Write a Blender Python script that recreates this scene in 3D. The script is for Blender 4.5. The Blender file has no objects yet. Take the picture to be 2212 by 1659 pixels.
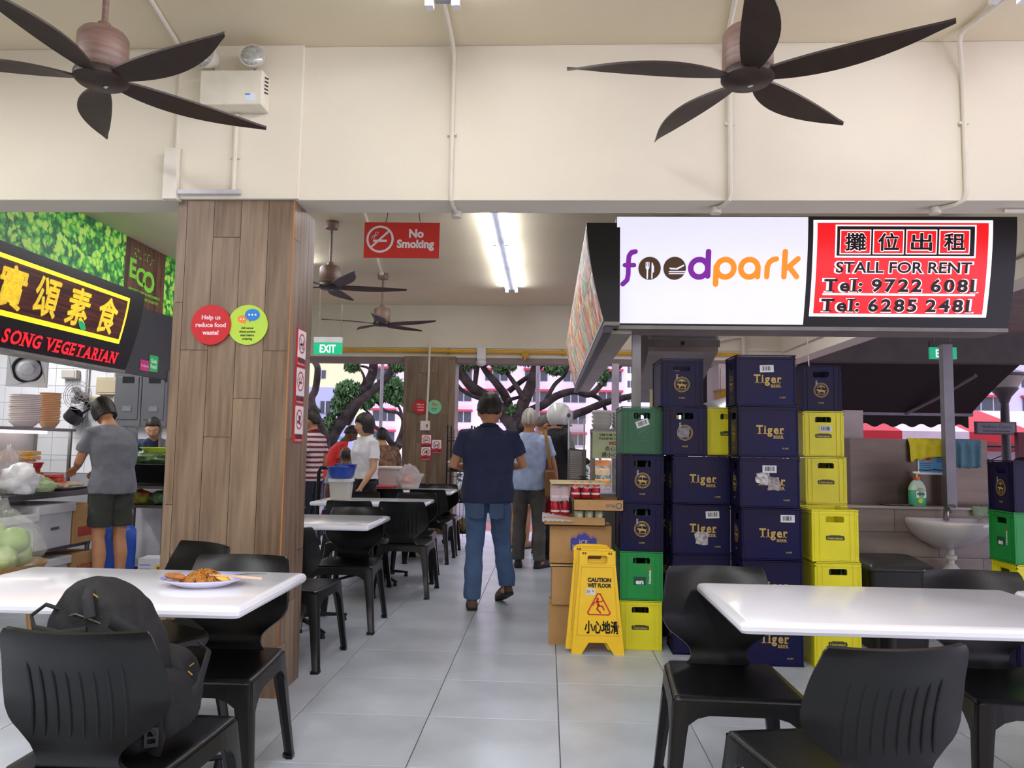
import bpy, bmesh, math, random
from math import sin, cos, pi, radians, sqrt, exp
from mathutils import Vector, Matrix, Euler, noise
C = bpy.context.scene.collection
SC = bpy.context.scene
rnd = random.Random(7)
# ------------------------------------------------------------------ camera
cam_d = bpy.data.cameras.new('camera'); cam = bpy.data.objects.new('camera', cam_d); C.objects.link(cam)
cam_d.sensor_width = 36.0; cam_d.lens = 36.0 * 1662 / 2212; cam_d.clip_start = .05; cam_d.clip_end = 300
cam.matrix_world = (Matrix.Translation((0, 0, 1.27)) @ Matrix.Rotation(radians(2.72), 4, 'Z')
                    @ Matrix.Rotation(pi/2 + radians(4.72), 4, 'X') @ Matrix.Rotation(.016, 4, 'Z'))
SC.camera = cam
# ------------------------------------------------------------------ world, colour, lamps out of frame
W = bpy.data.worlds.new('dusk_sky'); SC.world = W; W.use_nodes = True
nt = W.node_tree; nt.nodes.clear()
wo = nt.nodes.new('ShaderNodeOutputWorld'); bg = nt.nodes.new('ShaderNodeBackground')
bg.inputs[0].default_value = (.80, .74, .95, 1); bg.inputs[1].default_value = 2.2
nt.links.new(bg.outputs[0], wo.inputs[0])
SC.view_settings.view_transform = 'Standard'; SC.view_settings.look = 'None'
SC.view_settings.exposure = 0.1; SC.view_settings.gamma = 1.0; SC.view_settings.use_curve_mapping = False
def area(name, loc, sx, sy, e, col=(.985, .985, 1), rot=(0, 0, 0)):
    l = bpy.data.lights.new(name, 'AREA'); l.shape = 'RECTANGLE'; l.size = sx; l.size_y = sy; l.energy = e; l.color = col
    o = bpy.data.objects.new(name, l); C.objects.link(o); o.location = loc; o.rotation_euler = rot
    return o
TUBE_POWER = 34.0
area('unseen_ceiling_lamp', (-.5, -1.6, 3.3), .25, 4.5, 122)
area('unseen_ceiling_lamp', (-3.3, .6, 3.3), .25, 4.5, 120)
area('unseen_ceiling_lamp', (2.1, -1.6, 3.3), .25, 4.5, 72)
area('unseen_ceiling_lamp', (-5.6, 6.4, 2.9), .25, 3.2, 110)
area('unseen_ceiling_lamp', (1.9, 7.6, 3.34), .2, 3.4, 42)  # unseen lamp added in the kitchen to brighten the hood and inner beam
area('unseen_ceiling_lamp', (-6.0, 10.0, 2.9), .25, 2.2, 40)
# ------------------------------------------------------------------ materials
def lin(h):
    h = h.lstrip('#'); r = [int(h[i:i+2], 16)/255 for i in (0, 2, 4)]
    return tuple(x/12.92 if x <= .04045 else ((x+.055)/1.055)**2.4 for x in r)
def M(name, hexc, r=.5, met=0., v=.10, s=5., b=0., bs=60., em=0., al=1., tr=0., coat=0., st=(1, 1, 1), hex2=None, spec=.5, det=3.):
    m = bpy.data.materials.new(name); m.use_nodes = True
    t = m.node_tree; N = t.nodes; L = t.links; p = N['Principled BSDF']
    c = lin(hexc); c2 = lin(hex2) if hex2 else tuple(x*(1-v) for x in c); c1 = c if hex2 else tuple(min(1, x*(1+v)) for x in c)
    tc = N.new('ShaderNodeTexCoord'); mp = N.new('ShaderNodeMapping'); mp.inputs['Scale'].default_value = st
    L.new(tc.outputs['Object'], mp.inputs[0])
    n = N.new('ShaderNodeTexNoise'); n.inputs['Scale'].default_value = s; n.inputs['Detail'].default_value = det
    L.new(mp.outputs[0], n.inputs['Vector'])
    rp = N.new('ShaderNodeValToRGB'); rp.color_ramp.elements[0].position = .35; rp.color_ramp.elements[1].position = .65
    rp.color_ramp.elements[0].color = (*c2, 1); rp.color_ramp.elements[1].color = (*c1, 1)
    L.new(n.outputs['Fac'], rp.inputs[0]); L.new(rp.outputs[0], p.inputs['Base Color'])
    p.inputs['Roughness'].default_value = r; p.inputs['Metallic'].default_value = met
    p.inputs['Specular IOR Level'].default_value = spec
    if coat: p.inputs['Coat Weight'].default_value = coat; p.inputs['Coat Roughness'].default_value = .08
    if tr: p.inputs['Transmission Weight'].default_value = tr; p.inputs['IOR'].default_value = 1.15
    if al < 1: p.inputs['Alpha'].default_value = al
    if em:
        L.new(rp.outputs[0], p.inputs['Emission Color']); p.inputs['Emission Strength'].default_value = em
    if b:
        n2 = N.new('ShaderNodeTexNoise'); n2.inputs['Scale'].default_value = bs; n2.inputs['Detail'].default_value = 2
        L.new(mp.outputs[0], n2.inputs['Vector'])
        bp = N.new('ShaderNodeBump'); bp.inputs['Strength'].default_value = b; bp.inputs['Distance'].default_value = .01
        L.new(n2.outputs['Fac'], bp.inputs['Height']); L.new(bp.outputs[0], p.inputs['Normal'])
    return m
_mc = {}
def mt(hexc, r=.5, **k):
    key = (hexc, r, tuple(sorted(k.items())))
    if key not in _mc: _mc[key] = M('paint_' + hexc.lstrip('#') + '_%d' % len(_mc), hexc, r, **k)
    return _mc[key]
# ------------------------------------------------------------------ 2-D text outlines (builtin font, triangulated once per string)
_tmp = bpy.data.scenes.new('type_setting'); _tc = {}
def text_poly(s, bold=.0, space=1.0):
    k = (s, bold, space)
    if k in _tc: return _tc[k]
    cu = bpy.data.curves.new('type', 'FONT'); cu.body = s; cu.size = 1; cu.offset = bold; cu.resolution_u = 3; cu.space_character = space
    ob = bpy.data.objects.new('type', cu); _tmp.collection.objects.link(ob)
    vl = _tmp.view_layers[0]; vl.update(); dg = vl.depsgraph; dg.update()
    me = bpy.data.meshes.new_from_object(ob.evaluated_get(dg))
    vs = [(p.co.x, p.co.y) for p in me.vertices]; fs = [tuple(p.vertices) for p in me.polygons]
    bpy.data.objects.remove(ob); bpy.data.meshes.remove(me); bpy.data.curves.remove(cu)
    _tc[k] = (vs, fs); return _tc[k]
SLAB = {'T': [(.5, 0)], 'i': [(.5, 0)], 'r': [(.3, 0)], 'I': [(.5, 0), (.5, 1)], 'N': [(.1, 0), (.1, 1), (.9, 1)], 'V': [(.1, 1), (.9, 1)], 'E': [(.14, 0), (.14, 1)],
        'A': [(.08, 0), (.92, 0)], 'R': [(.14, 0), (.14, 1), (.92, 0)], 'B': [(.12, 0), (.12, 1)], 'l': [(.5, 0), (.5, 1)], '1': [(.62, 0)], '2': [], 'H': [(.1, 0), (.1, 1), (.9, 0), (.9, 1)]}
def serif_poly(s, bold):
    vs, fs, x = [], [], 0.
    for ch in s:
        if ch == ' ': x += .3; continue
        v, f = text_poly(ch, bold); x0 = min(a for a, b in v); x1 = max(a for a, b in v); o = len(vs)
        vs += [(a - x0 + x, b) for a, b in v]; fs += [tuple(i + o for i in g) for g in f]
        for fx, top in SLAB.get(ch, []):
            cx = x + fx*(x1 - x0); cy = max(b for a, b in v) if top else min(b for a, b in v)
            if ch == 'i' and top == 0: cy = min(b for a, b in v)
            h = -.07 if top else .07; o = len(vs); w = .17 + bold
            vs += [(cx - w, cy), (cx + w, cy), (cx + w, cy + h), (cx - w, cy + h)]
            fs.append((o, o+1, o+2, o+3) if h > 0 else (o, o+3, o+2, o+1))
        x += x1 - x0 + .09 + bold
    return vs, fs
# ------------------------------------------------------------------ mesh builder
FRONT = lambda u, w, o=0.: (u, -o, w)                                # flat print on a face that looks along -y
class MB:
    def __init__(s): s.v = []; s.f = []; s.m = []
    def add(s, vs, fs, mi=0):
        o = len(s.v); s.v += [tuple(p) for p in vs]
        for f in fs: s.f.append(tuple(i + o for i in f)); s.m.append(mi)
        return s
    def box(s, c, d, mi=0, rot=None, tap=1.):
        x, y, z = (q/2 for q in d)
        vs = [Vector((a*x*(tap if k > 0 else 1), b*y*(tap if k > 0 else 1), k*z)) for k in (-1, 1) for a, b in ((-1, -1), (1, -1), (1, 1), (-1, 1))]
        if rot: e = Euler(rot).to_matrix(); vs = [e @ p for p in vs]
        c = Vector(c)
        return s.add([p + c for p in vs], [(3, 2, 1, 0), (4, 5, 6, 7), (0, 1, 5, 4), (1, 2, 6, 5), (2, 3, 7, 6), (3, 0, 4, 7)], mi)
    def bx(s, x0, x1, y0, y1, z0, z1, mi=0): return s.box(((x0+x1)/2, (y0+y1)/2, (z0+z1)/2), (abs(x1-x0), abs(y1-y0), abs(z1-z0)), mi)
    def loft(s, rings, mi=0, cap=True, close=False):
        n = len(rings[0]); o = len(s.v); vs = [p for r in rings for p in r]; fs = []
        k = len(rings)
        for i in range(k if close else k - 1):
            a, b = i*n, ((i+1) % k)*n
            for j in range(n): fs.append((a+j, a+(j+1) % n, b+(j+1) % n, b+j))
        if cap and not close: fs.append(tuple(range(n-1, -1, -1))); fs.append(tuple((k-1)*n + j for j in range(n)))
        return s.add(vs, fs, mi)
    def tube(s, pts, rad, n=8, mi=0, cap=True, close=False, flat=None):
        pts = [Vector(p) for p in pts]; k = len(pts)
        if not hasattr(rad, '__len__'): rad = [rad]*k
        rings = []; up = None
        for i in range(k):
            if close: t = pts[(i+1) % k] - pts[i-1]
            else: t = pts[min(i+1, k-1)] - pts[max(i-1, 0)]
            if t.length < 1e-9: t = Vector((0, 0, 1))
            t.normalize()
            if up is None:
                up = Vector((0, 0, 1)) if abs(t.z) < .95 else Vector((0, 1, 0))
            a = t.cross(up)
            if a.length < 1e-6: a = t.orthogonal()
            a.normalize(); bb = a.cross(t).normalized(); up = bb
            rx, ry = rad[i] if hasattr(rad[i], '__len__') else (rad[i], rad[i])
            rings.append([pts[i] + a*(rx*cos(2*pi*j/n)) + bb*(ry*sin(2*pi*j/n)) for j in range(n)])
        return s.loft(rings, mi, cap, close)
    def cyl(s, p0, p1, r0, r1=None, n=14, mi=0): return s.tube([p0, p1], [r0, r0 if r1 is None else r1], n, mi)
    def lathe(s, prof, n=24, mi=0, c=(0, 0, 0), cap=True, sx=1., sy=1.):
        rings = [[(c[0] + sx*r*cos(2*pi*j/n), c[1] + sy*r*sin(2*pi*j/n), c[2] + z) for j in range(n)] for r, z in prof]
        return s.loft(rings, mi, cap)
    def ell(s, c, r, nu=16, nv=10, mi=0, fn=None, rot=None):
        rings = []; e = Euler(rot).to_matrix() if rot else None; c = Vector(c)
        for i in range(1, nv):
            th = pi*i/nv; row = []
            for j in range(nu):
                ph = 2*pi*j/nu; d = Vector((sin(th)*cos(ph), sin(th)*sin(ph), -cos(th)))
                p = Vector((d.x*r[0], d.y*r[1], d.z*r[2]))
                if fn: p = fn(p, d)
                if e: p = e @ p
                row.append(c + p)
            rings.append(row)
        return s.loft(rings, mi)
    def grid(s, fn, nu, nv, mi=0, cu=False):
        vs = [fn(i/nu, j/nv) for i in range(nu + (0 if cu else 1)) for j in range(nv + 1)]; w = nv + 1; fs = []
        tot = nu if cu else nu + 1
        for i in range(nu):
            for j in range(nv):
                a, b = i*w + j, ((i+1) % tot)*w + j
                fs.append((a, b, b+1, a+1))
        return s.add(vs, fs, mi)
    def slab(s, fn, nu, nv, t, mi=0):                                 # a curved sheet with thickness; fn(u,v) -> (point, normal)
        A = [[fn(i/nu, j/nv) for j in range(nv+1)] for i in range(nu+1)]; o = len(s.v); w = nv + 1; K = (nu+1)*w
        vs = [Vector(a[0]) for r in A for a in r] + [Vector(a[0]) - Vector(a[1])*t for r in A for a in r]; fs = []
        for i in range(nu):
            for j in range(nv):
                a, b = i*w + j, (i+1)*w + j
                fs.append((a, b, b+1, a+1)); fs.append((K+a, K+a+1, K+b+1, K+b))
        for i in range(nu): fs.append((i*w, K+i*w, K+(i+1)*w, (i+1)*w)); fs.append((i*w+nv, (i+1)*w+nv, K+(i+1)*w+nv, K+i*w+nv))
        for j in range(nv): fs.append((j, j+1, K+j+1, K+j)); fs.append((nu*w+j, K+nu*w+j, K+nu*w+j+1, nu*w+j+1))
        return s.add(vs, fs, mi)
    def prism(s, poly, t, mp=None, mi=0):                             # outline extruded t behind the mapped face
        mp = mp or FRONT; n = len(poly)
        vs = [mp(u, w, 0.) for u, w in poly] + [mp(u, w, -t) for u, w in poly]
        return s.add(vs, [tuple(range(n)), tuple(range(2*n-1, n-1, -1))] + [(j, n+j, n+(j+1) % n, (j+1) % n) for j in range(n)], mi)
    def holed(s, outer, inner, t, mp=None, mi=0):                     # plate with a hole; both outlines have the same count
        mp = mp or FRONT; n = len(outer)
        vs = [mp(u, w, 0.) for u, w in outer] + [mp(u, w, 0.) for u, w in inner] + [mp(u, w, -t) for u, w in outer] + [mp(u, w, -t) for u, w in inner]; fs = []
        for j in range(n):
            k = (j+1) % n
            fs += [(j, k, n+k, n+j), (2*n+j, 3*n+j, 3*n+k, 2*n+k), (j, 2*n+j, 2*n+k, k), (n+j, n+k, 3*n+k, 3*n+j)]
        return s.add(vs, fs, mi)
    def flat(s, poly, mp=None, off=.0012, mi=0):
        mp = mp or FRONT
        return s.add([mp(u, w, off) for u, w in poly], [tuple(range(len(poly)))], mi)
    def disc(s, c, r, mp=None, off=.0012, mi=0, n=28, ry=None): return s.flat([(c[0] + r*cos(2*pi*j/n), c[1] + (ry or r)*sin(2*pi*j/n)) for j in range(n)], mp, off, mi)
    def ring(s, c, r0, r1, mp=None, off=.0014, mi=0, n=28):
        mp = mp or FRONT
        vs = [mp(c[0] + r*cos(2*pi*j/n), c[1] + r*sin(2*pi*j/n), off) for r in (r1, r0) for j in range(n)]
        return s.add(vs, [(j, (j+1) % n, n+(j+1) % n, n+j) for j in range(n)], mi)
    def stroke(s, pts, w, mp=None, off=.0014, mi=0, cap=True, step=None):
        mp = mp or FRONT; n = 10
        for i in range(len(pts)-1):
            (x0, y0), (x1, y1) = pts[i], pts[i+1]; L = sqrt((x1-x0)**2 + (y1-y0)**2) or 1e-6; nx, ny = -(y1-y0)/L*w/2, (x1-x0)/L*w/2
            s.add([mp(x0-nx, y0-ny, off), mp(x1-nx, y1-ny, off), mp(x1+nx, y1+ny, off), mp(x0+nx, y0+ny, off)], [(0, 1, 2, 3)], mi)
        if cap:
            for q in pts: s.disc(q, w/2, mp, off, mi, n)
        return s
    def text(s, t, h, c=(0, 0), mp=None, bold=.01, off=.0014, mi=0, al='c', serif=False, slant=0., space=1., fit=None, sy=1.):
        mp = mp or FRONT; wide = any(ord(q) > 0x2e00 for q in t)
        vs, fs = serif_poly(t, bold) if serif else text_poly(t, .0 if wide else bold, space)
        if wide and bold > .004:
            n0 = len(vs); b_ = bold*.8; V0 = list(vs); F0 = list(fs); vs, fs = [], []
            for k, (dx, dy) in enumerate([(0, 0)] + [(b_*cos(pi*j/4), b_*sin(pi*j/4)) for j in range(8)]):
                vs += [(a + dx, b + dy) for a, b in V0]; fs += [tuple(i + k*n0 for i in f) for f in F0]
        if not vs: return s
        k = h/.73; x0 = min(a for a, b in vs); x1 = max(a for a, b in vs); sx = k
        if fit: sx = fit/(x1 - x0)
        ox = {'c': (x0+x1)/2, 'l': x0, 'r': x1}[al]
        if any(ord(q) > 0x2e00 for q in t): b0 = min(b for a, b in vs); b1 = max(b for a, b in vs); oy = (b0+b1)/2
        else: oy = .365
        return s.add([mp(c[0] + (a - ox)*sx + slant*(b - oy)*k, c[1] + (b - oy)*k*sy, off) for a, b in vs], fs, mi)
    def build(s, name, mats=None, parent=None, smooth=True, loc=None, rot=None, bevel=0., kind=None, ang=40, remesh=0., seg=2, sub=0, disp=0.):
        me = bpy.data.meshes.new(name); me.from_pydata(s.v, [], s.f)
        mats = mats if isinstance(mats, (list, tuple)) else [mats]
        for q in mats: me.materials.append(q)
        if len(mats) > 1: me.polygons.foreach_set('material_index', [min(i, len(mats)-1) for i in s.m])
        me.update()
        if smooth:
            me.polygons.foreach_set('use_smooth', [True]*len(me.polygons))
            if not remesh and not sub: me.set_sharp_from_angle(angle=radians(ang))
        o = bpy.data.objects.new(name, me); C.objects.link(o)
        if loc: o.location = loc
        if rot: o.rotation_euler = rot
        if parent: o.parent = parent
        if kind: o['kind'] = kind
        if bevel:
            md = o.modifiers.new('soft_edges', 'BEVEL'); md.width = bevel; md.segments = seg; md.limit_method = 'ANGLE'; md.angle_limit = radians(35)
            md.harden_normals = False
        if remesh:
            md = o.modifiers.new('one_skin', 'REMESH'); md.mode = 'VOXEL'; md.voxel_size = remesh; md.use_smooth_shade = True
            sm = o.modifiers.new('ease', 'SMOOTH'); sm.factor = .5; sm.iterations = 3
            if disp:
                tx = bpy.data.textures.new('folds', 'CLOUDS'); tx.noise_scale = .09; tx.noise_depth = 1
                d = o.modifiers.new('folds', 'DISPLACE'); d.texture = tx; d.strength = disp; d.mid_level = .5; d.texture_coords = 'LOCAL'
        if sub:
            md = o.modifiers.new('round', 'SUBSURF'); md.levels = sub; md.render_levels = sub
        return o
def thing(name, label, cat, loc=(0, 0, 0), rz=0., group=None):
    o = bpy.data.objects.new(name, None); C.objects.link(o); o.location = loc; o.rotation_euler = (0, 0, rz)
    o.empty_display_size = .1
    return tag(o, label, cat, group)
def tag(o, label, cat, group=None):
    o['label'] = label; o['category'] = cat
    if group: o['group'] = group
    return o
def structure(o): o['kind'] = 'structure'; return o
def dup(root, loc=None, rz=None, label=None, group=None, parent=None):
    r = root.copy(); C.objects.link(r)
    if parent: r.parent = parent
    if loc is not None: r.location = loc
    if rz is not None: r.rotation_euler = (0, 0, rz)
    if label: r['label'] = label
    if group: r['group'] = group
    for ch in root.children:
        c = ch.copy(); C.objects.link(c); c.parent = r
        for g in ch.children: d = g.copy(); C.objects.link(d); d.parent = c
    return r
def arc(cx, cy, r, a0, a1, n): return [(cx + r*cos(radians(a0 + (a1-a0)*i/n)), cy + r*sin(radians(a0 + (a1-a0)*i/n))) for i in range(n+1)]
def rrect(x0, x1, y0, y1, r, n=4):
    return arc(x1-r, y0+r, r, -90, 0, n) + arc(x1-r, y1-r, r, 0, 90, n) + arc(x0+r, y1-r, r, 90, 180, n) + arc(x0+r, y0+r, r, 180, 270, n)
def rsq(x0, x1, y0, y1, n=4):                                         # rectangle with as many points as rrect, for holed()
    out = []
    for (x, y) in ((x1, y0), (x1, y1), (x0, y1), (x0, y0)): out += [(x, y)]*(n+1)
    return out
# shared materials
PLASTER = M('cream_wall_paint', '#e4dcca', .85, v=.03, s=1.5, b=.08, bs=90)
CEILING = M('ceiling_paint', '#e2d6b8', .9, v=.03, s=1.0, b=.12, bs=120)
SOFFIT = M('header_paint', '#8d7f7c', .8, v=.05)
GROUT = M('tile_grout', '#55575b', .9, v=.1)
TILE = M('grey_floor_tile', '#c4ccd8', .30, v=.05, s=2.6, hex2='#b0b8c2', b=.03, bs=25, det=6)
WOODS = [M('wood_look_tile_%d' % i, h, .42, s=3.2, st=(9, 9, .7), hex2=h2, det=8) for i, (h, h2) in enumerate([('#8b7560', '#6d5845'), ('#826c57', '#634f3d'), ('#937d66', '#74604c')])]
BLACKP = M('black_chair_plastic', '#070708', .33, v=.12, b=.06, bs=260, spec=.38)
WHITETOP = M('white_laminate', '#f4f5fd', .16, v=.012, coat=.35)
STEEL = M('stainless_steel', '#8f8d8c', .34, met=1., v=.08, st=(1, 1, 14), s=3)
STEELD = M('dull_steel', '#6f6a69', .45, met=.9, v=.12, s=4)
DARKM = M('black_steel', '#1b1c1f', .45, met=.4)
WPIPE = M('painted_pipe', '#ddd6c6', .6, v=.03)
BLACKS = M('black_sign_box', '#151316', .5, v=.1)
WHITEP = M('white_plastic', '#dfdfe2', .4, v=.03)
CARD = M('brown_cardboard', '#b28a58', .85, v=.06, s=9)
SKIN = M('skin', '#b9835f', .55, v=.06, s=14)
SKIND = M('dark_skin', '#6b4632', .5, v=.08, s=14)
SKINL = M('light_skin', '#d0a07f', .55, v=.05, s=14)
GOLD = M('gold_print', '#b79a4c', .55, v=.06)
# ================================================================== the setting
fl = structure(MB().bx(-9, 4.2, -4, 11.7, -.15, -.004).build('floor', GROUT, smooth=False))
tm = MB().box((0, 0, -.004), (.609, .574, .012)).build('tile', TILE, fl, smooth=False, bevel=.0015, seg=1)
tiles = [(i, j) for i in range(-8, 6) for j in range(-5, 14)]
for n, (i, j) in enumerate(tiles):
    o = tm if n == 0 else tm.copy()
    if n: C.objects.link(o); o.parent = fl
    o.location = (.0667 + .613*(i + .5), 3.72 + .577*(j + .5), rnd.uniform(-.0006, .0006))
structure(MB().bx(-9, 4.2, -4, 11.75, 3.39, 3.6).build('ceiling', CEILING, smooth=False))
def tiled(name, m, planks):                                          # planks: (cx,cy,cz,dx,dy,dz,material)
    pass
o = structure(MB().bx(-9, 4.2, 3.9, 4.12, 2.55, 3.39).bx(-1.99, -1.32, 3.878, 3.9, 2.55, 3.39).build('wall_front_beam', PLASTER, smooth=False, bevel=.004))
structure(MB().bx(3.4, 3.64, 4.12, 11.4, 2.55, 3.39).build('wall_right_beam', PLASTER, smooth=False))
structure(MB().bx(-9, 3.64, 11.4, 11.7, 2.6, 3.39).bx(-9, 3.64, 11.37, 11.4, 2.74, 2.79).build('wall_far_beam', PLASTER, smooth=False))
structure(MB().bx(-9, 3.64, 11.42, 11.68, 2.52, 2.6).build('trim_1', SOFFIT, smooth=False))
structure(MB().bx(-9, 4.2, -4.2, -4, 0, 3.39).build('wall_back', PLASTER, smooth=False))
structure(MB().bx(-9.2, -9, -4, 11.7, 0, 3.39).build('wall_left', PLASTER, smooth=False))
def pillar(name, x0, x1, y0, y1, z1, wd, kmax):
    col = structure(MB().bx(x0+.012, x1-.012, y0+.012, y1-.012, 0, z1).build(name, mt('#cfc2b0', .9), smooth=False))
    col.name = name
    def face(a0, a1, place, off):
        a = a0 + off - wd; i = 0
        while a < a1 - 1e-4:
            s0, s1 = max(a, a0), min(a + wd, a1); z = -rnd.choice([.1, .35, .6, .8]); i += 1
            if s1 - s0 > .008:
                while z < z1:
                    b0, b1 = max(z, 0), min(z + 1.05, z1)
                    if b1 - b0 > .02:
                        p, d = place((s0+s1)/2, (b0+b1)/2, s1-s0-.0028, b1-b0-.0028)
                        MB().box((0, 0, 0), d).build('plank', rnd.choice(WOODS), col, smooth=False, loc=p)
                    z += 1.05
            a += wd
    t = .012
    face(x0, x1, lambda s, z, w, h: ((s, y0+t/2, z), (w, t, h)), .05)
    face(y0, y1, lambda s, z, w, h: ((x1-t/2, s, z), (t, w, h)), .11)
    face(y0, y1, lambda s, z, w, h: ((x0+t/2, s, z), (t, w, h)), .11)
    return col
pillar('wall_near_column', -1.97, -1.345, 3.9, 4.26, 2.548, .146, 99)
pillar('wall_far_column', -2.136, -1.374, 11.25, 11.7, 2.598, .155, 99)
# copper edge trim of the near column
structure(MB().bx(-1.349, -1.342, 3.896, 3.903, 0, 2.548).build('trim_2', mt('#a8713f', .4), smooth=False))
# left fascia: printed hedge paper, wood panel
def hedge_mat():
    m = bpy.data.materials.new('hedge_print'); m.use_nodes = True; t = m.node_tree; N = t.nodes; L = t.links; p = N['Principled BSDF']
    tc = N.new('ShaderNodeTexCoord'); n = N.new('ShaderNodeTexNoise'); n.inputs['Scale'].default_value = 9
    L.new(tc.outputs['Object'], n.inputs['Vector'])
    mx = N.new('ShaderNodeVectorMath'); mx.operation = 'MULTIPLY_ADD'; mx.inputs[1].default_value = (.12, .12, .12)
    L.new(n.outputs['Color'], mx.inputs[0]); L.new(tc.outputs['Object'], mx.inputs[2])
    v = N.new('ShaderNodeTexVoronoi'); v.inputs['Scale'].default_value = 17; L.new(mx.outputs[0], v.inputs['Vector'])
    sp = N.new('ShaderNodeSeparateColor'); L.new(v.outputs['Color'], sp.inputs[0])
    n2 = N.new('ShaderNodeTexNoise'); n2.inputs['Scale'].default_value = 5; L.new(tc.outputs['Object'], n2.inputs['Vector'])
    ad = N.new('ShaderNodeMath'); ad.operation = 'ADD'; L.new(sp.outputs[0], ad.inputs[0]); L.new(n2.outputs['Fac'], ad.inputs[1])
    sb = N.new('ShaderNodeMath'); sb.operation = 'SUBTRACT'; L.new(ad.outputs[0], sb.inputs[0]); L.new(v.outputs['Distance'], sb.inputs[1])
    r = N.new('ShaderNodeValToRGB'); e = r.color_ramp.elements
    e[0].position = .12; e[0].color = (*lin('#2a6a3a'), 1); e[1].position = .95; e[1].color = (*lin('#c8f56a'), 1)
    q = e.new(.38); q.color = (*lin('#3fae48'), 1); q = e.new(.62); q.color = (*lin('#74d84a'), 1)
    L.new(sb.outputs[0], r.inputs[0]); L.new(r.outputs[0], p.inputs['Base Color']); p.inputs['Roughness'].default_value = .5
    L.new(r.outputs[0], p.inputs['Emission Color']); p.inputs['Emission Strength'].default_value = .0
    return m
HEDGE = hedge_mat()
DWOOD = M('dark_plank_print', '#74503e', .55, s=4, st=(1, 7, .5), hex2='#3a241c', det=6)
structure(MB().bx(-4.5, -4.37, 4.12, 7.6, 2.55, 3.388).build('wall_left_fascia', HEDGE, smooth=False))
structure(MB().bx(-4.5, -4.37, 8.42, 11.4, 2.55, 3.388).build('wall_left_fascia_far', HEDGE, smooth=False))
eco = structure(MB().bx(-4.5, -4.37, 7.6, 8.42, 2.55, 3.388).build('wall_left_sign_panel', DWOOD, smooth=False))
LEFTW = lambda x: (lambda u, w, o=0.: (x + o, u, w))                 # print on a face that looks along +x; u runs along +y
mp = LEFTW(-4.37); t = MB()
t.text('E', .20, (7.755, 3.09), mp, bold=.035).text('C', .19, (7.91, 3.03), mp, bold=.03).text('O', .22, (8.08, 3.01), mp, bold=.04)
for k in range(26): t.disc((7.78 + .38*rnd.random(), 3.2 + .1*rnd.random()), .004 + .007*rnd.random(), mp, n=7)
t.text('PROTECT THE ENVIRONMENT.', .03, (8.02, 2.86), mp, bold=.02, fit=.66).text('DEFEND THE COUNTRY.', .03, (8.06, 2.80), mp, bold=.02, fit=.5)
t.build('lettering', mt('#7fd23c', .5), eco, smooth=False)
# white tiled partition at the end of the left stall
part_w = structure(MB().bx(-8, -4.3, 8.65, 8.75, 0, 2.75).build('wall_stall_partition', mt('#8e8d93', .9), smooth=False))
tl = MB().box((0, 0, 0), (.196, .008, .196)).build('tile', mt('#dcdce2', .25, v=.02), part_w, smooth=False); k = 0
for i in range(18):
    for j in range(7):
        o = tl if k == 0 else tl.copy()
        if k: C.objects.link(o); o.parent = part_w
        k += 1; o.location = (-4.41 - .2*i, 8.647, 1.0 + .2*j)
# outside ground and an added roof slab that keeps sky light off the basin wall
structure(MB().bx(3.66, 9.5, -2, 11.34, 3.02, 3.12).build('ceiling_sky_block', mt('#8a8078', .9), smooth=False))
structure(MB().bx(-60, 60, 11.7, 13.4, -.2, -.03).build('floor_kerb_walk', mt('#a86a63', .8, v=.1), smooth=False))
structure(MB().bx(-60, 60, 13.4, 90, -.3, -.06).build('floor_outside', mt('#6d6a70', .9, v=.15), smooth=False))
structure(MB().bx(3.65, 40, 4.0, 11.7, -.2, -.03).build('floor_side_walk', mt('#8c8488', .85, v=.1), smooth=False))
# ================================================================== ceiling fixtures
TUBE = M('lit_tube', '#f4f6ff', .4, v=0, em=TUBE_POWER)
def tube_light(x, y0, n, label):
    t = thing('fluorescent_light', label, 'ceiling light', (x, y0, 3.39), 0, 'fluorescent lights')
    L = 1.2*n
    MB().bx(-.035, .035, 0, L, -.045, 0).build('housing', mt('#5e6068', .6), t, smooth=False)
    for s in (-1, 1):
        for k in range(n):
            MB().cyl((s*.062, 1.2*k + .03, -.055), (s*.062, 1.2*k + 1.17, -.055), .016, n=8).build('tube', TUBE, t)
        for k in range(n+1): MB().box((s*.062, min(max(1.2*k, .02), L-.02), -.052), (.038, .045, .05)).build('lamp_holder', WHITEP, t, smooth=False)
    return t
tube_light(-.5, 6.45, 3, 'twin fluorescent tubes in a row of three on the ceiling beyond the beam')
tube_light(-2.9, 6.35, 2, 'twin fluorescent tubes on the ceiling behind the near wooden column')
tube_light(-.515, 1.04, 2, 'twin fluorescent tubes ending at the top edge above the centre pipe')
tube_light(2.06, 2.24, 1, 'twin fluorescent tubes in the top corner above the pipe on the red sign side')
FANM = M('fan_blade_brown', '#35261f', .5, v=.2, s=3, st=(1, 6, 1))
FANH = M('fan_motor_wood_print', '#84695f', .45, s=5, st=(1, 1, 9), hex2='#6a5047')
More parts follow.
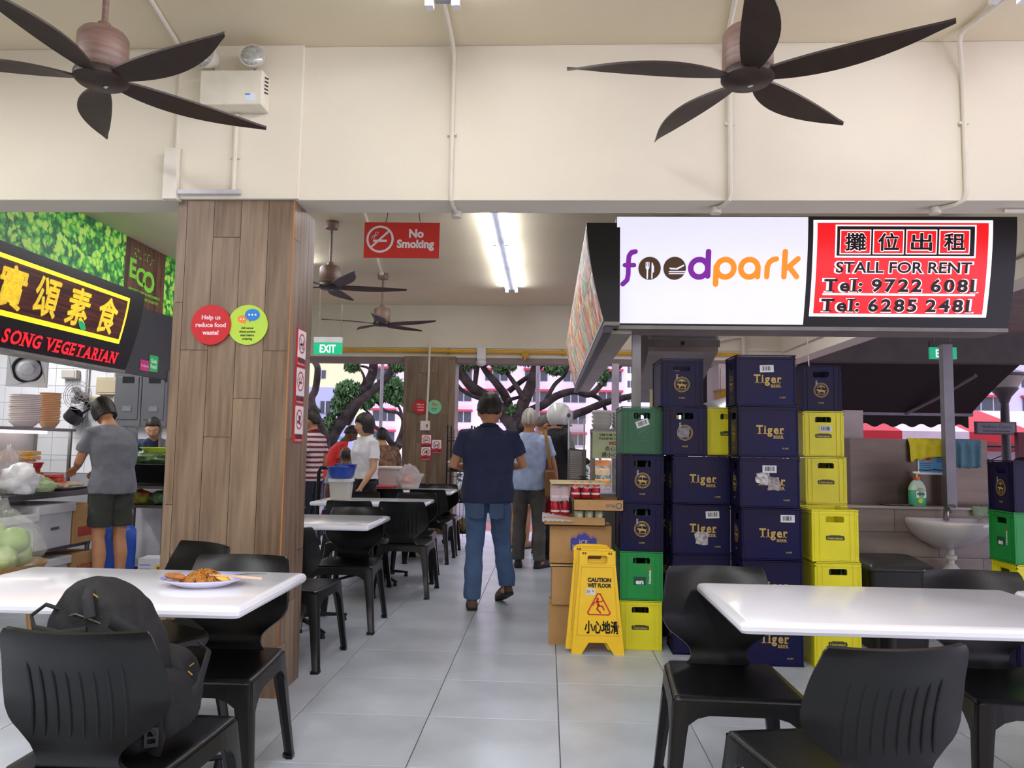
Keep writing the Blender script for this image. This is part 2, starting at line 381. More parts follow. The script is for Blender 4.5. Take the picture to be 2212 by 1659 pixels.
def fan_proto():
    t = thing('ceiling_fan', 'five-bladed dark brown ceiling fan hanging above the table with the noodles', 'ceiling fan', (-1.86, 2.98, 2.765), 0, 'ceiling fans')
    MB().cyl((0, 0, .2), (0, 0, .6), .013, n=10).build('rod', FANH, t)
    MB().lathe([(.0, .625), (.062, .625), (.066, .58), (.06, .555), (0, .555)]).build('ceiling_rose', FANH, t)
    MB().lathe([(0, .232), (.026, .232), (.034, .2), (.085, .19), (.098, .17), (.1, .04), (.092, .02), (0, .02)]).build('motor_housing', FANH, t)
    MB().lathe([(0, .022), (.095, .022), (.105, .01), (.105, -.012), (.088, -.028), (0, -.034)]).build('hub_cap', FANM, t)
    MB().box((.02, 0, -.034), (.012, .02, .002)).build('badge', WHITEP, t, smooth=False)
    for k in range(5):
        def fn(u, v, k=k):
            r = .085 + .635*u
            w = .035 + .115*sin(pi*min(1, u*1.08 + .04))**.75*(1 - .25*u); w *= 1 if u < .9 else max(.12, (1-u)/.1)
            q = (v - .5)*w - .07*u*u + .018*sin(pi*u); z = -.02*(v - .5)*(1-u*.5) + .012*u
            a = radians(72*k)
            return Vector((r*cos(a) - q*sin(a), r*sin(a) + q*cos(a), z)), Vector((0, 0, 1))
        MB().slab(fn, 14, 3, .009).build('blade', FANM, t)
    return t
f0 = fan_proto(); f0.rotation_euler = (0, 0, radians(52))
dup(f0, (.78, 3.0, 2.762), radians(46), 'five-bladed dark brown ceiling fan hanging above the stacked beer crates')
dup(f0, (-2.08, 7.1, 2.765), radians(20), 'brown ceiling fan half behind the wood-tiled column, above the blue basin')
dup(f0, (-2.06, 9.3, 2.765), radians(62), 'small brown ceiling fan hanging beside the EXIT sign near the far wall')
# ------------------------------------------------------------------ conduits down the beam
def conduit(name, label, pts, ends=True, clips=(), r=.0125):
    t = thing(name, label, 'pipe', pts[0], 0, 'white painted conduits'); o = Vector(pts[0])
    P = [Vector(p) - o for p in pts]; Q = [P[0]]
    for i in range(1, len(P)-1):
        a = (P[i-1]-P[i]).normalized(); b = (P[i+1]-P[i]).normalized(); Q += [P[i] + a*.05, P[i] + (a+b)*.013, P[i] + b*.05]
    Q.append(P[-1]); MB().tube(Q, r, 8).build('pipe', WPIPE, t)
    if ends: MB().cyl(P[-1] + Vector((0, 0, .012)), P[-1] - Vector((0, 0, .024)), .028, n=12).build('junction_box', WPIPE, t)
    for c in clips: MB().box(Vector(c) - o, (.05, .012, .014)).build('clip', WPIPE, t, smooth=False)
    return t
def xz(px, py, Y):
    v = Vector(((px-1106)/1662, (829.5-py)/1662, -1)); d = cam.matrix_world.to_3x3() @ v; k = Y/d.y
    return Vector((d.x*k, Y, 1.27 + d.z*k))
bx_ = xz(976, 300, 3.885).x
conduit('conduit', 'white conduit running from the centre ceiling tubes down the beam', [(-.515, 3.44, 3.36), (bx_, 3.86, 3.36), (bx_, 3.885, 3.3), (bx_, 3.885, 2.54), (bx_+.01, 4.08, 2.535)], True, [(bx_, 3.888, 2.9)])
bx_ = xz(1577, 300, 3.885).x
conduit('conduit', 'white conduit behind the fan blades, down the beam above the lit signs', [(.8, 3.05, 3.377), (bx_-.02, 3.87, 3.377), (bx_, 3.885, 3.3), (bx_, 3.885, 2.54), (bx_-.05, 4.0, 2.535)], True, [(bx_, 3.888, 2.95)])
bx_ = xz(2084, 300, 3.885).x
conduit('conduit', 'white conduit on the beam nearest the corner tubes, bending to the soffit', [(2.08, 3.44, 3.36), (bx_-.06, 3.8, 3.377), (bx_, 3.885, 3.2), (bx_, 3.885, 2.54), (bx_-.1, 4.0, 2.535)], True, [(bx_, 3.888, 2.95)])
bx_ = xz(386, 250, 3.885).x
conduit('conduit', 'white conduit passing behind the fan down to the white trunking box', [(-1.86, 3.02, 3.377), (bx_, 3.85, 3.377), (bx_, 3.885, 3.3), (bx_, 3.885, 2.82)], False)
bx_ = xz(510, 300, 3.87).x
conduit('conduit', 'short white conduit dropping from the emergency light to the column top', [(bx_, 3.865, 3.0), (bx_, 3.865, 2.57)], False, [(bx_, 3.87, 2.77)])
conduit('conduit', 'long white conduit crossing the far ceiling towards the distant fan', [(-1.32, 4.16, 3.375), (-1.75, 7.2, 3.375), (-2.06, 9.2, 3.375)], True)
conduit('conduit', 'thin white conduit along the soffit in the corner above the red sign', [(2.35, 4.02, 2.535), (4.0, 4.02, 2.535)], False)
p = xz(385, 416, 3.87); q = xz(522, 414, 3.87)
tag(MB().bx(p.x, q.x, 3.852, 3.877, p.z-.012, p.z+.012).build('cable_trunking', mt('#cfcdd2', .5), smooth=False, bevel=.004), 'short horizontal grey-white trunking along the top of the wooden column', 'trunking')
t = thing('trunking_box', 'tall white plastic trunking box beside the wooden column top', 'trunking', (-1.995, 3.885, 2.55))
MB().bx(-.04, .035, -.04, .015, -.01, .265).build('cover', mt('#e4dfd0', .6), t, smooth=False, bevel=.003)
MB().bx(-.045, .04, -.012, .015, -.013, .268).build('base_tray', mt('#c9c3b4', .6), t, smooth=False)
# ------------------------------------------------------------------ emergency light
t = thing('emergency_light', 'cream twin-spot emergency light box on the beam above the wooden column', 'emergency light', (-1.66, 3.878, 3.012))
MB().bx(-.165, .165, -.11, 0, 0, .185).build('battery_box', mt('#dcd6c4', .55), t, smooth=False, bevel=.006)
for k in range(5): MB().box((.1665, -.055, .085 + .02*k), (.002, .05, .008), rot=(.3, 0, 0)).build('vent', DARKM, t, smooth=False)
st = MB().bx(.075, .13, -.1125, -.11, .02, .06).build('sticker', mt('#d7e2ee', .5), t, smooth=False)
MB().bx(.078, .105, -.1135, -.1125, .05, .057).build('stripe', mt('#3f7fc0', .5), st, smooth=False)
GLASSL = M('lamp_glass', '#b9bcb9', .15, v=.2, s=60, met=.3)
for x, ry in ((-.11, -.5), (.105, .06)):
    e = MB().lathe([(0, .0), (.04, .005), (.062, .04), (.066, .06), (0, .06)], 20).build('lamp_head', mt('#cfc9bb', .5), t, loc=(x, -.06, .25), rot=(radians(82), 0, ry))
    MB().lathe([(0, .078), (.03, .075), (.058, .062), (.06, .058), (0, .058)], 20).build('lens', GLASSL, e)
    MB().cyl((0, 0, 0), (0, 0, .075), .012, n=8).build('bracket', mt('#b7b09f', .5), t, loc=(x, -.055, .18))
# ------------------------------------------------------------------ hanging signs
GREEN = M('lit_exit_green', '#12b07c', .4, v=.0, em=.55); WLIT = M('lit_white', '#f4f8ff', .4, v=0, em=.95)
def exit_sign(label, x0, x1, y, z0, z1, rods, hc='#e2e6e6'):
    w = x1-x0; h = z1-z0
    t = thing('exit_sign', label, 'exit sign', ((x0+x1)/2, y, z0), 0, 'lit exit signs')
    MB().bx(-w/2, w/2, -.02, .02, h*.68, h).build('housing', mt(hc, .5), t, smooth=False)
    pn = MB().bx(-w/2, w/2, -.016, .016, 0, h*.68).build('lit_panel', GREEN, t, smooth=False)
    MB().text('EXIT', h*.46, (0, h*.34), lambda u, v, o=0.: (u, -.016-o, v), bold=.02, fit=w*.56).build('lettering', WLIT, pn, smooth=False)
    for s in rods: MB().cyl((s*w, 0, h), (s*w, 0, 3.39-z0), .004, n=6).build('rod', mt('#8c8578', .5), t)
exit_sign('green lit EXIT sign hanging on rods beside the wooden column', -2.80, -2.46, 9.0, 2.342, 2.548, (-.35, .44))
exit_sign('dimmer green EXIT sign half hidden by the stall post under the awning', 4.37, 4.67, 9.0, 2.36, 2.56, (-.3, .3), '#3a3638')
RED = mt('#d8342c', .5, v=.03); WHT = mt('#f1eceb', .55, v=.02); BLK = mt('#141414', .6); PRED = mt('#c8202c', .5, v=.03)
def nosmoke(m, c, r, mp, mr=0, mw=1, inv=False):
    m.ring(c, r*.84, r, mp, .0014, mr)
    m.stroke([(c[0]-.5*r, c[1]-.12*r), (c[0]+.5*r, c[1]-.12*r)], r*.17, mp, .0014, mw, cap=False)
    m.stroke([(c[0]-.62*r, c[1]-.58*r), (c[0]+.62*r, c[1]+.58*r)], r*.15, mp, .0018, mr, cap=False)
    for k in (0, .16): m.stroke([(c[0]+(-.6+k)*r, c[1]+.02*r), (c[0]+(-.55+k)*r, c[1]+.2*r), (c[0]+(-.38+k)*r, c[1]+.3*r), (c[0]+(-.3+k)*r, c[1]+.52*r)], r*.06, mp, .0014, mw)
t = thing('no_smoking_sign', 'red hanging board with white no-smoking symbol under the beam', 'sign', (-.93, 4.7, 2.555))
t.rotation_euler = (0, radians(.3), 0)
bd = MB().bx(-.238, .238, -.004, .004, -.113, .113).build('board', RED, t, smooth=False)
m = MB(); nosmoke(m, (-.137, .005), .087, lambda u, v, o=0.: (u, -.004-o, v), 0, 0)
m.text('No', .052, (.092, .045), lambda u, v, o=0.: (u, -.004-o, v), bold=.045).text('Smoking', .052, (.088, -.022), lambda u, v, o=0.: (u, -.004-o, v), bold=.045, fit=.235)
m.build('lettering', WHT, bd, smooth=False)
for s, dx in ((-.11, .02), (.12, -.02)): MB().tube([(s, 0, .1), (s+dx*.5, 0, .13), (s+dx, 0, .2), (s+dx, .02, .83)], .0022, 5).build('wire', DARKM, t)
# ------------------------------------------------------------------ far wall pipe
t = thing('gas_pipe', 'yellow gas pipe running along the far wall above the openings', 'pipe', (-3.4, 11.34, 2.69))
MB().cyl((0, 0, 0), (6.2, 0, -.01), .026, n=10).build('pipe', mt('#d8a51c', .45), t)
for x in (1.9, 3.6, 5.4): MB().box((x, .02, -.005), (.04, .05, .08)).build('bracket', mt('#b28816', .5), t, smooth=False)
MB().box((3.05, -.01, -.05), (.1, .06, .09)).box((3.05, -.03, -.1), (.03, .04, .06)).build('valve', mt('#c08f18', .5), t, smooth=False, bevel=.01)
t = thing('conduit', 'thin white conduit with switch box down the far wooden column', 'pipe', (-1.78, 11.24, 1.62), 0, 'white painted conduits')
MB().cyl((0, 0, 0), (.02, 0, 1.2), .017, n=8).build('pipe', WPIPE, t)
sw = MB().box((-.02, 0, -.05), (.14, .06, .14)).build('switch_box', mt('#e4e0dc', .5), t, smooth=False, bevel=.006)
MB().box((.01, -.032, -.05), (.02, .006, .05)).build('switch', PRED, sw, smooth=False)
t = thing('camera_box', 'small white surveillance camera on the far header', 'camera', (-1.0, 11.36, 2.55))
MB().box((0, -.02, .1), (.13, .07, .2)).build('junction_box', WHITEP, t, smooth=False, bevel=.006); MB().ell((0, -.05, -.03), (.075, .075, .06), 14, 8).build('dome', WHITEP, t)
# ------------------------------------------------------------------ stickers on the columns
def round_sign(label, c, r, y, col, lines, hs, tcol, icon=None, rz=0):
    t = thing('round_sign', label, 'sign', (c[0], y, c[1]), rz, 'round food waste signs')
    d = MB().lathe([(0, -.004), (r, -.004), (r, .004), (0, .004)], 40).build('disc', mt(col, .5, v=.02), t, rot=(pi/2, 0, 0))
    mpp = lambda u, v, o=0.: (u, v, .004 + o)
    m = MB()
    for (s, yy), h in zip(lines, hs): m.text(s, h, (0, yy), mpp, bold=.035)
    m.build('lettering', mt(tcol, .6), d, smooth=False)
    if icon:
        m = MB(); icon(m, mpp, r); m.build('icon', [mt('#1f7fd6', .5), mt('#f08a2c', .5), mt('#f4f4f4', .5)], d, smooth=False)
def bubbles(m, mp, r):
    m.disc((.22*r, .5*r), .38*r, mp, .0012, 0, 24, .3*r); m.flat([(.0, .36*r), (.3*r, .3*r), (.08*r, .13*r)], mp, .0013, 0)
    m.disc((-.28*r, .28*r), .24*r, mp, .0011, 1, 20, .2*r); m.flat([(-.3*r, .16*r), (-.1*r, .16*r), (-.12*r, .04*r)], mp, .0012, 1)
    for k in (-.16, 0, .16): m.disc((.22*r+k*r, .5*r), .05*r, mp, .002, 2, 8)
    for k in (-.07, .07): m.disc((-.28*r+k*r, .28*r), .04*r, mp, .002, 2, 8)
def fruit(m, mp, r): m.disc((-.15*r, .45*r), .2*r, mp, .0012, 1, 14); m.disc((.2*r, .3*r), .22*r, mp, .0013, 1, 14, .14*r)
p = xz(457, 702, 3.893); q = xz(536, 702, 3.897)
round_sign('red round sign with white lettering on the near wooden column', (p.x, p.z), .105, 3.889, '#c4121c', [('Help us', .04), ('reduce food', 0), ('waste!', -.04)], (.024, .024, .024), '#f4c9d3')
round_sign('lime round sign with speech bubbles on the near wooden column', (q.x, q.z), .105, 3.895, '#b5d645', [('Ask server', -.016), ('about portion', -.035), ('sizes before', -.054), ('ordering', -.073)], (.011, .011, .011, .011), '#2c3a14', bubbles)
p = xz(908, 879, 11.22); q = xz(938, 879, 11.22)
round_sign('red round sign on the far wooden column', (p.x, p.z), .105, 11.232, '#c4121c', [('Help us', .04), ('reduce', 0), ('waste!', -.04)], (.026, .026, .026), '#f4c9d3')
round_sign('pale green round sign on the far wooden column', (q.x, q.z), .105, 11.24, '#7fcfa2', [('some leftover', -.02), ('is good for', -.045)], (.011, .011), '#2c3a14', fruit)
def ban_sign(name, label, cx, cz, w, h, place, rz, kind, txt, grp):
    t = thing(name, label, 'sign', place(cx, cz), rz, grp)
    bd = MB().bx(-w/2, w/2, -.003, .003, -h/2, h/2).build('board', PRED, t, smooth=False)
    mpp = lambda u, v, o=0.: (u, -.003-o, v)
    m = MB(); a = w*.46
    m.flat([(x, y + h/2 - w/2) for x, y in rrect(-a, a, -w*.56 if h > 1.3*w else -a*.8, a, w*.06)], mpp, .001, 1)
    c = (0, h/2 - w*.52); r = w*.36
    if kind == 'smoke': nosmoke(m, c, r, mpp, 0, 2)
    else:
        m.ring(c, r*.84, r, mpp, .0016, 0)
        if kind == 'dog': m.stroke([(c[0]-.5*r, c[1]-.1*r), (c[0]+.4*r, c[1]-.05*r), (c[0]+.5*r, c[1]+.3*r)], r*.22, mpp, .0014, 2); [m.stroke([(c[0]+k*r, c[1]-.1*r), (c[0]+(k-.06)*r, c[1]-.55*r)], r*.1, mpp, .0014, 2) for k in (-.45, -.25, .25, .4)]
        else: m.flat([(c[0]-.05*r, c[1]+.4*r), (c[0]+.45*r, c[1]+.4*r), (c[0]+.35*r, c[1]-.5*r), (c[0]+.05*r, c[1]-.5*r)], mpp, .0014, 2); m.disc((c[0]-.3*r, c[1]-.25*r), .25*r, mpp, .0014, 2, 12, .2*r)
        m.stroke([(c[0]+.62*r, c[1]-.58*r), (c[0]-.62*r, c[1]+.58*r)], r*.13, mpp, .0018, 0, cap=False)
    m.text(txt[0], w*.17, (0, -h/2 + (h-w)*.62), mpp, bold=.03, mi=1, fit=w*.75).text(txt[1], w*.07, (0, -h/2 + (h-w)*.25), mpp, bold=.02, mi=1, fit=w*.7)
    m.build('lettering', [PRED, WHT, BLK], bd, smooth=False)
side = lambda y, z: (-1.342, y, z)
for k, (kd, tx, lb) in enumerate([('dog', ('不准带宠物', 'NO PETS'), 'red and white no-pets sign, topmost on the side of the near wooden column'), ('smoke', ('禁止吸烟', 'NO SMOKING'), 'red and white no-smoking sign, middle one on the side of the near wooden column'), ('food', ('不准外来饮食', 'NO OUTSIDE FOOD'), 'red and white no-outside-food sign, lowest on the side of the near wooden column')]):
    ban_sign('prohibition_sign', lb, 4.085, 1.79 - .205*k, .15, .2, side, pi/2, kd, tx, 'prohibition signs')
for kd, px_, py_, tx, lb in (('smoke', 921, 953, ('禁止吸烟', 'NO SMOKING'), 'white and red no-smoking sign under the switch on the far column'), ('dog', 943, 964, ('不准带宠物', 'NO PETS'), 'white and red no-pets sign, offset to the side on the far column'), ('food', 920, 979, ('不准外来饮食', 'NO FOOD'), 'white and red no-outside-food sign, lowest on the far column')):
    p = xz(px_, py_, 11.24); ban_sign('prohibition_sign', lb, p.x, p.z, .15, .195, lambda a, b: (a, 11.243, b), 0, kd, tx, 'prohibition signs')
# ================================================================== chairs and tables
def onz(px, py, z):
    v = Vector(((px-1106)/1662, (829.5-py)/1662, -1)); d = cam.matrix_world.to_3x3() @ v; k = (z - 1.27)/d.z
    return Vector((d.x*k, d.y*k, z))
def lerp_tab(tab, x):
    for (a, p), (b, q) in zip(tab, tab[1:]):
        if x <= b: 
            t = (x-a)/(b-a); t = t*t*(3-2*t) if False else t
            return p + (q-p)*t
    return tab[-1][1]
def smooth_tab(tab, x):                                             # catmull-rom through the table
    xs = [a for a, b in tab]; ys = [b for a, b in tab]; n = len(xs)
    x = min(max(x, xs[0]), xs[-1]); i = max(0, min(n-2, sum(1 for q in xs if q <= x) - 1))
    t = (x - xs[i])/(xs[i+1]-xs[i]); y0, y1, y2, y3 = ys[max(i-1, 0)], ys[i], ys[i+1], ys[min(i+2, n-1)]
    return .5*(2*y1 + (y2-y0)*t + (2*y0-5*y1+4*y2-y3)*t*t + (3*y1-y0-3*y2+y3)*t**3)
HW = [(.425, .17), (.437, .14), (.455, .112), (.478, .106), (.505, .118), (.535, .152), (.565, .19), (.605, .212), (.65, .214), (.70, .207), (.75, .198), (.785, .19), (.797, .186), (.805, .178)]
BY = [(.425, -.16), (.45, -.19), (.48, -.202), (.52, -.205), (.6, -.215), (.7, -.245), (.805, -.29)]
def chair_proto():
    t = thing('dining_chair', '', 'chair')
    def bk(u, v):
        z = .425 + .38*v; w = smooth_tab(HW, z); q = (u-.5)*2
        c = .05*min(1, max(0, (z-.5)/.12)); y = smooth_tab(BY, z) + c*q*q*.9 - .0
        zz = z
        return Vector((w*q, y, zz)), Vector((-.5*q*(c/.05), 1, .25)).normalized()
    b = MB().slab(bk, 12, 26, .013).build('backrest', BLACKP, t, ang=60)
    for k in range(8):
        x = (k-3.5)*.0345; top = .725 - .022*(1-((k-3.5)/3.5)**2); pts = []
        for i in range(9):
            z = top - (top-.53)*i/8; w = smooth_tab(HW, z); q = x/w; c = .05*min(1, max(0, (z-.5)/.12))
            if abs(q) < .93: pts.append((x, smooth_tab(BY, z) + c*q*q*.9 - .0125, z))
        if len(pts) > 1: MB().tube(pts, [.0015] + [.0055]*(len(pts)-2) + [.002], 6).build('rib', BLACKP, b)
    def st(u, v):                                                      # dished seat whose edges roll down into the apron
        q = (u-.5)*2; e = max(0, (abs(q)-.86)/.14); f = max(0, (v-.9)/.1); g = max(0, (.05-v)/.05)
        y = -.205 + .43*min(v, .9)/.9 - .0; hw = .2 + .02*min(v/.9, 1)
        x = hw*max(-1, min(1, q/.86))*(1 - .05*max(f, g)**2*(abs(q) > .8)) + (1 if q > 0 else -1)*.012*sin(e*pi/2)
        y += .016*sin(f*pi/2) - .004*g
        z = .444 - .013*(1-min(1, q*q))*sin(pi*min(1, v*1.02)) - .034*(1-cos(e*pi/2)) - .034*(1-cos(f*pi/2)) - .004*abs(q)**3
        n = Vector(((1 if q > 0 else -1)*sin(e*pi/2), sin(f*pi/2), cos(max(e, f)*pi/2) + .05)).normalized()
        return Vector((x, y, z)), n
    s = MB().slab(st, 28, 20, .014)
    def apron(pts, out, a1, b1):                                        # pts along one side at the top; an arch is cut below
        n = len(pts) - 1
        def low(i): f = abs(2*i/n - 1); return a1 - (a1-b1)*max(0, (f-.45)/.55)**2.2
        for i in range(n):
            (x0, y0), (x1, y1) = pts[i], pts[i+1]; z0, z1 = low(i), low(i+1); ox, oy = out
            fr = [(x0, y0, .43), (x1, y1, .43), (x1 + ox, y1 + oy, z1), (x0 + ox, y0 + oy, z0)]
            bk_ = [(x - ox*1.6, y - oy*1.6, z) for x, y, z in fr]
            s.add(fr + bk_, [(0, 1, 2, 3), (7, 6, 5, 4), (3, 2, 6, 7)])
    for sx in (-1, 1): apron([(sx*(.2 + .02*i/12 + .011), -.2 + .42*i/12) for i in range(13)][::sx], (sx*.009, 0), .385, .30)
    apron([(-.225 + .45*i/12, .24) for i in range(13)][::-1], (0, .008), .385, .30); apron([(-.205 + .41*i/12, -.208) for i in range(13)], (0, -.008), .385, .30)
    s.build('seat', BLACKP, t, ang=55)
    for sx in (-1, 1):
        for sy in (-1, 1):
            m = MB(); rings = []
            x1 = .212 if sy < 0 else .231; y1 = .212 if sy < 0 else .243
            for z, wx, wy, spl in ((.425, .06, .06, -.002), (.36, .056, .058, .006), (.32, .052, .054, .012), (.2, .044, .047, .027), (.02, .037, .039, .05), (.018, .045, .047, .052), (0, .045, .047, .053)):
                ox, oy = sx*(x1 + spl*.7), sy*(y1 + spl)
                r_ = .012; rings.append([(ox - sx*r_, oy, z), (ox - sx*r_*.3, oy - sy*r_*.3, z), (ox, oy - sy*r_, z), (ox, oy - sy*wy, z), (ox - sx*wx*.55, oy - sy*wy, z), (ox - sx*wx, oy - sy*wy*.55, z), (ox - sx*wx, oy, z)][::-sx*sy])
            m.loft(rings[::-1]); m.build('leg', BLACKP, t, ang=40)
    return t
ch0 = chair_proto(); used = []
def chair(x, y, deg, label, grp='black plastic dining chairs'):
    if not used: o = ch0; o.location = (x, y, 0); o.rotation_euler = (0, 0, radians(deg)); o['label'] = label; o['group'] = grp; used.append(1)
    else: o = dup(ch0, (x, y, 0), radians(deg), label, grp)
    return o
chair(-1.165, 2.155, 0, 'black ribbed chair with its back to the camera, holding the black backpack')
chair(-1.26, 2.95, 181, 'black chair tucked behind the noodle plate table, beside the wooden column')
chair(-1.72, 3.34, 148, 'black chair turned aside behind the noodle plate table, its back against the column')
chair(-1.5, 4.58, 0, 'black chair half hidden by the side of the near wooden column')
chair(-1.42, 5.525, 180, 'black chair facing the camera at the first white table past the column')
chair(-2.0, 5.53, 181, 'black chair beside the column edge at the far side of the first white table')
chair(-1.22, 6.72, 1, 'ribbed black chair on the aisle side, in front of the table with the blue basin')
chair(-1.66, 6.72, -1, 'black chair back just below the white tub with the blue basin')
chair(-1.3, 7.46, 180, 'black chair at the aisle end behind the blue basin table')
chair(-1.87, 7.46, 180, 'black chair behind the blue basin table, in front of the woman in white')
chair(-1.3, 8.62, 1, 'black chair on the aisle side in front of the plastic bag table')
chair(-1.76, 8.62, 0, 'black chair with a red lid edge above it, before the plastic bag table')
chair(-1.3, 9.32, 180, 'farthest black chair beside the aisle, behind the plastic bag table')
chair(-1.68, 9.32, 180, 'small far black chair back right behind the plastic bag')
chair(.672, 2.93, 178, 'black chair facing the camera at the table corner by the beer crates')
chair(.81, 2.215, 11, 'ribbed black chair with its back to the camera at the crate-side table')
chair(1.70, 2.98, 178, 'black chair behind the crate-side table, below the wash basin')
chair(2.24, 3.0, 180, 'black chair cut by the picture edge below the crates in the corner')
def table(x0, y0, w, d, label):
    t = thing('dining_table', label, 'table', (x0 + w/2, y0 + d/2, 0), 0, 'white dining tables')
    m = MB(); pr = [(.0, .75), (-.0, .75)]; rings = []
    for ins, z in ((.020, .71), (.006, .714), (.0, .724), (0, .736), (.006, .746), (.02, .75)):
        rings.append([(x, y, z) for x, y in rrect(-w/2+ins, w/2-ins, -d/2+ins, d/2-ins, .018, 3)])
    m.loft(rings); m.build('tabletop', WHITETOP, t, ang=25)
    for k in (0,):
        MB().cyl((0, 0, .06), (0, 0, .71), .03, n=12).build('post', DARKM, t)
        MB().box((0, 0, .7), (.5, .4, .012)).build('plate', DARKM, t, smooth=False)
        for a in range(4):
            an = radians(45 + 90*a); c, s = cos(an), sin(an); m = MB(); K = Vector((k*w*.27, 0, 0))
            m.tube([K + Vector((c*r, s*r, z)) for r, z in ((.02, .085), (.2, .07), (.37, .045), (.4, .04))], [(.02, .018), (.018, .015), (.015, .011), (.015, .01)], 8)
            m.cyl(K + Vector((c*.385, s*.385, 0)), K + Vector((c*.385, s*.385, .04)), .02, .012, 10).build('foot', DARKM, t)
    return t
table(-2.12, 2.445, 1.15, .70, 'white dining table holding the plate of noodles')
table(-2.31, 5.02, 1.15, .72, 'white dining table just past the wooden column, bare on top')
table(-2.17, 7.0, 1.06, .64, 'white dining table with the blue basin on a tub')
table(-2.2, 8.85, 1.1, .70, 'farthest white dining table, with a plastic bag on it')
t5 = table(.595, 2.43, 1.18, .71, 'white dining table in front of the stacked beer crates')
table(1.815, 2.44, 1.15, .70, 'white dining table of which one corner shows at the picture edge')
# ------------------------------------------------------------------ plate of noodles
pc = onz(438, 1264, .752)
t = thing('plate', 'white oval melamine plate with blue rim on the dining table', 'plate', (pc.x, pc.y, .7505), radians(8))
MB().lathe([(0, 0), (.085, 0), (.095, .006), (.128, .02), (.147, .027), (.147, .030), (.126, .025), (.09, .011), (0, .009)], 40, sx=1, sy=.78).build('dish', mt('#e6e4f2', .25), t)
MB().lathe([(.127, .0262), (.147, .0312), (.148, .029), (.13, .0245)], 40, cap=False, sx=1, sy=.78).build('rim', mt('#9aa0dc', .3), t)
m = MB(); rr = random.Random(3)
for i in range(120):
    a = rr.uniform(0, 6.28); r0 = rr.uniform(0, .06); cx, cy = r0*cos(a), r0*sin(a)*.7; pts = []; d = rr.uniform(0, 6.28)
    for k in range(9):
        h = max(0, .046*(1 - (cx/.088)**2 - (cy/.065)**2)); pts.append((cx, cy, .0125 + h*rr.uniform(.75, 1.05)))
        d += rr.uniform(-.9, .9); cx += .012*cos(d); cy += .012*sin(d)
        if (cx/.088)**2 + (cy/.065)**2 > 1: d += 2.2; cx *= .9; cy *= .9
    m.tube(pts, .0022, 5)
nd = m.build('noodles', M('fried_noodles', '#b97a24', .4, v=.25, s=40, hex2='#8f5414'), None, loc=(pc.x+.005, pc.y, .7505), kind='stuff')
tag(nd, 'heap of brown fried noodles on the oval plate', 'noodles')
def lump(p, d): return p*(1 + .12*noise.noise(p*40))
tag(MB().ell((0, 0, 0), (.04, .026, .013), 14, 8, fn=lump).build('fried_chicken', M('fried_crust', '#a8662c', .6, v=.3, s=60, b=.4), loc=(pc.x-.085, pc.y-.03, .785), rot=(0, .15, .3)), 'brown fried piece at the near end of the noodle plate', 'food')
tag(MB().ell((0, 0, 0), (.04, .02, .008), 14, 8, fn=lump).build('omelette', mt('#d9a83a', .55, v=.15, s=30), loc=(pc.x+.082, pc.y-.022, .783), rot=(0, .2, -.5)), 'yellow egg slice at the fork end of the noodle plate', 'food')
t = thing('fork', 'steel fork lying across the plate rim beside the noodles', 'fork', (pc.x+.1, pc.y+.02, .786), radians(25))
MB().tube([(.0, 0, 0), (.05, 0, .003), (.12, 0, 0)], [(.006, .0015), (.003, .0015), (.005, .0015)], 8).build('handle', STEEL, t)
for k in range(4): MB().tube([(0, -.0075+.005*k, 0), (-.03, -.0075+.005*k, .004), (-.045, -.0075+.005*k, .002)], .0011, 5).build('tine', STEEL, t)
for k in range(2):
    a, b = onz(452, 1239+3*k, .795), onz(566, 1249+2*k, .78)
    tag(MB().tube([a, b], [.0022, .0035], 6).build('chopstick', mt('#d8b8a0', .5)), 'wooden chopstick resting over the noodle plate', 'chopstick', 'pair of chopsticks on the plate')
# ------------------------------------------------------------------ backpack
FAB = M('black_nylon', '#0c0c10', .7, v=.25, s=30, b=.3, bs=400); STRAP = M('black_webbing', '#131418', .65, v=.1, b=.3, bs=700); YEL = mt('#b98f3a', .6)
t = thing('backpack', 'black fabric backpack standing on the near ribbed chair', 'backpack', (-1.2, 2.14, .445), radians(-6)); t.scale = (.86, .9, .96)
def sup(rx, ry, cx, cy, z, n=28, e=.55): return [(cx + rx*abs(cos(a))**e*(1 if cos(a) > 0 else -1), cy + ry*abs(sin(a))**e*(1 if sin(a) > 0 else -1), z) for a in [2*pi*k/n for k in range(n)]]
def wob(rings): return [[(x + .012*noise.noise(Vector((x*9, y*9, z*7))), y + .014*noise.noise(Vector((x*8+5, y*8, z*8))), z) for x, y, z in r] for r in rings]
MB().loft(wob([sup(.16, .08, .03, -.02, 0), sup(.19, .095, .03, -.02, .03), sup(.195, .1, .02, -.02, .14), sup(.185, .1, -.01, -.02, .26), sup(.165, .095, -.035, -.01, .34), sup(.13, .085, -.05, 0, .40), sup(.085, .06, -.06, .0, .445), sup(.03, .02, -.06, 0, .462)])).build('bag_body', FAB, t, sub=3)
pk = MB().loft(wob([sup(.1, .05, .1, .1, .01), sup(.13, .065, .11, .1, .06), sup(.125, .07, .12, .1, .16), sup(.1, .055, .11, .095, .23), sup(.03, .02, .1, .085, .26)])).build('front_pocket', FAB, t, sub=2)
MB().tube([(.0, .15, .2), (.1, .165, .225), (.2, .12, .2)], .005, 6).build('zipper', STRAP, pk)
MB().loft(wob([sup(.04, .07, .2, -.0, .02), sup(.055, .08, .215, 0, .08), sup(.05, .075, .215, 0, .17), sup(.02, .05, .2, 0, .22)])).build('side_pocket', FAB, t, sub=2)
def strap(name, pts, w=.016, th=.003, m_=None): return MB().tube(pts, [(w, th)]*len(pts), 8).build(name, m_ or STRAP, t)
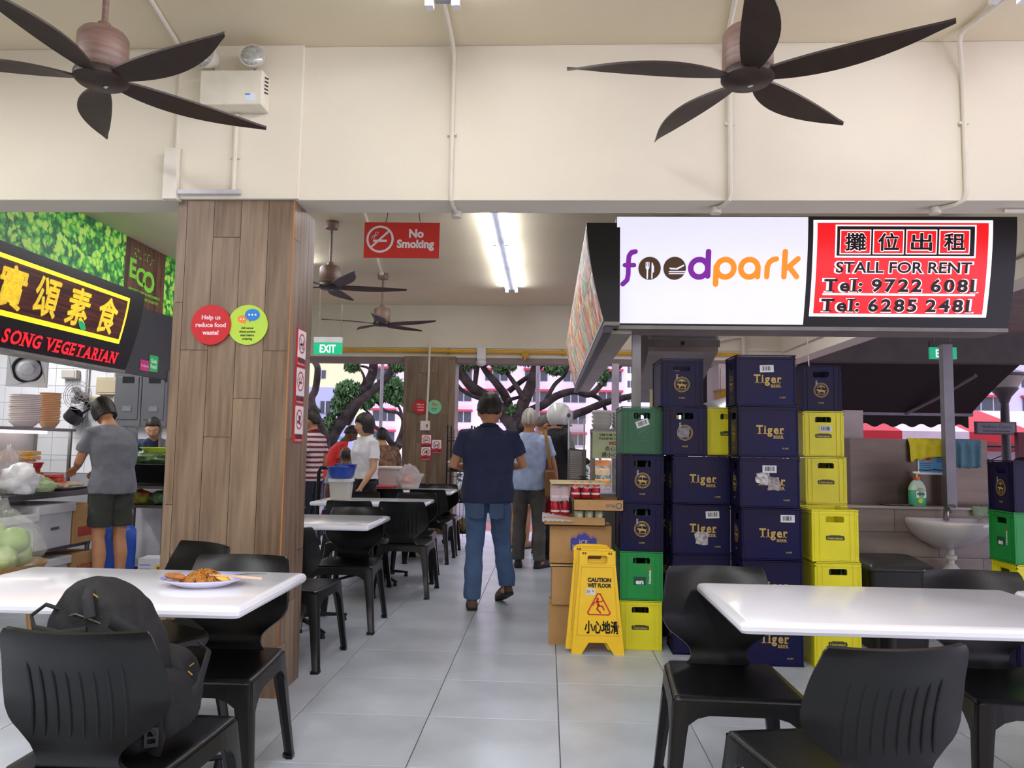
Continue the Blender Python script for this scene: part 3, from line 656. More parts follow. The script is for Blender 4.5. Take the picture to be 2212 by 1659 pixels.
strap('shoulder_strap', [(.06, -.1, .36), (.15, -.09, .32), (.2, -.08, .2), (.225, -.075, .05), (.2, -.06, -.0)], .006, .022)
strap('side_strap', [(.215, -.09, .06), (.25, -.03, .10), (.27, .06, .16), (.25, .14, .235), (.2, .16, .25)], .004, .014)
bk = MB().holed(rsq(-.02, .02, -.026, .026), rrect(-.012, .012, -.016, .016, .003), .006, lambda u, w, o=0.: (u, -o, w)).box((0, .002, 0), (.028, .005, .006)).build('buckle', mt('#2c2e35', .35), t, loc=(.212, -.092, .055), rot=(0, 0, .5))
strap('handle', [(-.11, -.06, .37), (-.175, -.09, .395), (-.215, -.1, .365), (-.19, -.115, .335), (-.1, -.12, .325), (-.02, -.1, .335)], .009, .006)
strap('top_handle', [(-.04, -.07, .44), (-.02, -.105, .42), (.0, -.115, .37)], .016, .004)
MB().tube([(-.12, -.085, .36), (-.06, -.1, .375), (.02, -.1, .355), (.08, -.09, .33)], .003, 5).build('zipper', mt('#4a4335', .5), t)
for p, r in (((.01, -.108, .43), .5), ((.212, -.1, .095), 0), ((.26, .02, .2), .6), ((.245, .05, .215), -.6)): MB().box((0, 0, 0), (.018, .002, .003), rot=(0, r, 0)).build('stitching', YEL, t, smooth=False, loc=p)
for o in t.children:
    if o.name.split('.')[0] in ('bag_body', 'front_pocket', 'side_pocket'):
        tx = bpy.data.textures.new('creases', 'CLOUDS'); tx.noise_scale = .11; tx.noise_depth = 2; d_ = o.modifiers.new('creases', 'DISPLACE'); d_.texture = tx; d_.strength = .03; d_.texture_coords = 'LOCAL'
for q in (.30, .20, .1): MB().tube([(-.16 + .0*q, -.095, q), (-.05, -.125, q+.02), (.1, -.122, q+.02), (.2, -.09, q)], .004, 6).build('seam', STRAP, t)
# ------------------------------------------------------------------ things on the farther tables
def tub(x, y, z, w, h, label, fill, fcol, lidcol, body='#d9dad8'):
    t = thing('plastic_tub', label, 'tub', (x, y, z))
    m = MB(); 
    for q, al in ((w/2, 0),): pass
    m.loft([[(a, b, zz) for a, b in rrect(-s, s, -s*.8, s*.8, .02, 3)] for s, zz in ((w*.43, 0), (w*.5, h))], cap=True)
    m.build('body', M('cloudy_plastic_%d' % int(x*-100), body, .4, v=.03, al=.62), t)
    MB().loft([[(a, b, zz) for a, b in rrect(-s, s, -s*.8, s*.8, .02, 3)] for s, zz in ((w*.41, .004), (w*.43+.06*w*fill*.9, h*fill))]).build('contents', mt(fcol, .8, v=.25, s=45), t)
    MB().loft([[(a, b, zz) for a, b in rrect(-s, s, -s*.8, s*.8, .02, 3)] for s, zz in ((w*.53, h-.02), (w*.54, h-.015), (w*.54, h+.004), (w*.5, h+.012))]).build('lid', mt(lidcol, .4), t, bevel=.002)
    return t
a = xz(740, 1050, 7.35)
tub(a.x, 7.3, .751, .205, .19, 'translucent white tub of pale shreds under the blue basin', .72, '#d6cdae', '#dedfe0')
t = thing('basin', 'blue plastic basin on top of the white tub', 'basin', (a.x, 7.3, .955))
MB().lathe([(0, 0), (.1, 0), (.118, .03), (.132, .095), (.142, .1), (.142, .106), (.126, .104), (.112, .035), (.095, .01), (0, .01)], 28).build('bowl', mt('#1f49a8', .35), t)
tag(MB().ell((0, 0, 0), (.085, .07, .028), 18, 8, fn=lambda p, d: p*(1+.2*noise.noise(p*35))).build('cloth', mt('#23467c', .8, v=.2, s=30), loc=(a.x, 7.3, 1.05)), 'crumpled blue cloth heaped in the blue basin', 'cloth')
tag(MB().loft([[(u, v, z) for u, v in rrect(-s, s, -s*.6, s*.6, .02, 3)] for s, z in ((.08, 0), (.1, .05), (.105, .052), (.1, .058), (.07, .02))]).build('tray', mt('#4a3fb4', .4), loc=(a.x+.02, 7.36, 1.03)), 'small purple-blue tray sticking up in the blue basin', 'tray')
a = xz(842, 1030, 9.2)
tub(a.x, 9.2, .751, .26, .26, 'clear square container of pinkish grains on the far table', .85, '#b59a8c', '#e0d3cf')
tag(MB().box((0, 0, .012), (.46, .3, .024)).build('lid', mt('#a8182a', .4), loc=(a.x-.12, 9.0, .775), bevel=.008), 'dark red flat lid beside the grain container on the far table', 'lid')
BAGP = M('clear_plastic_bag', '#e6e1e4', .18, v=.04, al=.42); BAGW = M('white_plastic_bag', '#e8e8ea', .3, v=.04, al=.85)
def bagblob(name, label, loc, r, mat, seed, rz=0, knot=True, n=(26, 18), amp=.22):
    def fn(p, d):
        q = d*2.1 + Vector((seed*3.1, seed, 0)); k = 1 + amp*noise.noise(q) + amp*.7*noise.noise(q*2.7) + amp*.35*abs(noise.noise(q*6))
        p = p*k
        if d.z > .35 and knot: f = 1 - .62*((d.z-.35)/.65); p = Vector((p.x*f, p.y*f, p.z*(1 + .3*(d.z-.35))))
        p.z = max(p.z, -r[2]*.82); return p
    o = MB().ell((0, 0, r[2]*.82), r, n[0], n[1], fn=fn).build(name, mat, loc=loc, rot=(0, 0, rz), ang=70)
    return tag(o, label, 'bag')
b = xz(880, 1040, 9.2)
bagblob('plastic_bag', 'clear plastic bag of food on the far white table', (b.x, 9.2, .752), (.165, .13, .155), BAGP, 2, n=(40, 28), knot=False, amp=.26)
tag(MB().ell((0, 0, .07), (.075, .06, .065), 16, 10, fn=lambda p, d: p*(1+.25*noise.noise(d*3))).build('food_bag', mt('#d4552c', .5, v=.1), loc=(b.x+.0, 9.2, .80), rot=(.3, 0, 0)), 'orange packet inside the clear plastic bag', 'bag')
tag(MB().ell((0, 0, .035), (.11, .08, .035), 16, 8, fn=lambda p, d: p*(1+.25*noise.noise(d*4))).build('food_bag', mt('#d8c3a8', .6, v=.15), loc=(b.x, 9.2, .758)), 'pale packet at the bottom of the clear plastic bag', 'bag')
# ================================================================== lit sign boxes
def oxp(px, py, X):
    v = Vector(((px-1106)/1662, (829.5-py)/1662, -1)); d = cam.matrix_world.to_3x3() @ v; k = X/d.x
    return d.y*k, 1.27 + d.z*k
def lightbox(name, label, loc, rz, L, h, depth, grp, rec=.14):
    R_ = lambda z: rec*(max(0, h - z)/h)**1.6
    t = thing(name, label, 'sign', loc, rz, grp)
    prof = [(R_(h*k/12), h*k/12) for k in range(13)] + [(depth, h), (depth, 0)]
    MB().loft([[(x, y, z) for y, z in prof] for x in (0, L)]).build('housing', BLACKS, t, ang=30)
    MB().bx(0, L, rec, depth, -.025, 0).build('bottom_frame', mt('#8d8a86', .5, met=.5), t, smooth=False)
    mp = lambda u, z, o=0.: (u, R_(z) - o, z)
    return t, mp
def panel(t, mp, x0, x1, z0, z1, mat, off=.004, name='face_panel', skew=0.):
    n = 10; m = MB(); P = []
    for k in range(n+1):
        z = z0 + (z1-z0)*k/n
        P.append((x0, z)); 
    vs = []
    for o in (off, -.002):
        for k in range(n+1):
            z = z0 + (z1-z0)*k/n; vs += [mp(x0, z, o), mp(x1, z, o)]
    fs = [(2*k, 2*k+1, 2*k+3, 2*k+2) for k in range(n)]; o = 2*n+2
    fs += [(2*k, 2*k+2, o+2*k+2, o+2*k) for k in range(n)] + [(2*k+1, o+2*k+1, o+2*k+3, 2*k+3) for k in range(n)] + [(0, o, o+1, 1), (2*n, 2*n+1, o+2*n+1, o+2*n)]
    return m.add(vs, fs).build(name, mat, t, ang=30)
LITW = M('lit_white_acrylic', '#dfe0f0', .3, v=.01, em=.72); LITR = M('lit_red_acrylic', '#e8141c', .3, v=.02, em=.7)
LIT = lambda h, e=.7: mt(h, .4, v=.02, em=e)
ZB, YF, X0 = 2.1, 5.0, .436
t, mp = lightbox('stall_sign', 'long black sign box over the beer crates with a white and a red lit panel', (X0, YF, ZB), 0, 2.57, .705, .42, 'stall sign boxes')
def S(cx, cy):
    p = xz(1200 + cx*.4575, 440 + cy*.4575, 5.05); return (p.x - X0, p.z - ZB)
a, b = S(283, 556), S(1180, 62)
pw = panel(t, mp, max(.004, a[0]), b[0], max(.012, a[1]), min(.7, b[1]), LITW)
k = 5.06*.4575/1662
LO = lambda u, z, o=0.: mp(u, z, .0045 + o)
def SK(m, pts, w): m.stroke([S(*p) for p in pts], w*k, LO, .001)
m = MB(); SK(m, [(375, 232), (356, 236), (345, 252), (343, 280), (343, 335), (338, 360), (318, 378)], 23); SK(m, [(326, 293), (370, 293)], 21)
m.build('letter', LIT('#7a1a9a', .55), t, smooth=False); m = MB(); m.ring(S(677, 307), 27*k, 53*k, LO); SK(m, [(718, 232), (718, 342)], 26)
m.build('letter', LIT('#7a1a9a', .55), t, smooth=False)
m = MB(); m.disc(S(443, 307), 53*k, LO, .001, 0, 36).build('letter', LIT('#4a3118', .4), t, smooth=False); m = MB().disc(S(561, 307), 53*k, LO, .001, 0, 36); m.build('letter', LIT('#4a3118', .4), t, smooth=False)
m = MB()
for d in (-7, 0, 7): m.stroke([S(433+d, 280), S(433+d, 305)], 4*k, LO, .002)
m.stroke([S(433, 303), S(433, 352)], 7*k, LO, .002); m.flat([S(433-9, 300), S(433+9, 300), S(433+5, 314), S(433-5, 314)], LO, .002)
m.build('fork_mark', LITW, t, smooth=False); m = MB(); m.stroke([S(455, 284), S(455, 352)], 6*k, LO, .002); m.flat([S(454, 280), S(464, 300), S(464, 325), S(455, 328)], LO, .002)
m.build('knife_mark', LITW, t, smooth=False); m = MB(); m.stroke([S(536, 322), S(612, 322)], 5*k, LO, .002).stroke([S(536, 331), S(612, 331)], 5*k, LO, .002); m.flat([S(534, 304), S(570, 306), S(604, 290), S(606, 296), S(575, 313), S(540, 312)], LO, .002)
m.build('spoon_mark', LITW, t, smooth=False)
ORG = LIT('#f08418', .8)
m = MB(); m.ring(S(800, 307), 27*k, 53*k, LO); SK(m, [(757, 300), (757, 378)], 27); m.build('letter', ORG, t, smooth=False); m = MB(); m.ring(S(913, 307), 27*k, 53*k, LO); SK(m, [(954, 300), (954, 345)], 25); m.build('letter', ORG, t, smooth=False); m = MB()
SK(m, [(997, 345), (997, 300), (1006, 280), (1022, 268), (1038, 265)], 25); m.build('letter', ORG, t, smooth=False); m = MB(); SK(m, [(1078, 232), (1078, 345)], 26); SK(m, [(1140, 264), (1092, 306)], 25); SK(m, [(1100, 300), (1138, 345)], 25)
m.build('letter', LIT('#f08418', .8), t, smooth=False)
# red panel
a, b = S(1213, 523), S(2044, 90)
panel(t, mp, a[0], b[0], a[1], b[1], LIT('#fff4f6', 1.0), .003)
panel(t, mp, a[0]+.025, b[0]-.028, a[1]+.018, b[1]-.018, LITR, .006)
LR = lambda u, z, o=0.: mp(u, z, .0065 + o)
mw, mk = MB(), MB()
def rect(m, c0, c1, off): 
    p, q = S(*c0), S(*c1); n = max(1, int(abs(p[1]-q[1])/.012)); zs = [q[1] + (p[1]-q[1])*i/n for i in range(n+1)]
    m.add([LR(x, z, off) for z in zs for x in (p[0], q[0])], [(2*i, 2*i+1, 2*i+3, 2*i+2) for i in range(n)])
rect(mw, (1308, 110), (1972, 262), .0005); rect(mk, (1316, 117), (1964, 254), .001)
for i, ch in enumerate('攤位出租'):
    x = 1404 + 154.5*i
    rect(mw, (x-74, 133), (x+74, 245), .0015)
m2 = MB()
for i, ch in enumerate('攤位出租'):
    x = 1404 + 154.5*i; rect(m2, (x-69, 139), (x+69, 240), .002)
    mw.text(ch, 76*k*.73, S(x, 189), LR, bold=.055, off=.0025, fit=102*k, sy=1.18); mk.text(ch, 72*k*.73, S(x, 189), LR, bold=.03, off=.003, fit=98*k, sy=1.18)
m2.build('character_squares', LITR, t, smooth=False)
for s, h, cy, fit, se in (('STALL FOR RENT', 52, 303, 630, False), ('Tel: 9722 6081', 58, 384, 712, True), ('Tel: 6285 2481', 58, 474, 706, True)):
    cx = {303: 1638, 384: 1630, 474: 1622}[cy]
    mw.text(s, h*k, S(cx, cy), LR, bold=.065, off=.002, serif=se, fit=(fit+8)*k); mk.text(s, h*k*.97, S(cx, cy), LR, bold=.022 if not se else .035, off=.003, serif=se, fit=fit*k*.985)
rect(mw, (1266, 419), (1990, 433), .002); rect(mk, (1270, 424), (1986, 429), .003)
mw.build('lettering_outline', LIT('#fff0f2', .9), t, smooth=False); mk.build('lettering', mt('#1a0c10', .5), t, smooth=False)
# ------------------------------------------------------------------ side box with the food photographs
def food_mat(i):
    m = bpy.data.materials.new('food_photo_print_%d' % i); m.use_nodes = True; tt = m.node_tree; N = tt.nodes; L = tt.links; p = N['Principled BSDF']
    tc = N.new('ShaderNodeTexCoord'); n = N.new('ShaderNodeTexNoise'); n.inputs['Scale'].default_value = 3.2 + .6*i; n.inputs['Detail'].default_value = 4; n.inputs['Distortion'].default_value = 2.5
    L.new(tc.outputs['Object'], n.inputs['Vector']); r = N.new('ShaderNodeValToRGB'); e = r.color_ramp.elements
    cs = [['#2a2c2a', '#8d8f92', '#c8713a', '#e6e0da'], ['#3a2a20', '#b8b4b0', '#5c8a3a', '#e8d8c0'], ['#4a1c14', '#c9622f', '#a7a7a9', '#f0ece6'], ['#23302a', '#9a9894', '#d9a347', '#dcdad8']][i % 4]
    e[0].position = .3; e[0].color = (*lin(cs[0]), 1); e[1].position = .72; e[1].color = (*lin(cs[3]), 1)
    q = e.new(.45); q.color = (*lin(cs[1]), 1); q = e.new(.57); q.color = (*lin(cs[2]), 1)
    L.new(n.outputs['Fac'], r.inputs[0]); L.new(r.outputs[0], p.inputs['Base Color']); L.new(r.outputs[0], p.inputs['Emission Color']); p.inputs['Emission Strength'].default_value = .35
    return m
FOODM = [food_mat(i) for i in range(4)]
t, mp = lightbox('stall_sign', 'lit sign box of food photographs facing the aisle above the queue', (.24, 10.55, 2.1), -pi/2, 5.55, .66, .22, 'stall sign boxes', .12)
panel(t, mp, .02, 5.53, .015, .645, M('menu_backing', '#b9bcbf', .3, em=.25), .002)
for i in range(11):
    for j in range(2): panel(t, mp, .04 + .5*i, .52 + .5*i, .03 + .31*j, .315 + .31*j, FOODM[(i*3 + j*2) % 4], .005, 'menu_photo')
tag(MB().bx(.352, .41, 5.02, 10.54, 2.03, 2.074).build('sign_rail', mt('#4a4a50', .5, met=.2), smooth=False), 'dark grey edge rail under the food photograph sign box', 'rail')
tag(MB().bx(.412, .56, 5.2, 10.54, 2.05, 2.074).build('sign_rail', mt('#a8a193', .5), smooth=False), 'broad pale metal strip under the food photograph sign box', 'rail')
# ------------------------------------------------------------------ vegetarian stall sign on the left
t, mp = lightbox('stall_sign', 'black sign box with golden characters and red lettering over the vegetarian stall', (-4.02, 4.2, 1.97), pi/2, 3.18, .755, .34, 'stall sign boxes', .16)
def Lp(px, py, X=-4.07): y, z = oxp(px, py, X); return (y - 4.2, z - 1.97)
tr, br = Lp(270, 642, -4.04), Lp(254, 743, -4.12)
z1, z0, x1 = tr[1], br[1], max(tr[0], br[0])
YL = LIT('#f2dc2a', .9)
panel(t, mp, .2, x1, z0, z1, YL, .003, 'frame_panel'); panel(t, mp, .22, x1-.035, z0+.04, z1-.035, M('reddish_wood_print', '#6a3424', .4, s=5, st=(.6, 8, 8), hex2='#331712', em=.12), .006, 'wood_panel')
LL = lambda u, z, o=0.: mp(u, z, .0065 + o)
GOLDL = M('gold_leaf', '#e8c838', .35, v=.12, s=30, em=.55)
for ch, q in zip('實頌素食', ((22, 616), (97, 638), (166, 661), (228, 682))):
    c = Lp(*q); c = (c[0], (z0+z1)/2)
    e = MB().text(ch, .27*.73, c, LL, bold=.05, off=.001, fit=.31, sy=1.25).build('character', mt('#8a6a14', .4), t, smooth=False)
    MB().text(ch, .27*.73, c, LL, bold=.028, off=.0025, fit=.30, sy=1.25).build('gold_face', GOLDL, e, smooth=False)
c = Lp(180, 697); LF = MB().flat([(c[0]-.07+.14*q, c[1] + .03*sin(pi*q) - .05*q) for q in [k/8 for k in range(9)]] + [(c[0]+.07-.14*q, c[1] - .05 - .035*sin(pi*q) + .05*q) for q in [k/8 for k in range(1, 8)]], LL, .005)
LF.build('leaf_mark', LIT('#1fa868', .5), t, smooth=False)
a, b = Lp(2, 702, -4.15), Lp(250, 760, -4.15)
MB().text('SONG VEGETARIAN', .105, ((a[0]+b[0])/2+.02, .095), LL, bold=.03, off=.002, serif=True, fit=(b[0]-a[0])*1.0).build('lettering', LIT('#e8242e', .8), t, smooth=False)
tag(MB().bx(-4.366, -4.33, 7.42, 8.6, 1.97, 2.70).build('dark_fascia_panel', M('charcoal_panel', '#35363c', .55, v=.1), smooth=False), 'plain charcoal fascia panel beyond the golden character sign', 'panel')
MR = LEFTW(-4.329); t = thing('sticker', 'pink and green delivery stickers on the charcoal fascia panel', 'sticker', (0, 0, 0))
y0, z0_ = oxp(303, 776, -4.329); y1, z1_ = oxp(322, 803, -4.329)
MB().flat([(y0, z1_), (y1, z1_), (y1, z0_), (y0, z0_)], MR, .002).build('pink_sheet', mt('#c22a78', .5), t, smooth=False)
MB().text('foodpanda', .03, ((y0+y1)/2, (z0_+z1_)/2), MR, bold=.02, off=.003, fit=(y1-y0)*.8).build('lettering', mt('#e9b9d0', .5), t, smooth=False)
y2, z2 = oxp(323, 766, -4.329); y3, z3 = oxp(340, 805, -4.329)
MB().flat(rrect(y2, y3, z3, z2, .02), MR, .002).build('green_sheet', mt('#1fae5c', .5), t, smooth=False)
MB().text('Grab', .045, ((y2+y3)/2, (z2+z3)/2+.03), MR, bold=.03, off=.003).text('Food', .045, ((y2+y3)/2, (z2+z3)/2-.03), MR, bold=.03, off=.003).build('lettering', mt('#d8f0e0', .5), t, smooth=False)
# ================================================================== beer crates
CW, CD, CH = .362, .276, .31
NAVY = M('navy_crate_plastic', '#0f1340', .4, v=.14, s=4, hex2='#1b1434', b=.04, bs=40, spec=.22); GRN = M('green_crate_plastic', '#0f8a3c', .42, v=.06); DGRN = M('dark_green_crate_plastic', '#1d5a39', .45, v=.1)
YELC = M('yellow_crate_plastic', '#dcd41c', .42, v=.04); NLBL = mt('#3b3a18', .5)
GLB = M('brown_bottle_glass', '#2b1a10', .12, v=.1); GLG = M('green_bottle_glass', '#12492a', .12, v=.1)
def roundel(m, c, r, mp):
    m.ring(c, r*.93, r, mp).ring(c, r*.80, r*.84, mp)
    m.stroke([(c[0]+.02*r, c[1]-.1*r), (c[0], c[1]+.42*r)], r*.07, mp, .0014)
    for a in (20, 60, 100, 140, 175): m.stroke([(c[0], c[1]+.42*r), (c[0]+.3*r*cos(radians(a)), c[1]+(.45+.2*sin(radians(a)))*r), (c[0]+.5*r*cos(radians(a)), c[1]+(.32+.12*sin(radians(a)))*r)], r*.11, mp, .0014)
    m.flat([(c[0]+x*r, c[1]+y*r) for x, y in ((-.62, .02), (-.5, .14), (-.36, .08), (.3, .02), (.5, -.06), (.62, .06), (.66, .0), (.52, -.16), (.48, -.42), (.36, -.42), (.34, -.22), (-.2, -.24), (-.22, -.44), (-.36, -.44), (-.38, -.14), (-.56, -.1))], mp, .0014)
    for x in (-.4, -.1, .15, .4): m.stroke([(c[0]+(x-.1)*r, c[1]-.6*r), (c[0]+x*r, c[1]-.5*r), (c[0]+(x+.12)*r, c[1]-.6*r)], r*.06, mp, .0014)
FL = lambda u, w, o=0.: (u, -CD/2 - o, w); FE = lambda u, w, o=0.: (-CW/2 - o, -u, w)   # long face; end face that comes to the front when turned 90 deg
def crate_proto(kind):
    t = thing('beer_crate', '', 'crate'); col = {'navy': NAVY, 'green': GRN, 'dgreen': DGRN, 'yellow': YELC}[kind]
    x, y = CW/2 - .005, CD/2 - .005; m = MB()
    m.bx(-x+.011, x-.011, -y, -y+.01, .0, CH-.01).bx(-x+.011, x-.011, y-.01, y, .0, CH-.01).bx(-x, x, -y, y, 0, .012)
    hole = rrect(-.054, .054, .228, .270, .012)
    if kind in ('yellow', 'green'): hole = [(u, w + (.014*(1-(u/.054)**2) if w < .245 else 0)) for u, w in hole]
    for s in (1, -1): m.holed(rsq(-y, y, 0, CH-.01), hole, .01, lambda u, w, o=0., s=s: (s*(x + o), s*u, w))
    m.build('body', col, t, smooth=False)
    m = MB()
    for z0, z1, e in ((.258 if kind != 'yellow' else .272, CH, .0),): pass
    e0, e1 = .0, .004
    for nm_, z0, z1 in (('rim_band', .283, .289), ('rim', CH-.007, CH-.001), ('foot_band', .004, .01)):
        m = MB(); m.bx(-CW/2, CW/2, -CD/2, -CD/2+.008, z0, z1).bx(-CW/2, CW/2, CD/2-.008, CD/2, z0, z1).bx(-CW/2, -CW/2+.008, -CD/2, CD/2, z0, z1).bx(CW/2-.008, CW/2, -CD/2, CD/2, z0, z1)
        m.build(nm_, col, t, smooth=False)
    for q in (-.36, -.27, .27, .36):
        for s in (-1, 1):
            if abs(q) > .3: MB().bx(q*CW*1.33-.003, q*CW*1.33+.003, s*(CD/2-.007)-.006, s*(CD/2-.007)+.006, .008, .3).build('rib', col, t, smooth=False)
            MB().bx(s*(CW/2-.007)-.006, s*(CW/2-.007)+.006, q*CD*1.2-.003, q*CD*1.2+.003, .008, .3).build('rib', col, t, smooth=False)
    for s in (-1, 1):
        for r in (-1, 1): MB().bx(s*(CW/2-.003)-.004*s-.004, s*(CW/2-.003)-.004*s+.004, r*(CD/2-.007)-.004, r*(CD/2-.007)+.004, 0, CH-.004).build('corner_post', col, t, smooth=False)
    F2 = lambda u, w, o=0.: (u, -y - o, w); E2 = lambda u, w, o=0.: (-x - o, -u, w)
    if kind == 'navy':
        m = MB(); m.text('Tiger', .053, (.01, .165), F2, bold=.028, serif=True, fit=.168).text('BEER', .019, (.06, .120), F2, bold=.02, serif=True, fit=.066).text('12 QTS', .009, (.1, .05), F2, bold=.02)
        m.build('lettering', GOLD, t, smooth=False)
        m = MB(); roundel(m, (0, .142), .05, E2); m.text('12 QTS', .009, (0, .055), E2, bold=.03); m.build('emblem', GOLD, t, smooth=False)
    elif kind == 'dgreen':
        m = MB(); m.text("BARON'S", .017, (0, .085), E2, bold=.0, serif=False, fit=.1).text('STRONG BREW', .008, (0, .065), E2, bold=.0, fit=.1)
        sh = [(-.035, .19), (.035, .19), (.038, .15), (.022, .12), (0, .108), (-.022, .12), (-.038, .15)]
        for a, b in zip(sh, sh[1:] + sh[:1]): m.stroke([a, b], .004, E2)
        m.stroke([(-.02, .13), (-.005, .16), (.01, .15), (.02, .17)], .012, E2); m.build('emblem', mt('#3f6b4c', .5), t, smooth=False)
    elif kind == 'yellow':
        m = MB()
        for fm, w in ((E2, .104), (F2, .13)):
            m.flat([(-w/2, .128), (w/2, .128), (w/2+.004, .136), (w/2, .154), (.35*w, .154), (.3*w, .158), (-.3*w, .158), (-.35*w, .154), (-w/2, .154), (-w/2-.004, .146)], fm, .001, 0)
            m.text('Heineken', .0145, (0, .1405), fm, bold=.02, off=.002, mi=1, serif=False, fit=w*.86)
        m.build('label_plate', [NLBL, mt('#b9b244', .5)], t, smooth=False)
    else:
        m = MB(); m.flat([(-.05, .098), (.028, .098), (.028, .15), (-.05, .15)], E2, .001, 0)
        m.text('en', .03, (-.012, .12), E2, bold=.05, off=.002, mi=1, serif=False, fit=.05); m.build('label_plate', [mt('#0c4a3a', .5), mt('#e4efe6', .5)], t, smooth=False); m = MB(); m.text('Heineken', .014, (.052, .15), lambda u, w, o=0.: E2(.052 - (w-.15), .15 + (u-.052), o), bold=.04, mi=1, fit=.085); m.build('side_lettering', [mt('#0c4a3a', .5), mt('#e4efe6', .5), mt('#c43a2c', .5)], t, smooth=False); m = MB()
        c = (.052, .208); m.flat([(c[0] + (.013 if i % 2 == 0 else .0055)*sin(pi*i/5), c[1] + (.013 if i % 2 == 0 else .0055)*cos(pi*i/5)) for i in range(10)], E2, .0012, 2)
        m.build('star_mark', [mt('#0c4a3a', .5), mt('#e4efe6', .5), mt('#c43a2c', .5)], t, smooth=False)
    return t
protos = {k: crate_proto(k) for k in ('navy', 'green', 'dgreen', 'yellow')}; first = {k: True for k in protos}
def crate(kind, x, y, lv, end, label, z=None, rot=0.):
    loc = (x + rnd.uniform(-.006, .006), y + rnd.uniform(-.004, .004), lv*CH if z is None else z); rz = (pi/2 if end else 0) + radians(rot) + rnd.uniform(-.008, .008)
    if first[kind]:
        o = protos[kind]; o.location = loc; o.rotation_euler = (0, 0, rz); o['label'] = label; first[kind] = False
    else: o = dup(protos[kind], loc, rz, label)
    o['group'] = 'stacked beer crates'; return o
def barcode(o, end, u, w, a=0.):
    fm = (lambda q, r, d=0.: (-CW/2 + .005 - d, -q, r)) if end else (lambda q, r, d=0.: (q, -CD/2 + .005 - d, r))
    mp = lambda q, r, d=0.: fm(u + q*cos(a) - r*sin(a), w + q*sin(a) + r*cos(a), d)
    m = MB(); m.flat([(-.042, -.022), (.042, -.022), (.042, .022), (-.042, .022)], mp, .0025, 0); q = -.028; rr = random.Random(int(u*1e4)+7)
    while q < .026: wd = rr.choice((.0015, .003, .0045)); m.flat([(q, -.012), (q+wd, -.012), (q+wd, .015), (q, .015)], mp, .0031, 1); q += wd + rr.choice((.002, .004))
    m.build('barcode_sticker', [mt('#cfd0d4', .6), BLK], o, smooth=False)
def scrap(o, end, u, w, sx, sy, seed, col='#b9b6b4'):
    fm = (lambda q, r, d=0.: (-CW/2 + .005 - d, -q, r)) if end else (lambda q, r, d=0.: (q, -CD/2 + .005 - d, r))
    rr = random.Random(seed); n = 18
    MB().flat([(u + sx*(.8+.35*rr.random())*max(-.8, min(.8, 1.2*cos(2*pi*k/n))), w + sy*(.8+.35*rr.random())*max(-.8, min(.8, 1.2*sin(2*pi*k/n)))) for k in range(n)], fm, .002).build('torn_sticker', M('torn_paper_%d' % seed, col, .7, v=.3, s=50, hex2='#6f6a70'), o, smooth=False)
bot = thing('beer_bottle', '', 'bottle'); bot_used = {}
MB().lathe([(0, 0), (.034, .002), (.036, .01), (.036, .16), (.03, .19), (.016, .22), (.0135, .275), (.015, .278), (.015, .285), (0, .285)], 14).build('glass', GLB, bot)
MB().lathe([(0, .2765), (.0165, .276), (.0155, .29), (0, .292)], 12).build('cap', mt('#b9b9bd', .35, met=.6), bot)
def bottles(o, kind, n=2):
    g = 'brown bottles seen through crate handles' if kind == 'b' else 'green bottles seen through crate handles'
    lb = 'brown beer bottle standing inside a navy crate' if kind == 'b' else 'green beer bottle standing inside a crate'
    for k in range(n):
        q = (k - (n-1)/2)*.074; c, s = cos(o.rotation_euler.z), sin(o.rotation_euler.z); lx, ly = -CW/2 + .055, q
        p = (o.location.x + lx*c - ly*s, o.location.y + lx*s + ly*c, o.location.z + .013)
        if not bot_used: b = bot; b.location = p; b['label'] = lb; b['group'] = g; bot_used[1] = 1
        else: b = dup(bot, p, 0, lb, g)
        if kind == 'g': b.children[0].data = GB.data
GB = MB().lathe([(0, 0), (.034, .002), (.036, .01), (.036, .16), (.03, .19), (.016, .22), (.0135, .275), (.015, .278), (.015, .285), (0, .285)], 14).build('glass', GLG); 
ax, ay = .608, 5.03 + CW/2
o = crate('yellow', ax, ay, 0, 1, 'yellow crate at the foot of the stack beside the wet floor sign'); bottles(o, 'g')
o = crate('green', ax, ay, 1, 1, 'bright green crate with a red star, second in the stack beside the wet floor sign'); bottles(o, 'g')
o = crate('navy', ax, ay, 2, 1, 'navy crate with gold roundel directly above the bright green crate'); bottles(o, 'b'); scrap(o, 1, -.03, .19, .008, .022, 3, '#a7a9b2')
o = crate('navy', ax, ay, 3, 1, 'navy crate with gold roundel directly below the dark green crate'); bottles(o, 'b')
o = crate('dgreen', ax, ay, 4, 1, 'dark green crate on top of the stack next to the steamer counter'); bottles(o, 'b'); barcode(o, 1, -.0, .2, .35)
bx0, by = .972, 4.95 + CD/2
crate('navy', bx0, by, 0, 0, 'navy crate on the floor behind the black chair, in the second stack')
crate('navy', bx0, by, 1, 0, 'navy crate second from the floor behind the black chair backrest')
o = crate('navy', bx0, by, 2, 0, 'navy crate whose gold lettering is torn under a silvery scrap'); barcode(o, 0, .068, .248, .05); scrap(o, 0, .0, .1, .05, .05, 11)
crate('navy', bx0, by, 3, 0, 'navy crate with clean gold lettering, on the torn-label crate')
o = crate('navy', .872, 4.97 + CW/2, 4, 1, 'navy crate with a worn grey roundel, beside the half hidden yellow crate'); scrap(o, 1, -.01, .145, .045, .04, 5, '#8d8a94'); bottles(o, 'b', 1)
o = crate('navy', .862, 4.97 + CW/2, 5, 1, 'navy crate with gold roundel topping the second stack, below the white lit panel')
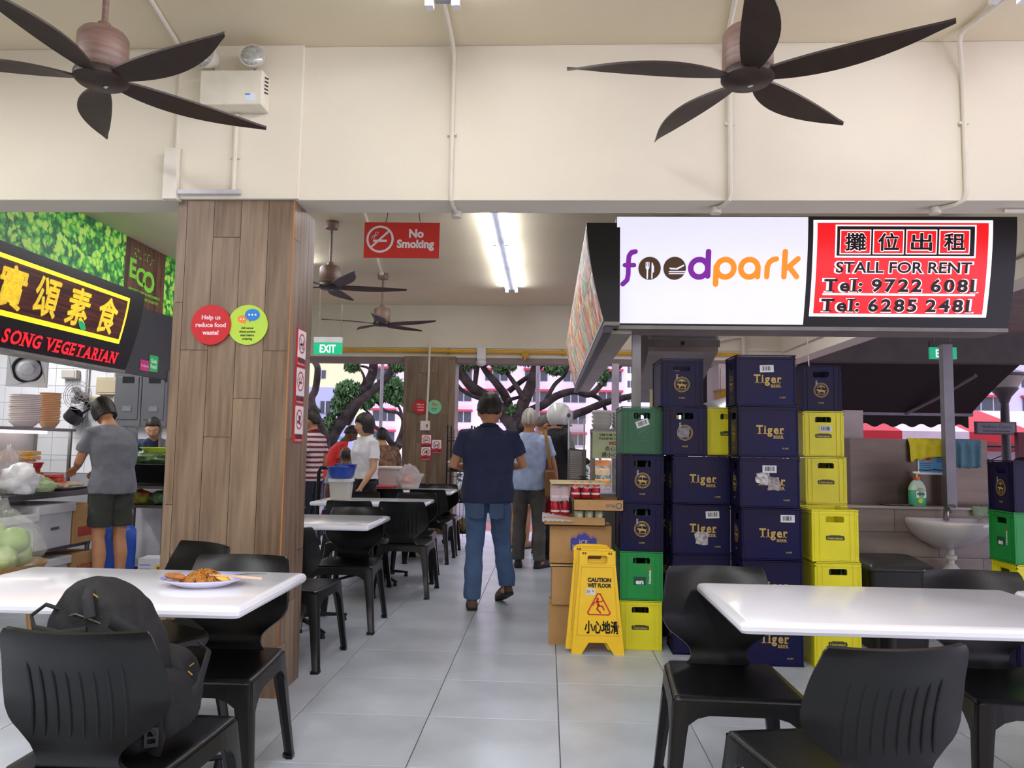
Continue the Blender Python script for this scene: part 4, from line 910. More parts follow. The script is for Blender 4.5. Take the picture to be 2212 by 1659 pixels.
o = crate('yellow', 1.165, 5.03 + CW/2, 4, 1, 'yellow crate half hidden between two navy stacks'); bottles(o, 'g', 2)
for k, w_ in enumerate(('bottom', 'second', 'third', 'topmost')): crate('navy', .80, 5.56, k, 0, w_ + ' navy crate of the dark stack glimpsed in the gap behind the two front stacks')
cx, cy = 1.345, 4.74 + CD/2
crate('navy', cx+.01, cy, 0, 0, 'navy crate on the floor seen under the white tabletop')
crate('navy', cx+.01, cy, 1, 0, 'navy crate just behind the white tabletop edge')
o = crate('navy', cx+.005, cy, 2, 0, 'navy crate with gold lettering and a barcode at its upper right corner'); barcode(o, 0, .095, .25)
o = crate('navy', cx, cy, 3, 0, 'navy crate with white torn stickers over its gold lettering'); barcode(o, 0, .0, .235); scrap(o, 0, -.04, .18, .05, .045, 21, '#d0ced0'); scrap(o, 0, .025, .15, .045, .05, 22, '#a39c98')
crate('navy', cx-.01, cy, 4, 0, 'navy crate with clean gold lettering, second from the top of the tallest stack')
o = crate('navy', cx-.015, cy, 5, 0, 'navy crate topping the tallest stack, barcode across its gold lettering', rot=1); barcode(o, 0, .005, .225, .03)
dx, dy = 1.735, 4.74 + CW/2
o = crate('yellow', dx, dy, 0, 1, 'yellow crate on the floor right of the navy stack'); bottles(o, 'g', 2)
o = crate('yellow', dx, dy, 1, 1, 'yellow crate with green bottles showing in its handle, below the empty yellow crate'); bottles(o, 'g', 2)
crate('yellow', dx-.012, dy, 2, 1, 'empty open yellow crate on top of the short front stack')
ex, ey = 1.872, 5.3 + CW/2
for k, w_ in enumerate(('bottom', 'second', 'third')): crate('yellow', ex, ey, k, 1, w_ + ' yellow crate of the rear stack, behind the short yellow stack')
o = crate('yellow', ex, ey, 3, 1, 'yellow crate in the rear stack, just behind the empty open crate'); bottles(o, 'g', 2)
o = crate('yellow', ex-.01, ey, 4, 1, 'yellow crate with a white barcode sticker, under the last navy crate'); bottles(o, 'g', 2); barcode(o, 1, .015, .19)
crate('navy', ex-.02, ey, 5, 1, 'navy crate with gold roundel topping the rear yellow stack')
rx, ry = 2.985, 4.8 + CD/2
crate('navy', rx, ry, 0, 0, 'navy crate on the floor at the picture edge behind the chair')
crate('yellow', rx, ry, 1, 0, 'yellow crate at the picture edge, hidden behind the chair')
crate('green', rx, ry, 2, 0, 'green crate at the picture edge beside the wash basin')
crate('navy', rx, ry, 3, 0, 'navy crate on the green one at the picture edge')
bpy.data.objects.remove(GB)
# ================================================================== cartons and wet floor sign
BLUEP = mt('#3a3f9e', .6, v=.05)
def mountain(m, cx, cz, w, mp):
    h = w*.62; P = [(-.5, -.45), (.5, -.45), (.5, .22), (.36, .32), (.28, .22), (.1, .5), (.02, .56), (-.08, .44), (-.18, .48), (-.3, .24), (-.4, .3), (-.5, .2)]
    m.flat([(cx + x*w, cz + y*h*1.1) for x, y in P], mp, .001, 0)
    m.text('ICE', w*.17, (cx, cz + .02*w), mp, bold=.01, off=.002, mi=1).text('MOUNTAIN', w*.12, (cx, cz-.13*w), mp, bold=.0, off=.002, mi=1, fit=w*.86)
    m.flat([(cx-.43*w, cz-.28*w), (cx-.05*w, cz-.28*w), (cx-.05*w, cz-.21*w), (cx-.43*w, cz-.21*w)], mp, .002, 1)
    L = [(-.5, .29), (-.4, .38), (-.3, .32), (-.18, .56), (-.08, .52), (.02, .64), (.1, .58), (.28, .3), (.36, .4), (.5, .3)]
    m.stroke([(cx + x*w, cz + y*h*1.1) for x, y in L], w*.012, mp, .001, 0)
def carton(x0, x1, y0, dp, z0, z1, label, logo=None, flap=False, rz=0.):
    t = thing('carton', label, 'box', ((x0+x1)/2, y0 + dp/2, z0), rz, 'stacked cardboard cartons'); w = x1-x0; h = z1-z0
    MB().bx(-w/2, w/2, -dp/2, dp/2, 0, h).build('body', CARD, t, smooth=False, bevel=.004)
    mp = lambda u, v, o=0.: (u, -dp/2 - o, v); m = MB()
    if logo: mountain(m, logo[0], logo[1], logo[2], mp); m.build('print', [BLUEP, mt('#d3c0a0', .7)], t, smooth=False)
    MB().bx(-w/2-.001, w/2+.001, -.025, .025, h-.0, h+.0012).build('tape', mt('#c8a878', .3), t, smooth=False)
    if flap: MB().box((-.02, -dp*.25, h+.012), (w*.96, dp*.5, .004), rot=(.05, 0, 0)).build('flap', mt('#d8bd8c', .8), t, smooth=False)
carton(.02, .40, 5.12, .28, 0, .255, 'brown carton on the floor, lowest of the stack by the wet floor sign', (.07, .09, .15))
carton(.035, .41, 5.10, .28, .258, .50, 'brown carton second from the floor with a loose flap', (.075, .1, .15), True, .02)
carton(.02, .425, 5.12, .29, .522, .768, 'brown carton with a blue mountain print, top of the stack', (.02, .135, .17))
t = thing('carton_tray', 'shallow cardboard tray of pale cans on the carton stack', 'tray', (.19, 5.2, .77))
m = MB().bx(-.21, .19, -.14, .14, 0, .006)
for a in ((-.21, .19, -.14, -.136), (-.21, .19, .136, .14)): m.bx(a[0], a[1], a[2], a[3], 0, .055)
m.bx(-.21, -.206, -.14, .14, 0, .055).bx(.186, .19, -.14, .14, 0, .055).build('body', CARD, t, smooth=False)
def can(x, y, z, col, top, label, grp, first_=[], band=None):
    t = thing('drink_can', label, 'can', (x, y, z), rnd.uniform(0, 6), grp); t.scale = (.95, .95, .8)
    MB().lathe([(0, 0), (.026, .002), (.031, .012), (.031, .1), (.027, .112), (0, .113)], 16).build('body', mt(col, .35, v=.12, s=25, met=.2), t)
    MB().lathe([(0, .1135), (.0265, .1135), (.0265, .118), (.024, .1185), (.0235, .115), (0, .115)], 16).build('lid', mt(top, .3, met=.8), t)
    if band: MB().lathe([(.0313, .03), (.0315, .031), (.0315, .045), (.0313, .046)], 16, cap=False).build('band', mt(band, .4), t)
for i in range(3): can(.21 + .064*i, 5.1, .777, '#b9c2a4', '#b9bcc0', 'pale green drink can in the cardboard tray on the cartons', 'pale cans in the tray')
for i in range(3): can(.21 + .064*i, 5.17, .777, '#b9c2a4', '#b9bcc0', 'pale green drink can in the cardboard tray on the cartons', 'pale cans in the tray')
t = thing('carton_tray', 'upturned shallow cardboard tray printed with blue letters, over the pale cans', 'tray', (.355, 5.15, .874), 0)
MB().bx(-.185, .135, -.16, .14, 0, .004).bx(-.185, .135, -.16, -.156, 0, .07).bx(-.185, .135, .136, .14, 0, .07).bx(-.185, -.181, -.16, .14, 0, .07).bx(.131, .135, -.16, .14, 0, .07).build('body', CARD, t, smooth=False)
MB().text('PLUS', .02, (.02, .033), lambda u, v, o=0.: (-u+.07, -.16-o, .066-v), bold=.02).ring((.105, .035), .014, .02, lambda u, v, o=0.: (u, -.16-o, v)).build('lettering', mt('#4a5578', .6), t, smooth=False)
for i in range(5):
    for j in range(2): can(.055 + .066*i, 5.12 + .07*j if i > 1 else 5.16, .946 if i > 1 else .827 + .096*j, '#b81c2e', '#c9c9cc', 'red drink can shrink-wrapped on the carton stack', 'red cans under plastic wrap', band='#e8d4d4')
def crumple(nm, lb, fn, nu, nv, mat): return tag(MB().slab(fn, nu, nv, .0012).build(nm, mat, ang=180), lb, 'plastic wrap')
WRAP = M('shrink_wrap', '#e9e4ea', .12, v=.03, al=.3)
def wf(u, v):
    x = .02 + .35*u; y = 5.07 + .2*v; z = (1.035 if u < .35 else 1.045) - .1*max(0, .3-v)*(1 if u > .35 else 3.5) + .02*noise.noise(Vector((u*14, v*9, 1))); return Vector((x, y - .01*noise.noise(Vector((u*11, v*11, 4))), z)), Vector((0, -.6, .8))
crumple('plastic_wrap', 'clear crinkled plastic wrap over the red cans', wf, 26, 12, WRAP)
def wf2(u, v): return Vector((-.03 + .2*u, 5.04 + .14*v, .80 + .05*sin(pi*v)*(1-u*.6) + .014*noise.noise(Vector((u*13, v*12, 9))))), Vector((0, -.3, 1))
crumple('plastic_wrap', 'loose white plastic wrap spilling over the tray of pale cans', wf2, 20, 12, M('shrink_wrap_white', '#dcd9de', .15, v=.03, al=.5))
tag(MB().box((0, 0, 0), (.36, .3, .008)).build('cardboard_sheet', mt('#d8c290', .8), smooth=False, loc=(.2, 5.24, 1.045), rot=(.02, .0, .03)), 'pale cardboard sheet lying on top of the red cans', 'cardboard')
# wet floor sign: one folded board, two leaves
SIGNY = M('yellow_sign_plastic', '#f2c512', .38, v=.03)
t = thing('wet_floor_sign', 'folded yellow wet floor caution board leaning by the cartons', 'sign', (.325, 4.9, 0), 0)
def leaf(nm, dx, dz, dy):
    H, wb, wt = .63, .165, .108
    outer = []; 
    prof = rsq(-wt, wt, .02, H)
    m = MB(); mp = lambda u, v, o=0.: (u + dx, dy + .16*v - o, v*.985 + dz)
    W_ = lambda v: wb + (wt-wb)*v/H
    cut = [(-W_(0), 0), (-W_(0)+.065, 0), (-.055, .07), (.055, .07), (W_(0)-.065, 0), (W_(0), 0), (W_(.545), .545), (-W_(.545), .545)]
    m.prism(cut, .016, mp)
    m.holed(rsq(-W_(.545), W_(.545), .545, H, 4), rrect(-.062, .062, .552, .60, .014, 4), .016, mp)
    m.prism([(-wt, H), (wt, H), (wt-.01, H+.012), (.05, H+.017), (-.05, H+.017), (-wt+.01, H+.012)], .02, mp)
    b = m.build(nm, SIGNY, t, smooth=False, bevel=.003)
    q = [(-W_(.12)+.025, .115), (W_(.12)-.025, .115), (W_(.52)-.018, .53), (-W_(.52)+.018, .53)]
    m = MB()
    for a, c in zip(q, q[1:] + q[:1]): m.stroke([a, c], .005, mp, .002)
    for s in (-1, 1):
        for k in range(2): m.flat(rrect(s*.082-.014*k-.006+.007, s*.082-.014*k+.004+.007, H-.022, H-.008, .002, 1), mp, .002, 1)
    m.build('moulded_edge', [mt('#dcae08', .4), mt('#6b5408', .6)], b, smooth=False)
    return b, mp
leaf('back_leaf', -.035, .022, .035)
b, mp = leaf('front_leaf', 0, 0, 0)
m = MB(); m.text('CAUTION', .024, (.012, .452), mp, bold=.06, mi=0).text('WET FLOOR', .024, (.012, .418), mp, bold=.06, mi=0, fit=.15)
m.text('小心地滑', .062*.73, (.025, .165), mp, bold=.04, mi=0, fit=.215, sy=1.3)
T = [(-.068, .245), (.068, .245), (0, .372)]
T = [(-.07, .252), (-.062, .24), (.062, .24), (.07, .252), (.008, .366), (-.008, .366)]
for a, c in zip(T, T[1:] + T[:1]): m.stroke([(a[0]+.008, a[1]), (c[0]+.008, c[1])], .0085, mp, .0016, 1)
m.disc((.0, .335), .0085, mp, .0016, 1, 12)
for pts, w in (([(-.002, .322), (.006, .295)], .016), ([(.006, .295), (-.004, .275), (.018, .252)], .01), ([(.006, .295), (.03, .29), (.04, .27)], .009), ([(-.004, .32), (-.024, .308), (-.028, .296)], .007), ([(0, .322), (.022, .318), (.035, .328)], .007)): m.stroke(pts, w, mp, .0016, 1)
m.build('lettering', [BLK, mt('#cf2a1c', .5)], b, smooth=False)
m = MB().flat([(-.075, .36), (-.015, .358), (-.013, .398), (-.073, .4)], mp, .0018, 0).text('', .01).disc((-.03, .382), .006, mp, .003, 1, 10)
for k in range(3): m.stroke([(-.068, .374 + .007*k), (-.05, .374+.007*k)], .003, mp, .003, 2)
m.build('sticker', [mt('#dcd9dc', .5), mt('#c98a1c', .5), mt('#7a5a80', .5)], b, smooth=False)
# ================================================================== dim sum counter
t = thing('serving_counter', 'steel serving counter under the dim sum cabinet', 'counter', (.75, 7.2, 0))
MB().bx(-.5, .75, -.35, .5, 0, .80).build('body', STEELD, t, smooth=False); MB().bx(-.53, .78, -.38, .52, .80, .84).build('worktop', STEEL, t, smooth=False, bevel=.004)
t = thing('steamer_cabinet', 'glass steamer cabinet with dim sum sign, beside the green crates', 'cabinet', (.55, 6.95, .842))
for sx in (-.135, .30):
    for sy in (0, .4): MB().box((sx, sy, .3), (.022, .022, .6)).build('frame_post', STEEL, t, smooth=False)
MB().bx(-.15, .31, -.012, .41, .0, .03).build('base', STEEL, t, smooth=False); MB().bx(-.15, .31, -.012, .41, .575, .61).build('top', STEEL, t, smooth=False)
MB().bx(.06, .31, .0, .39, .03, .57).build('inner_drum', mt('#1d2233', .2, met=.3), t)
MB().bx(-.12, .29, -.006, -.002, .03, .575).build('glass_front', M('cabinet_glass', '#cfd4da', .05, v=0, al=.16), t, smooth=False)
for k, (z, c) in enumerate(((.12, '#e8a05a'), (.22, '#f0c8a0'), (.3, '#e0862c'))): MB().box((-.05, .2, z), (.13, .3, .05)).build('lit_shelf', mt(c, .5, em=.5, v=.3, s=12), t, smooth=False)
sg = MB().bx(-.15, .30, -.022, -.014, .345, .585).build('notice', mt('#d2dcb2', .6), t, smooth=False)
mp = lambda u, v, o=0.: (u, -.022-o, v); m = MB()
m.text('DIM SUM COUNTER', .02, (-.085, .555), mp, bold=.02, al='l', mi=0).text('PLEASE BE CAREFUL', .02, (-.09, .522), mp, bold=.02, al='l', mi=0).text('HOT', .03, (0, .482), mp, bold=.04, al='l', mi=1).text('点心柜', .035, (.03, .432), mp, bold=.01, mi=0).text('请小心，热', .035, (.05, .378), mp, bold=.01, mi=0)
m.build('lettering', [mt('#3a4632', .6), mt('#b8201c', .6)], sg, smooth=False)
for k in range(2):
    for j in range(4): tag(MB().loft([[(a, b2, z) for a, b2 in rrect(-s, s, -s, s, .02, 2)] for s, z in ((.07, 0), (.085, .035), (.09, .036), (.09, .04), (.078, .055 if j == 3 else .041))]).build('foam_box', mt('#d9d9d6', .6), loc=(.49 + .19*k, 7.1, 1.455 + .037*j)), 'white foam food box stacked on the steamer cabinet', 'box', 'foam boxes on the steamer cabinet')
t = thing('warmer', 'steel warmer with clear acrylic guard beside the queue', 'cabinet', (.29, 7.05, .842))
MB().bx(-.1, .06, -.02, .3, 0, .42).build('body', STEELD, t, smooth=False)
for k in range(14): MB().bx(-.085, .02, -.024, -.02, .16 + .018*k, .166 + .018*k).build('slat', mt('#b9b8b8', .35, met=.7), t, smooth=False)
for k in range(8): MB().bx(.0, .075, -.06, .1, .02+.022*k, .028+.022*k).build('tray', mt('#22201f', .5), t, smooth=False)
MB().box((-.03, .12, .56), (.14, .3, .26)).build('acrylic_guard', M('acrylic', '#c9c6cf', .06, v=.02, al=.35), t, smooth=False)
for s in (-.1, .04): MB().cyl((s, -.03, .42), (s+.0, -.03, .7), .008, n=8).build('guard_post', WHITEP, t)
# ================================================================== hood, posts and kitchen steel behind the crates
t = thing('exhaust_hood', 'stainless exhaust hood hanging behind the crate stacks', 'hood', (1.18, 6.8, 1.74))
MB().loft([[(-.30, .0, 1.0), (-.30, .0, .44), (-.30, .02, .40), (-.30, .95, .0), (-.30, .95, 1.0)], [(.31, 0, 1.0), (.31, 0, .44), (.31, .02, .40), (.25, .95, .0), (.25, .95, 1.0)]]).build('canopy', M('hood_steel', '#8d8280', .4, met=.35, v=.15, s=3), t, smooth=False)
MB().bx(-.31, .32, -.02, .0, .44, .50).build('lip', STEELD, t, smooth=False); MB().bx(-.27, .29, -.006, 0, .52, .98).build('front_sheet', STEEL, t, smooth=False)
MB().bx(-.2, .2, .2, .7, 1.0, 1.65).build('duct', STEELD, t, smooth=False); MB().cyl((-.2, -.012, .66), (-.2, 0, .66), .035).build('gauge', mt('#7fa0c0', .4), t)
MB().box((.0, -.03, .47), (.02, .03, .03)).build('knob', DARKM, t, smooth=False)
tag(MB().bx(-.03, .03, -.03, .03, 0, 2.08).build('stall_post', mt('#a9a6ab', .5, met=.3), smooth=False, loc=(.62, 5.46, 0)), 'pale metal post under the white lit panel, behind the crates', 'post', 'stall frame posts')
tag(MB().bx(-.035, .035, -.03, .03, .885, 2.08).build('stall_post', mt('#77757b', .45, met=.4), smooth=False, loc=(2.935, 5.8, 0)), 'grey metal post standing on the basin wall before the EXIT sign', 'post', 'stall frame posts')
tag(MB().bx(-.05, .05, -.04, .04, 0, 2.52).build('stall_post', mt('#c9bfcb', .5), smooth=False, loc=(.98, 11.3, 0)), 'pinkish post at the far opening behind the food photograph sign', 'post', 'stall frame posts')
t = thing('steel_cabinet', 'tall pinkish steel cabinet behind the tallest crate stack', 'cabinet', (2.15, 8.3, 0))
MB().bx(-.33, .33, 0, .6, .05, 2.2).build('body', M('steel_pinkish', '#a99a9b', .4, met=.5, v=.05), t, smooth=False); MB().bx(-.31, .31, -.012, 0, .1, 2.15).build('door', M('steel_pinkish_door', '#b0a1a1', .4, met=.5, v=.05), t, smooth=False); MB().box((-.27, -.03, 1.2), (.02, .03, .3)).build('handle', STEEL, t, smooth=False)
def oiltin(x, y, z, label, c):
    t = thing('oil_tin', label, 'tin', (x, y, z), .1, 'square oil tins')
    MB().bx(-.1, .1, -.1, .1, 0, .3).build('body', mt(c, .35, met=.3, v=.12), t, smooth=False, bevel=.008)
    MB().bx(-.103, .103, -.103, .103, .29, .305).build('lid', mt('#b08a5a', .35, met=.7), t, smooth=False)
    mpp = lambda u, v, o=0.: (u, -.1-o, v)
    MB().disc((.0, .06), .035, mpp, .001, 0, 16, .018).build('label', mt('#6a4a10', .5), t, smooth=False)
t = thing('steel_shelf', 'steel shelf carrying oil tins behind the crates', 'shelf', (1.2, 6.3, 0))
MB().bx(-.35, .55, 0, .35, 1.44, 1.47).build('board', STEEL, t, smooth=False)
for x in (-.34, .54):
    for y in (.02, .33): MB().bx(x-.012, x+.012, y-.012, y+.012, 0, 1.44).build('leg', STEELD, t, smooth=False)
oiltin(.96, 6.42, 1.47, 'yellow green oil tin beside the post, behind the top navy crate', '#c2bd62')
oiltin(1.50, 6.45, 1.47, 'orange sunflower oil tin peeking out beside the top navy crate', '#d99a1c')
tag(MB().slab(lambda u, v: (Vector((1.12 + .42*u, 5.32 + .3*v, 1.56 + .12*u*v + .05*v)), Vector((0, -.5, .8))), 6, 6, .004).build('plastic_sheet', M('milky_sheet', '#cfcbd8', .3, v=.03, al=.9), ang=180), 'milky plastic sheet lying on the half hidden yellow crate', 'sheet')
tag(MB().bx(0, .42, -.015, .015, 0, 1.6).build('kitchen_divider', M('steel_panel', '#8b8180', .4, met=.6), smooth=False, loc=(2.02, 6.1, 0)), 'upright steel panel at the right edge of the rear crates', 'panel')
# electric pipes on the far right wall
conduit('conduit', 'white pipe along the far wall above the steel cabinet', [(2.1, 11.33, 2.8), (2.75, 11.33, 2.95), (2.85, 11.33, 2.95), (2.85, 11.33, 2.3)], False, r=.03)
conduit('conduit', 'white pipe on the inner side of the roof beam above the crates', [(3.37, 5.0, 2.72), (3.37, 11.2, 2.72)], False, r=.02)
tag(MB().tube([(2.32, 7.0, 3.39), (2.33, 7.0, 2.2), (2.35, 7.0, 1.85)], .006, 6).build('cable', mt('#c9bcb9', .6)), 'thin pale cable hanging behind the tallest crates', 'cable')
# ================================================================== wash basin wall
STONE = [M('veined_stone_%d' % i, h, .35, s=1.6, st=(.5, 1, 4), hex2=h2, det=8) for i, (h, h2) in enumerate([('#8d8077', '#6b5f57'), ('#82756c', '#5f544d'), ('#978a80', '#73675e')])]
w = structure(MB().bx(2.05, 4.2, 5.78, 5.96, 0, .87).build('wall_basin', mt('#8a8078', .9), smooth=False))
for r in range(5):
    for k in range(4):
        a, b2 = max(2.05, 1.9 + .62*k + .31*(r % 2)), min(4.2, 1.9 + .62*(k+1) + .31*(r % 2))
        if b2 - a > .03: MB().bx(a+.0015, b2-.0015, 5.769, 5.781, .176*r+.002, .176*(r+1)-.002).build('tile', STONE[(k + r*2) % 3], w, smooth=False)
structure(MB().bx(2.03, 4.2, 5.75, 5.98, .872, .89).build('trim_3', mt('#a09790', .4), smooth=False, bevel=.003))
t = thing('splash_panel', 'brushed steel splash panel behind the soap on the basin wall', 'panel', (2.75, 5.9, .89))
MB().bx(-.51, .51, -.008, .008, 0, .49).build('sheet', M('brushed_steel', '#5d5148', .3, met=.6, v=.12, s=2, st=(1, 1, 7)), t, smooth=False); MB().bx(-.53, -.49, -.012, .012, 0, .49).build('edge_strip', mt('#5c5350', .5, met=.5), t, smooth=False)
t = thing('wash_basin', 'white ceramic wash basin on the tiled wall', 'basin', (2.86, 5.765, .80))
def bowl(r, dz, yo=0.): return [(x*r, min(0, (y*r - .0))*1.0 + yo, dz) for x, y in [(cos(a)*.27*(1 if sin(a) < 0 else 1), -.42*abs(sin(a))**.8 if sin(a) < 0 else .0) for a in [2*pi*k/36 for k in range(36)]]]
MB().loft([bowl(.16, -.2, -.02), bowl(.3, -.195, -.01), bowl(.6, -.15), bowl(.85, -.09), bowl(.98, -.03), bowl(1.0, 0), bowl(.97, .012), bowl(.9, .004, -.012), bowl(.75, -.06, -.03), bowl(.45, -.1, -.05), bowl(.2, -.105, -.08)]).build('bowl', mt('#cfc9cf', .2, v=.01, coat=.4), t, ang=60)
MB().lathe([(0, -.30), (.022, -.3), (.022, -.27), (.04, -.265), (.04, -.24), (.022, -.235), (.022, -.2), (.05, -.17), (0, -.17)], 18, c=(0, -.1, 0)).build('trap', mt('#c4bfbb', .35), t)
MB().lathe([(0, -.42), (.07, -.42), (.06, -.34), (.03, -.3), (0, -.3)], 18, c=(0, -.1, 0)).build('pedestal_pipe', mt('#b9b4b0', .4), t)
fc = MB().cyl((0, -.05, .0), (0, -.055, .09), .02, .017, 14).tube([(0, -.055, .07), (-.01, -.1, .085), (-.015, -.15, .065)], [.013, .012, .01], 10).build('faucet', mt('#9d9da2', .15, met=1.), t)
MB().tube([(0, -.055, .09), (.03, -.05, .105), (.07, -.04, .1)], [.014, .009, .012], 8).build('lever', mt('#9d9da2', .15, met=1.), fc)
t = thing('soap_bottle', 'green pump bottle of hand soap on the basin ledge', 'bottle', (2.72, 5.84, .89), .1)
LQ = M('green_soap', '#4fae84', .25, v=.05)
MB().loft([[(x*w2, y*w2*.55, z) for x, y in [(cos(2*pi*k/20), sin(2*pi*k/20)) for k in range(20)]] for w2, z in ((.06, 0), (.066, .008), (.068, .08), (.066, .12), (.058, .145), (.04, .175), (.022, .188), (.02, .19))]).build('bottle_body', LQ, t)
MB().loft([[(x*w2, y*w2*.55, z) for x, y in [(cos(2*pi*k/20), sin(2*pi*k/20)) for k in range(20)]] for w2, z in ((.0672, .118), (.0664, .122), (.0588, .147), (.041, .177), (.0235, .19), (.02, .192))]).build('clear_shoulder', mt('#b9d4c8', .2), t)
MB().cyl((0, 0, .188), (0, 0, .212), .022, n=14).build('collar', mt('#e0622c', .4), t); MB().cyl((0, 0, .21), (0, 0, .24), .006, n=8).box((-.008, -.004, .245), (.05, .02, .014)).build('pump', mt('#e6dfb0', .4), t)
mp = lambda u, v, o=0.: (u, -.066*.55*sqrt(max(.02, 1-(u/.07)**2)) - .003 - o, v)
m = MB(); m.flat(rrect(-.03, .05, .06, .112, .008, 2), mp, .001, 0).text('MAMA', .018, (.008, .09), mp, bold=.03, off=.003, mi=1, fit=.06).disc((0, .04), .018, mp, .001, 2, 14).flat([(-.02, .115), (.03, .125), (.03, .135), (-.01, .13)], mp, .001, 3)
m.build('label', [mt('#e3e6d8', .5), mt('#2c3c50', .5), mt('#c9d22c', .5), mt('#e07a2c', .5)], t, smooth=False)
def drape(nm, lb, x0, x1, zt, dl, dr, col, y=5.885, seed=1, back=.1):
    def fn(u, v):
        x = x0 + (x1-x0)*u; L = dl + (dr-dl)*u + .02*noise.noise(Vector((u*9, seed, 0))); s = v*(L + back) - back
        if s < 0: p = (x, y + .024, zt + s)
        else: p = (x + .01*sin(u*9+seed)*s/L, y - .004 - .012*(1+sin(u*17+seed*2))*min(1, s/.05), zt + .006 - s)
        if -.015 < s < .015: p = (x, y + .01, zt + .008)
        return Vector(p), Vector((0, -1, 0))
    return tag(MB().slab(fn, 26, 16, .003).build(nm, M(nm + '_weave_%d' % seed, col, .9, v=.08, s=20, b=.2, bs=300), ang=180), lb, 'cloth', 'cleaning cloths')
drape('cleaning_cloth', 'yellow cleaning cloth hung over the steel splash panel', 2.68, 2.985, 1.38, .17, .12, '#cdbf2c', seed=1)
drape('cleaning_cloth', 'blue-grey cleaning cloth hung over the steel splash panel', 3.02, 3.205, 1.38, .21, .21, '#4f7486', seed=2)
drape('cleaning_cloth', 'pale green cloth draped over the ledge beside the basin', 3.06, 3.38, .893, .07, .075, '#7f9174', y=5.75, seed=3)
tag(MB().slab(lambda u, v: (Vector((2.47 + .2*u, 5.79 + .1*v, .9 + .012*noise.noise(Vector((u*6, v*6, 3))))), Vector((0, 0, 1))), 10, 6, .006).build('cleaning_cloth', mt('#55534f', .9), ang=180), 'dark grey folded cloth lying on the basin ledge', 'cloth', 'cleaning cloths')
t = thing('notice', 'blue notice sheet stuck on the steel splash panel', 'sign', (2.87, 5.885, 1.235))
bd = MB().bx(-.12, .12, 0, .003, -.115, .115).build('sheet', mt('#c9ced6', .5), t, smooth=False); mp = lambda u, v, o=0.: (u, -o, v)
m = MB().flat([(-.11, -.1), (.11, -.1), (.11, .1), (-.11, .1)], mp, .001, 0).ring((-.045, .02), .03, .042, mp, .002, 1).disc((-.045, .02), .03, mp, .002, 2, 16)
m.stroke([(-.11, -.08), (-.06, -.085), (0, -.078), (.06, -.085), (.11, -.08)], .01, mp, .002, 2)
for k in range(3): m.stroke([(-.1, -.035 - .015*k), (-.03, -.035-.015*k)], .005, mp, .002, 2); m.stroke([(.02, .01-.015*k), (.09, .01-.015*k)], .005, mp, .002, 2)
m.build('print', [mt('#4a86b4', .5), mt('#c8623a', .5), mt('#1c3450', .5)], bd, smooth=False)
t = thing('rubbish_bin', 'black plastic bin with a sloping lid below the basin', 'bin', (2.28, 5.3, 0)); t.scale = (.72, .8, .86)
MB().loft([[(a, b2, z) for a, b2 in rrect(-s, s, -s*.8, s*.8, .05, 3)] for s, z in ((.24, 0), (.29, .60))]).build('body', mt('#17181a', .5), t, bevel=.003)
MB().loft([[(a, b2, z + (.03 if b2 > 0 else 0)) for a, b2 in rrect(-s, s, -s*.8, s*.8, .06, 3)] for s, z in ((.305, .6), (.31, .615), (.29, .64), (.2, .66))]).build('lid', mt('#2b2c30', .35), t, bevel=.003)
# ================================================================== left stall
t = thing('steel_counter', 'steel stall counter with an under-shelf, in front of the woman in grey', 'counter', (-4.36, 5.75, 0))
MB().bx(-.35, .33, -1.3, 1.0, .80, .85).build('worktop', STEEL, t, smooth=False, bevel=.005)
MB().bx(-.35, .31, -1.3, 1.0, .36, .385).build('lower_shelf', STEELD, t, smooth=False)
for x in (-.32, .3):
    for y in (-1.28, -.1, .97): MB().cyl((x, y, 0), (x, y, .8), .018, n=10).build('leg', STEELD, t)
t = thing('display_cabinet', 'glass display cabinet of fried snacks on the steel counter', 'cabinet', (-4.55, 5.95, .852))
MB().bx(-.22, .17, -1.0, 1.02, .50, .525).build('top', STEEL, t, smooth=False, bevel=.003); MB().bx(-.2, .15, -1.0, 1.0, 0, .02).build('base', STEEL, t, smooth=False)
MB().bx(-.2, .13, -1.0, .98, .235, .243).build('glass_shelf', M('greenish_glass', '#a9c2b8', .08, v=0, al=.3), t, smooth=False)
for y in (-.98, .985):
    for x in (-.19, .14): MB().bx(x-.012, x+.012, y-.012, y+.012, 0, .5).build('post', STEEL, t, smooth=False)
MB().bx(.148, .152, -1.0, 1.0, .02, .5).build('front_glass', M('display_glass', '#d8dde0', .04, v=0, al=.12), t, smooth=False); MB().bx(-.2, .15, 1.0, 1.004, .02, .5).build('side_glass', M('display_glass_side', '#d8dde0', .04, v=0, al=.10), t, smooth=False)
MB().bx(-.1, -.06, -.95, .95, .475, .498).build('lit_strip', M('cabinet_lamp', '#fff2ea', .4, v=0, em=6), t, smooth=False)
MB().bx(-.215, -.2, -1.0, 1.0, .02, .5).build('back_panel', mt('#a9a2a2', .5, met=.3), t, smooth=False)
fr = random.Random(5)
for k in range(7):
    x, y = -4.62 + .2*fr.random(), 5.2 + .23*k; tag(MB().box((0, 0, 0), (.1, .12, .035)).box((.0, .01, .04), (.09, .11, .035)).build('tofu_slab', mt('#d9a23c', .6, v=.12, s=20), smooth=False, bevel=.008, loc=(x, y, 1.115), rot=(0, 0, fr.uniform(-.3, .3))), 'golden fried tofu slab on the glass shelf of the snack cabinet', 'food', 'fried tofu in the snack cabinet')
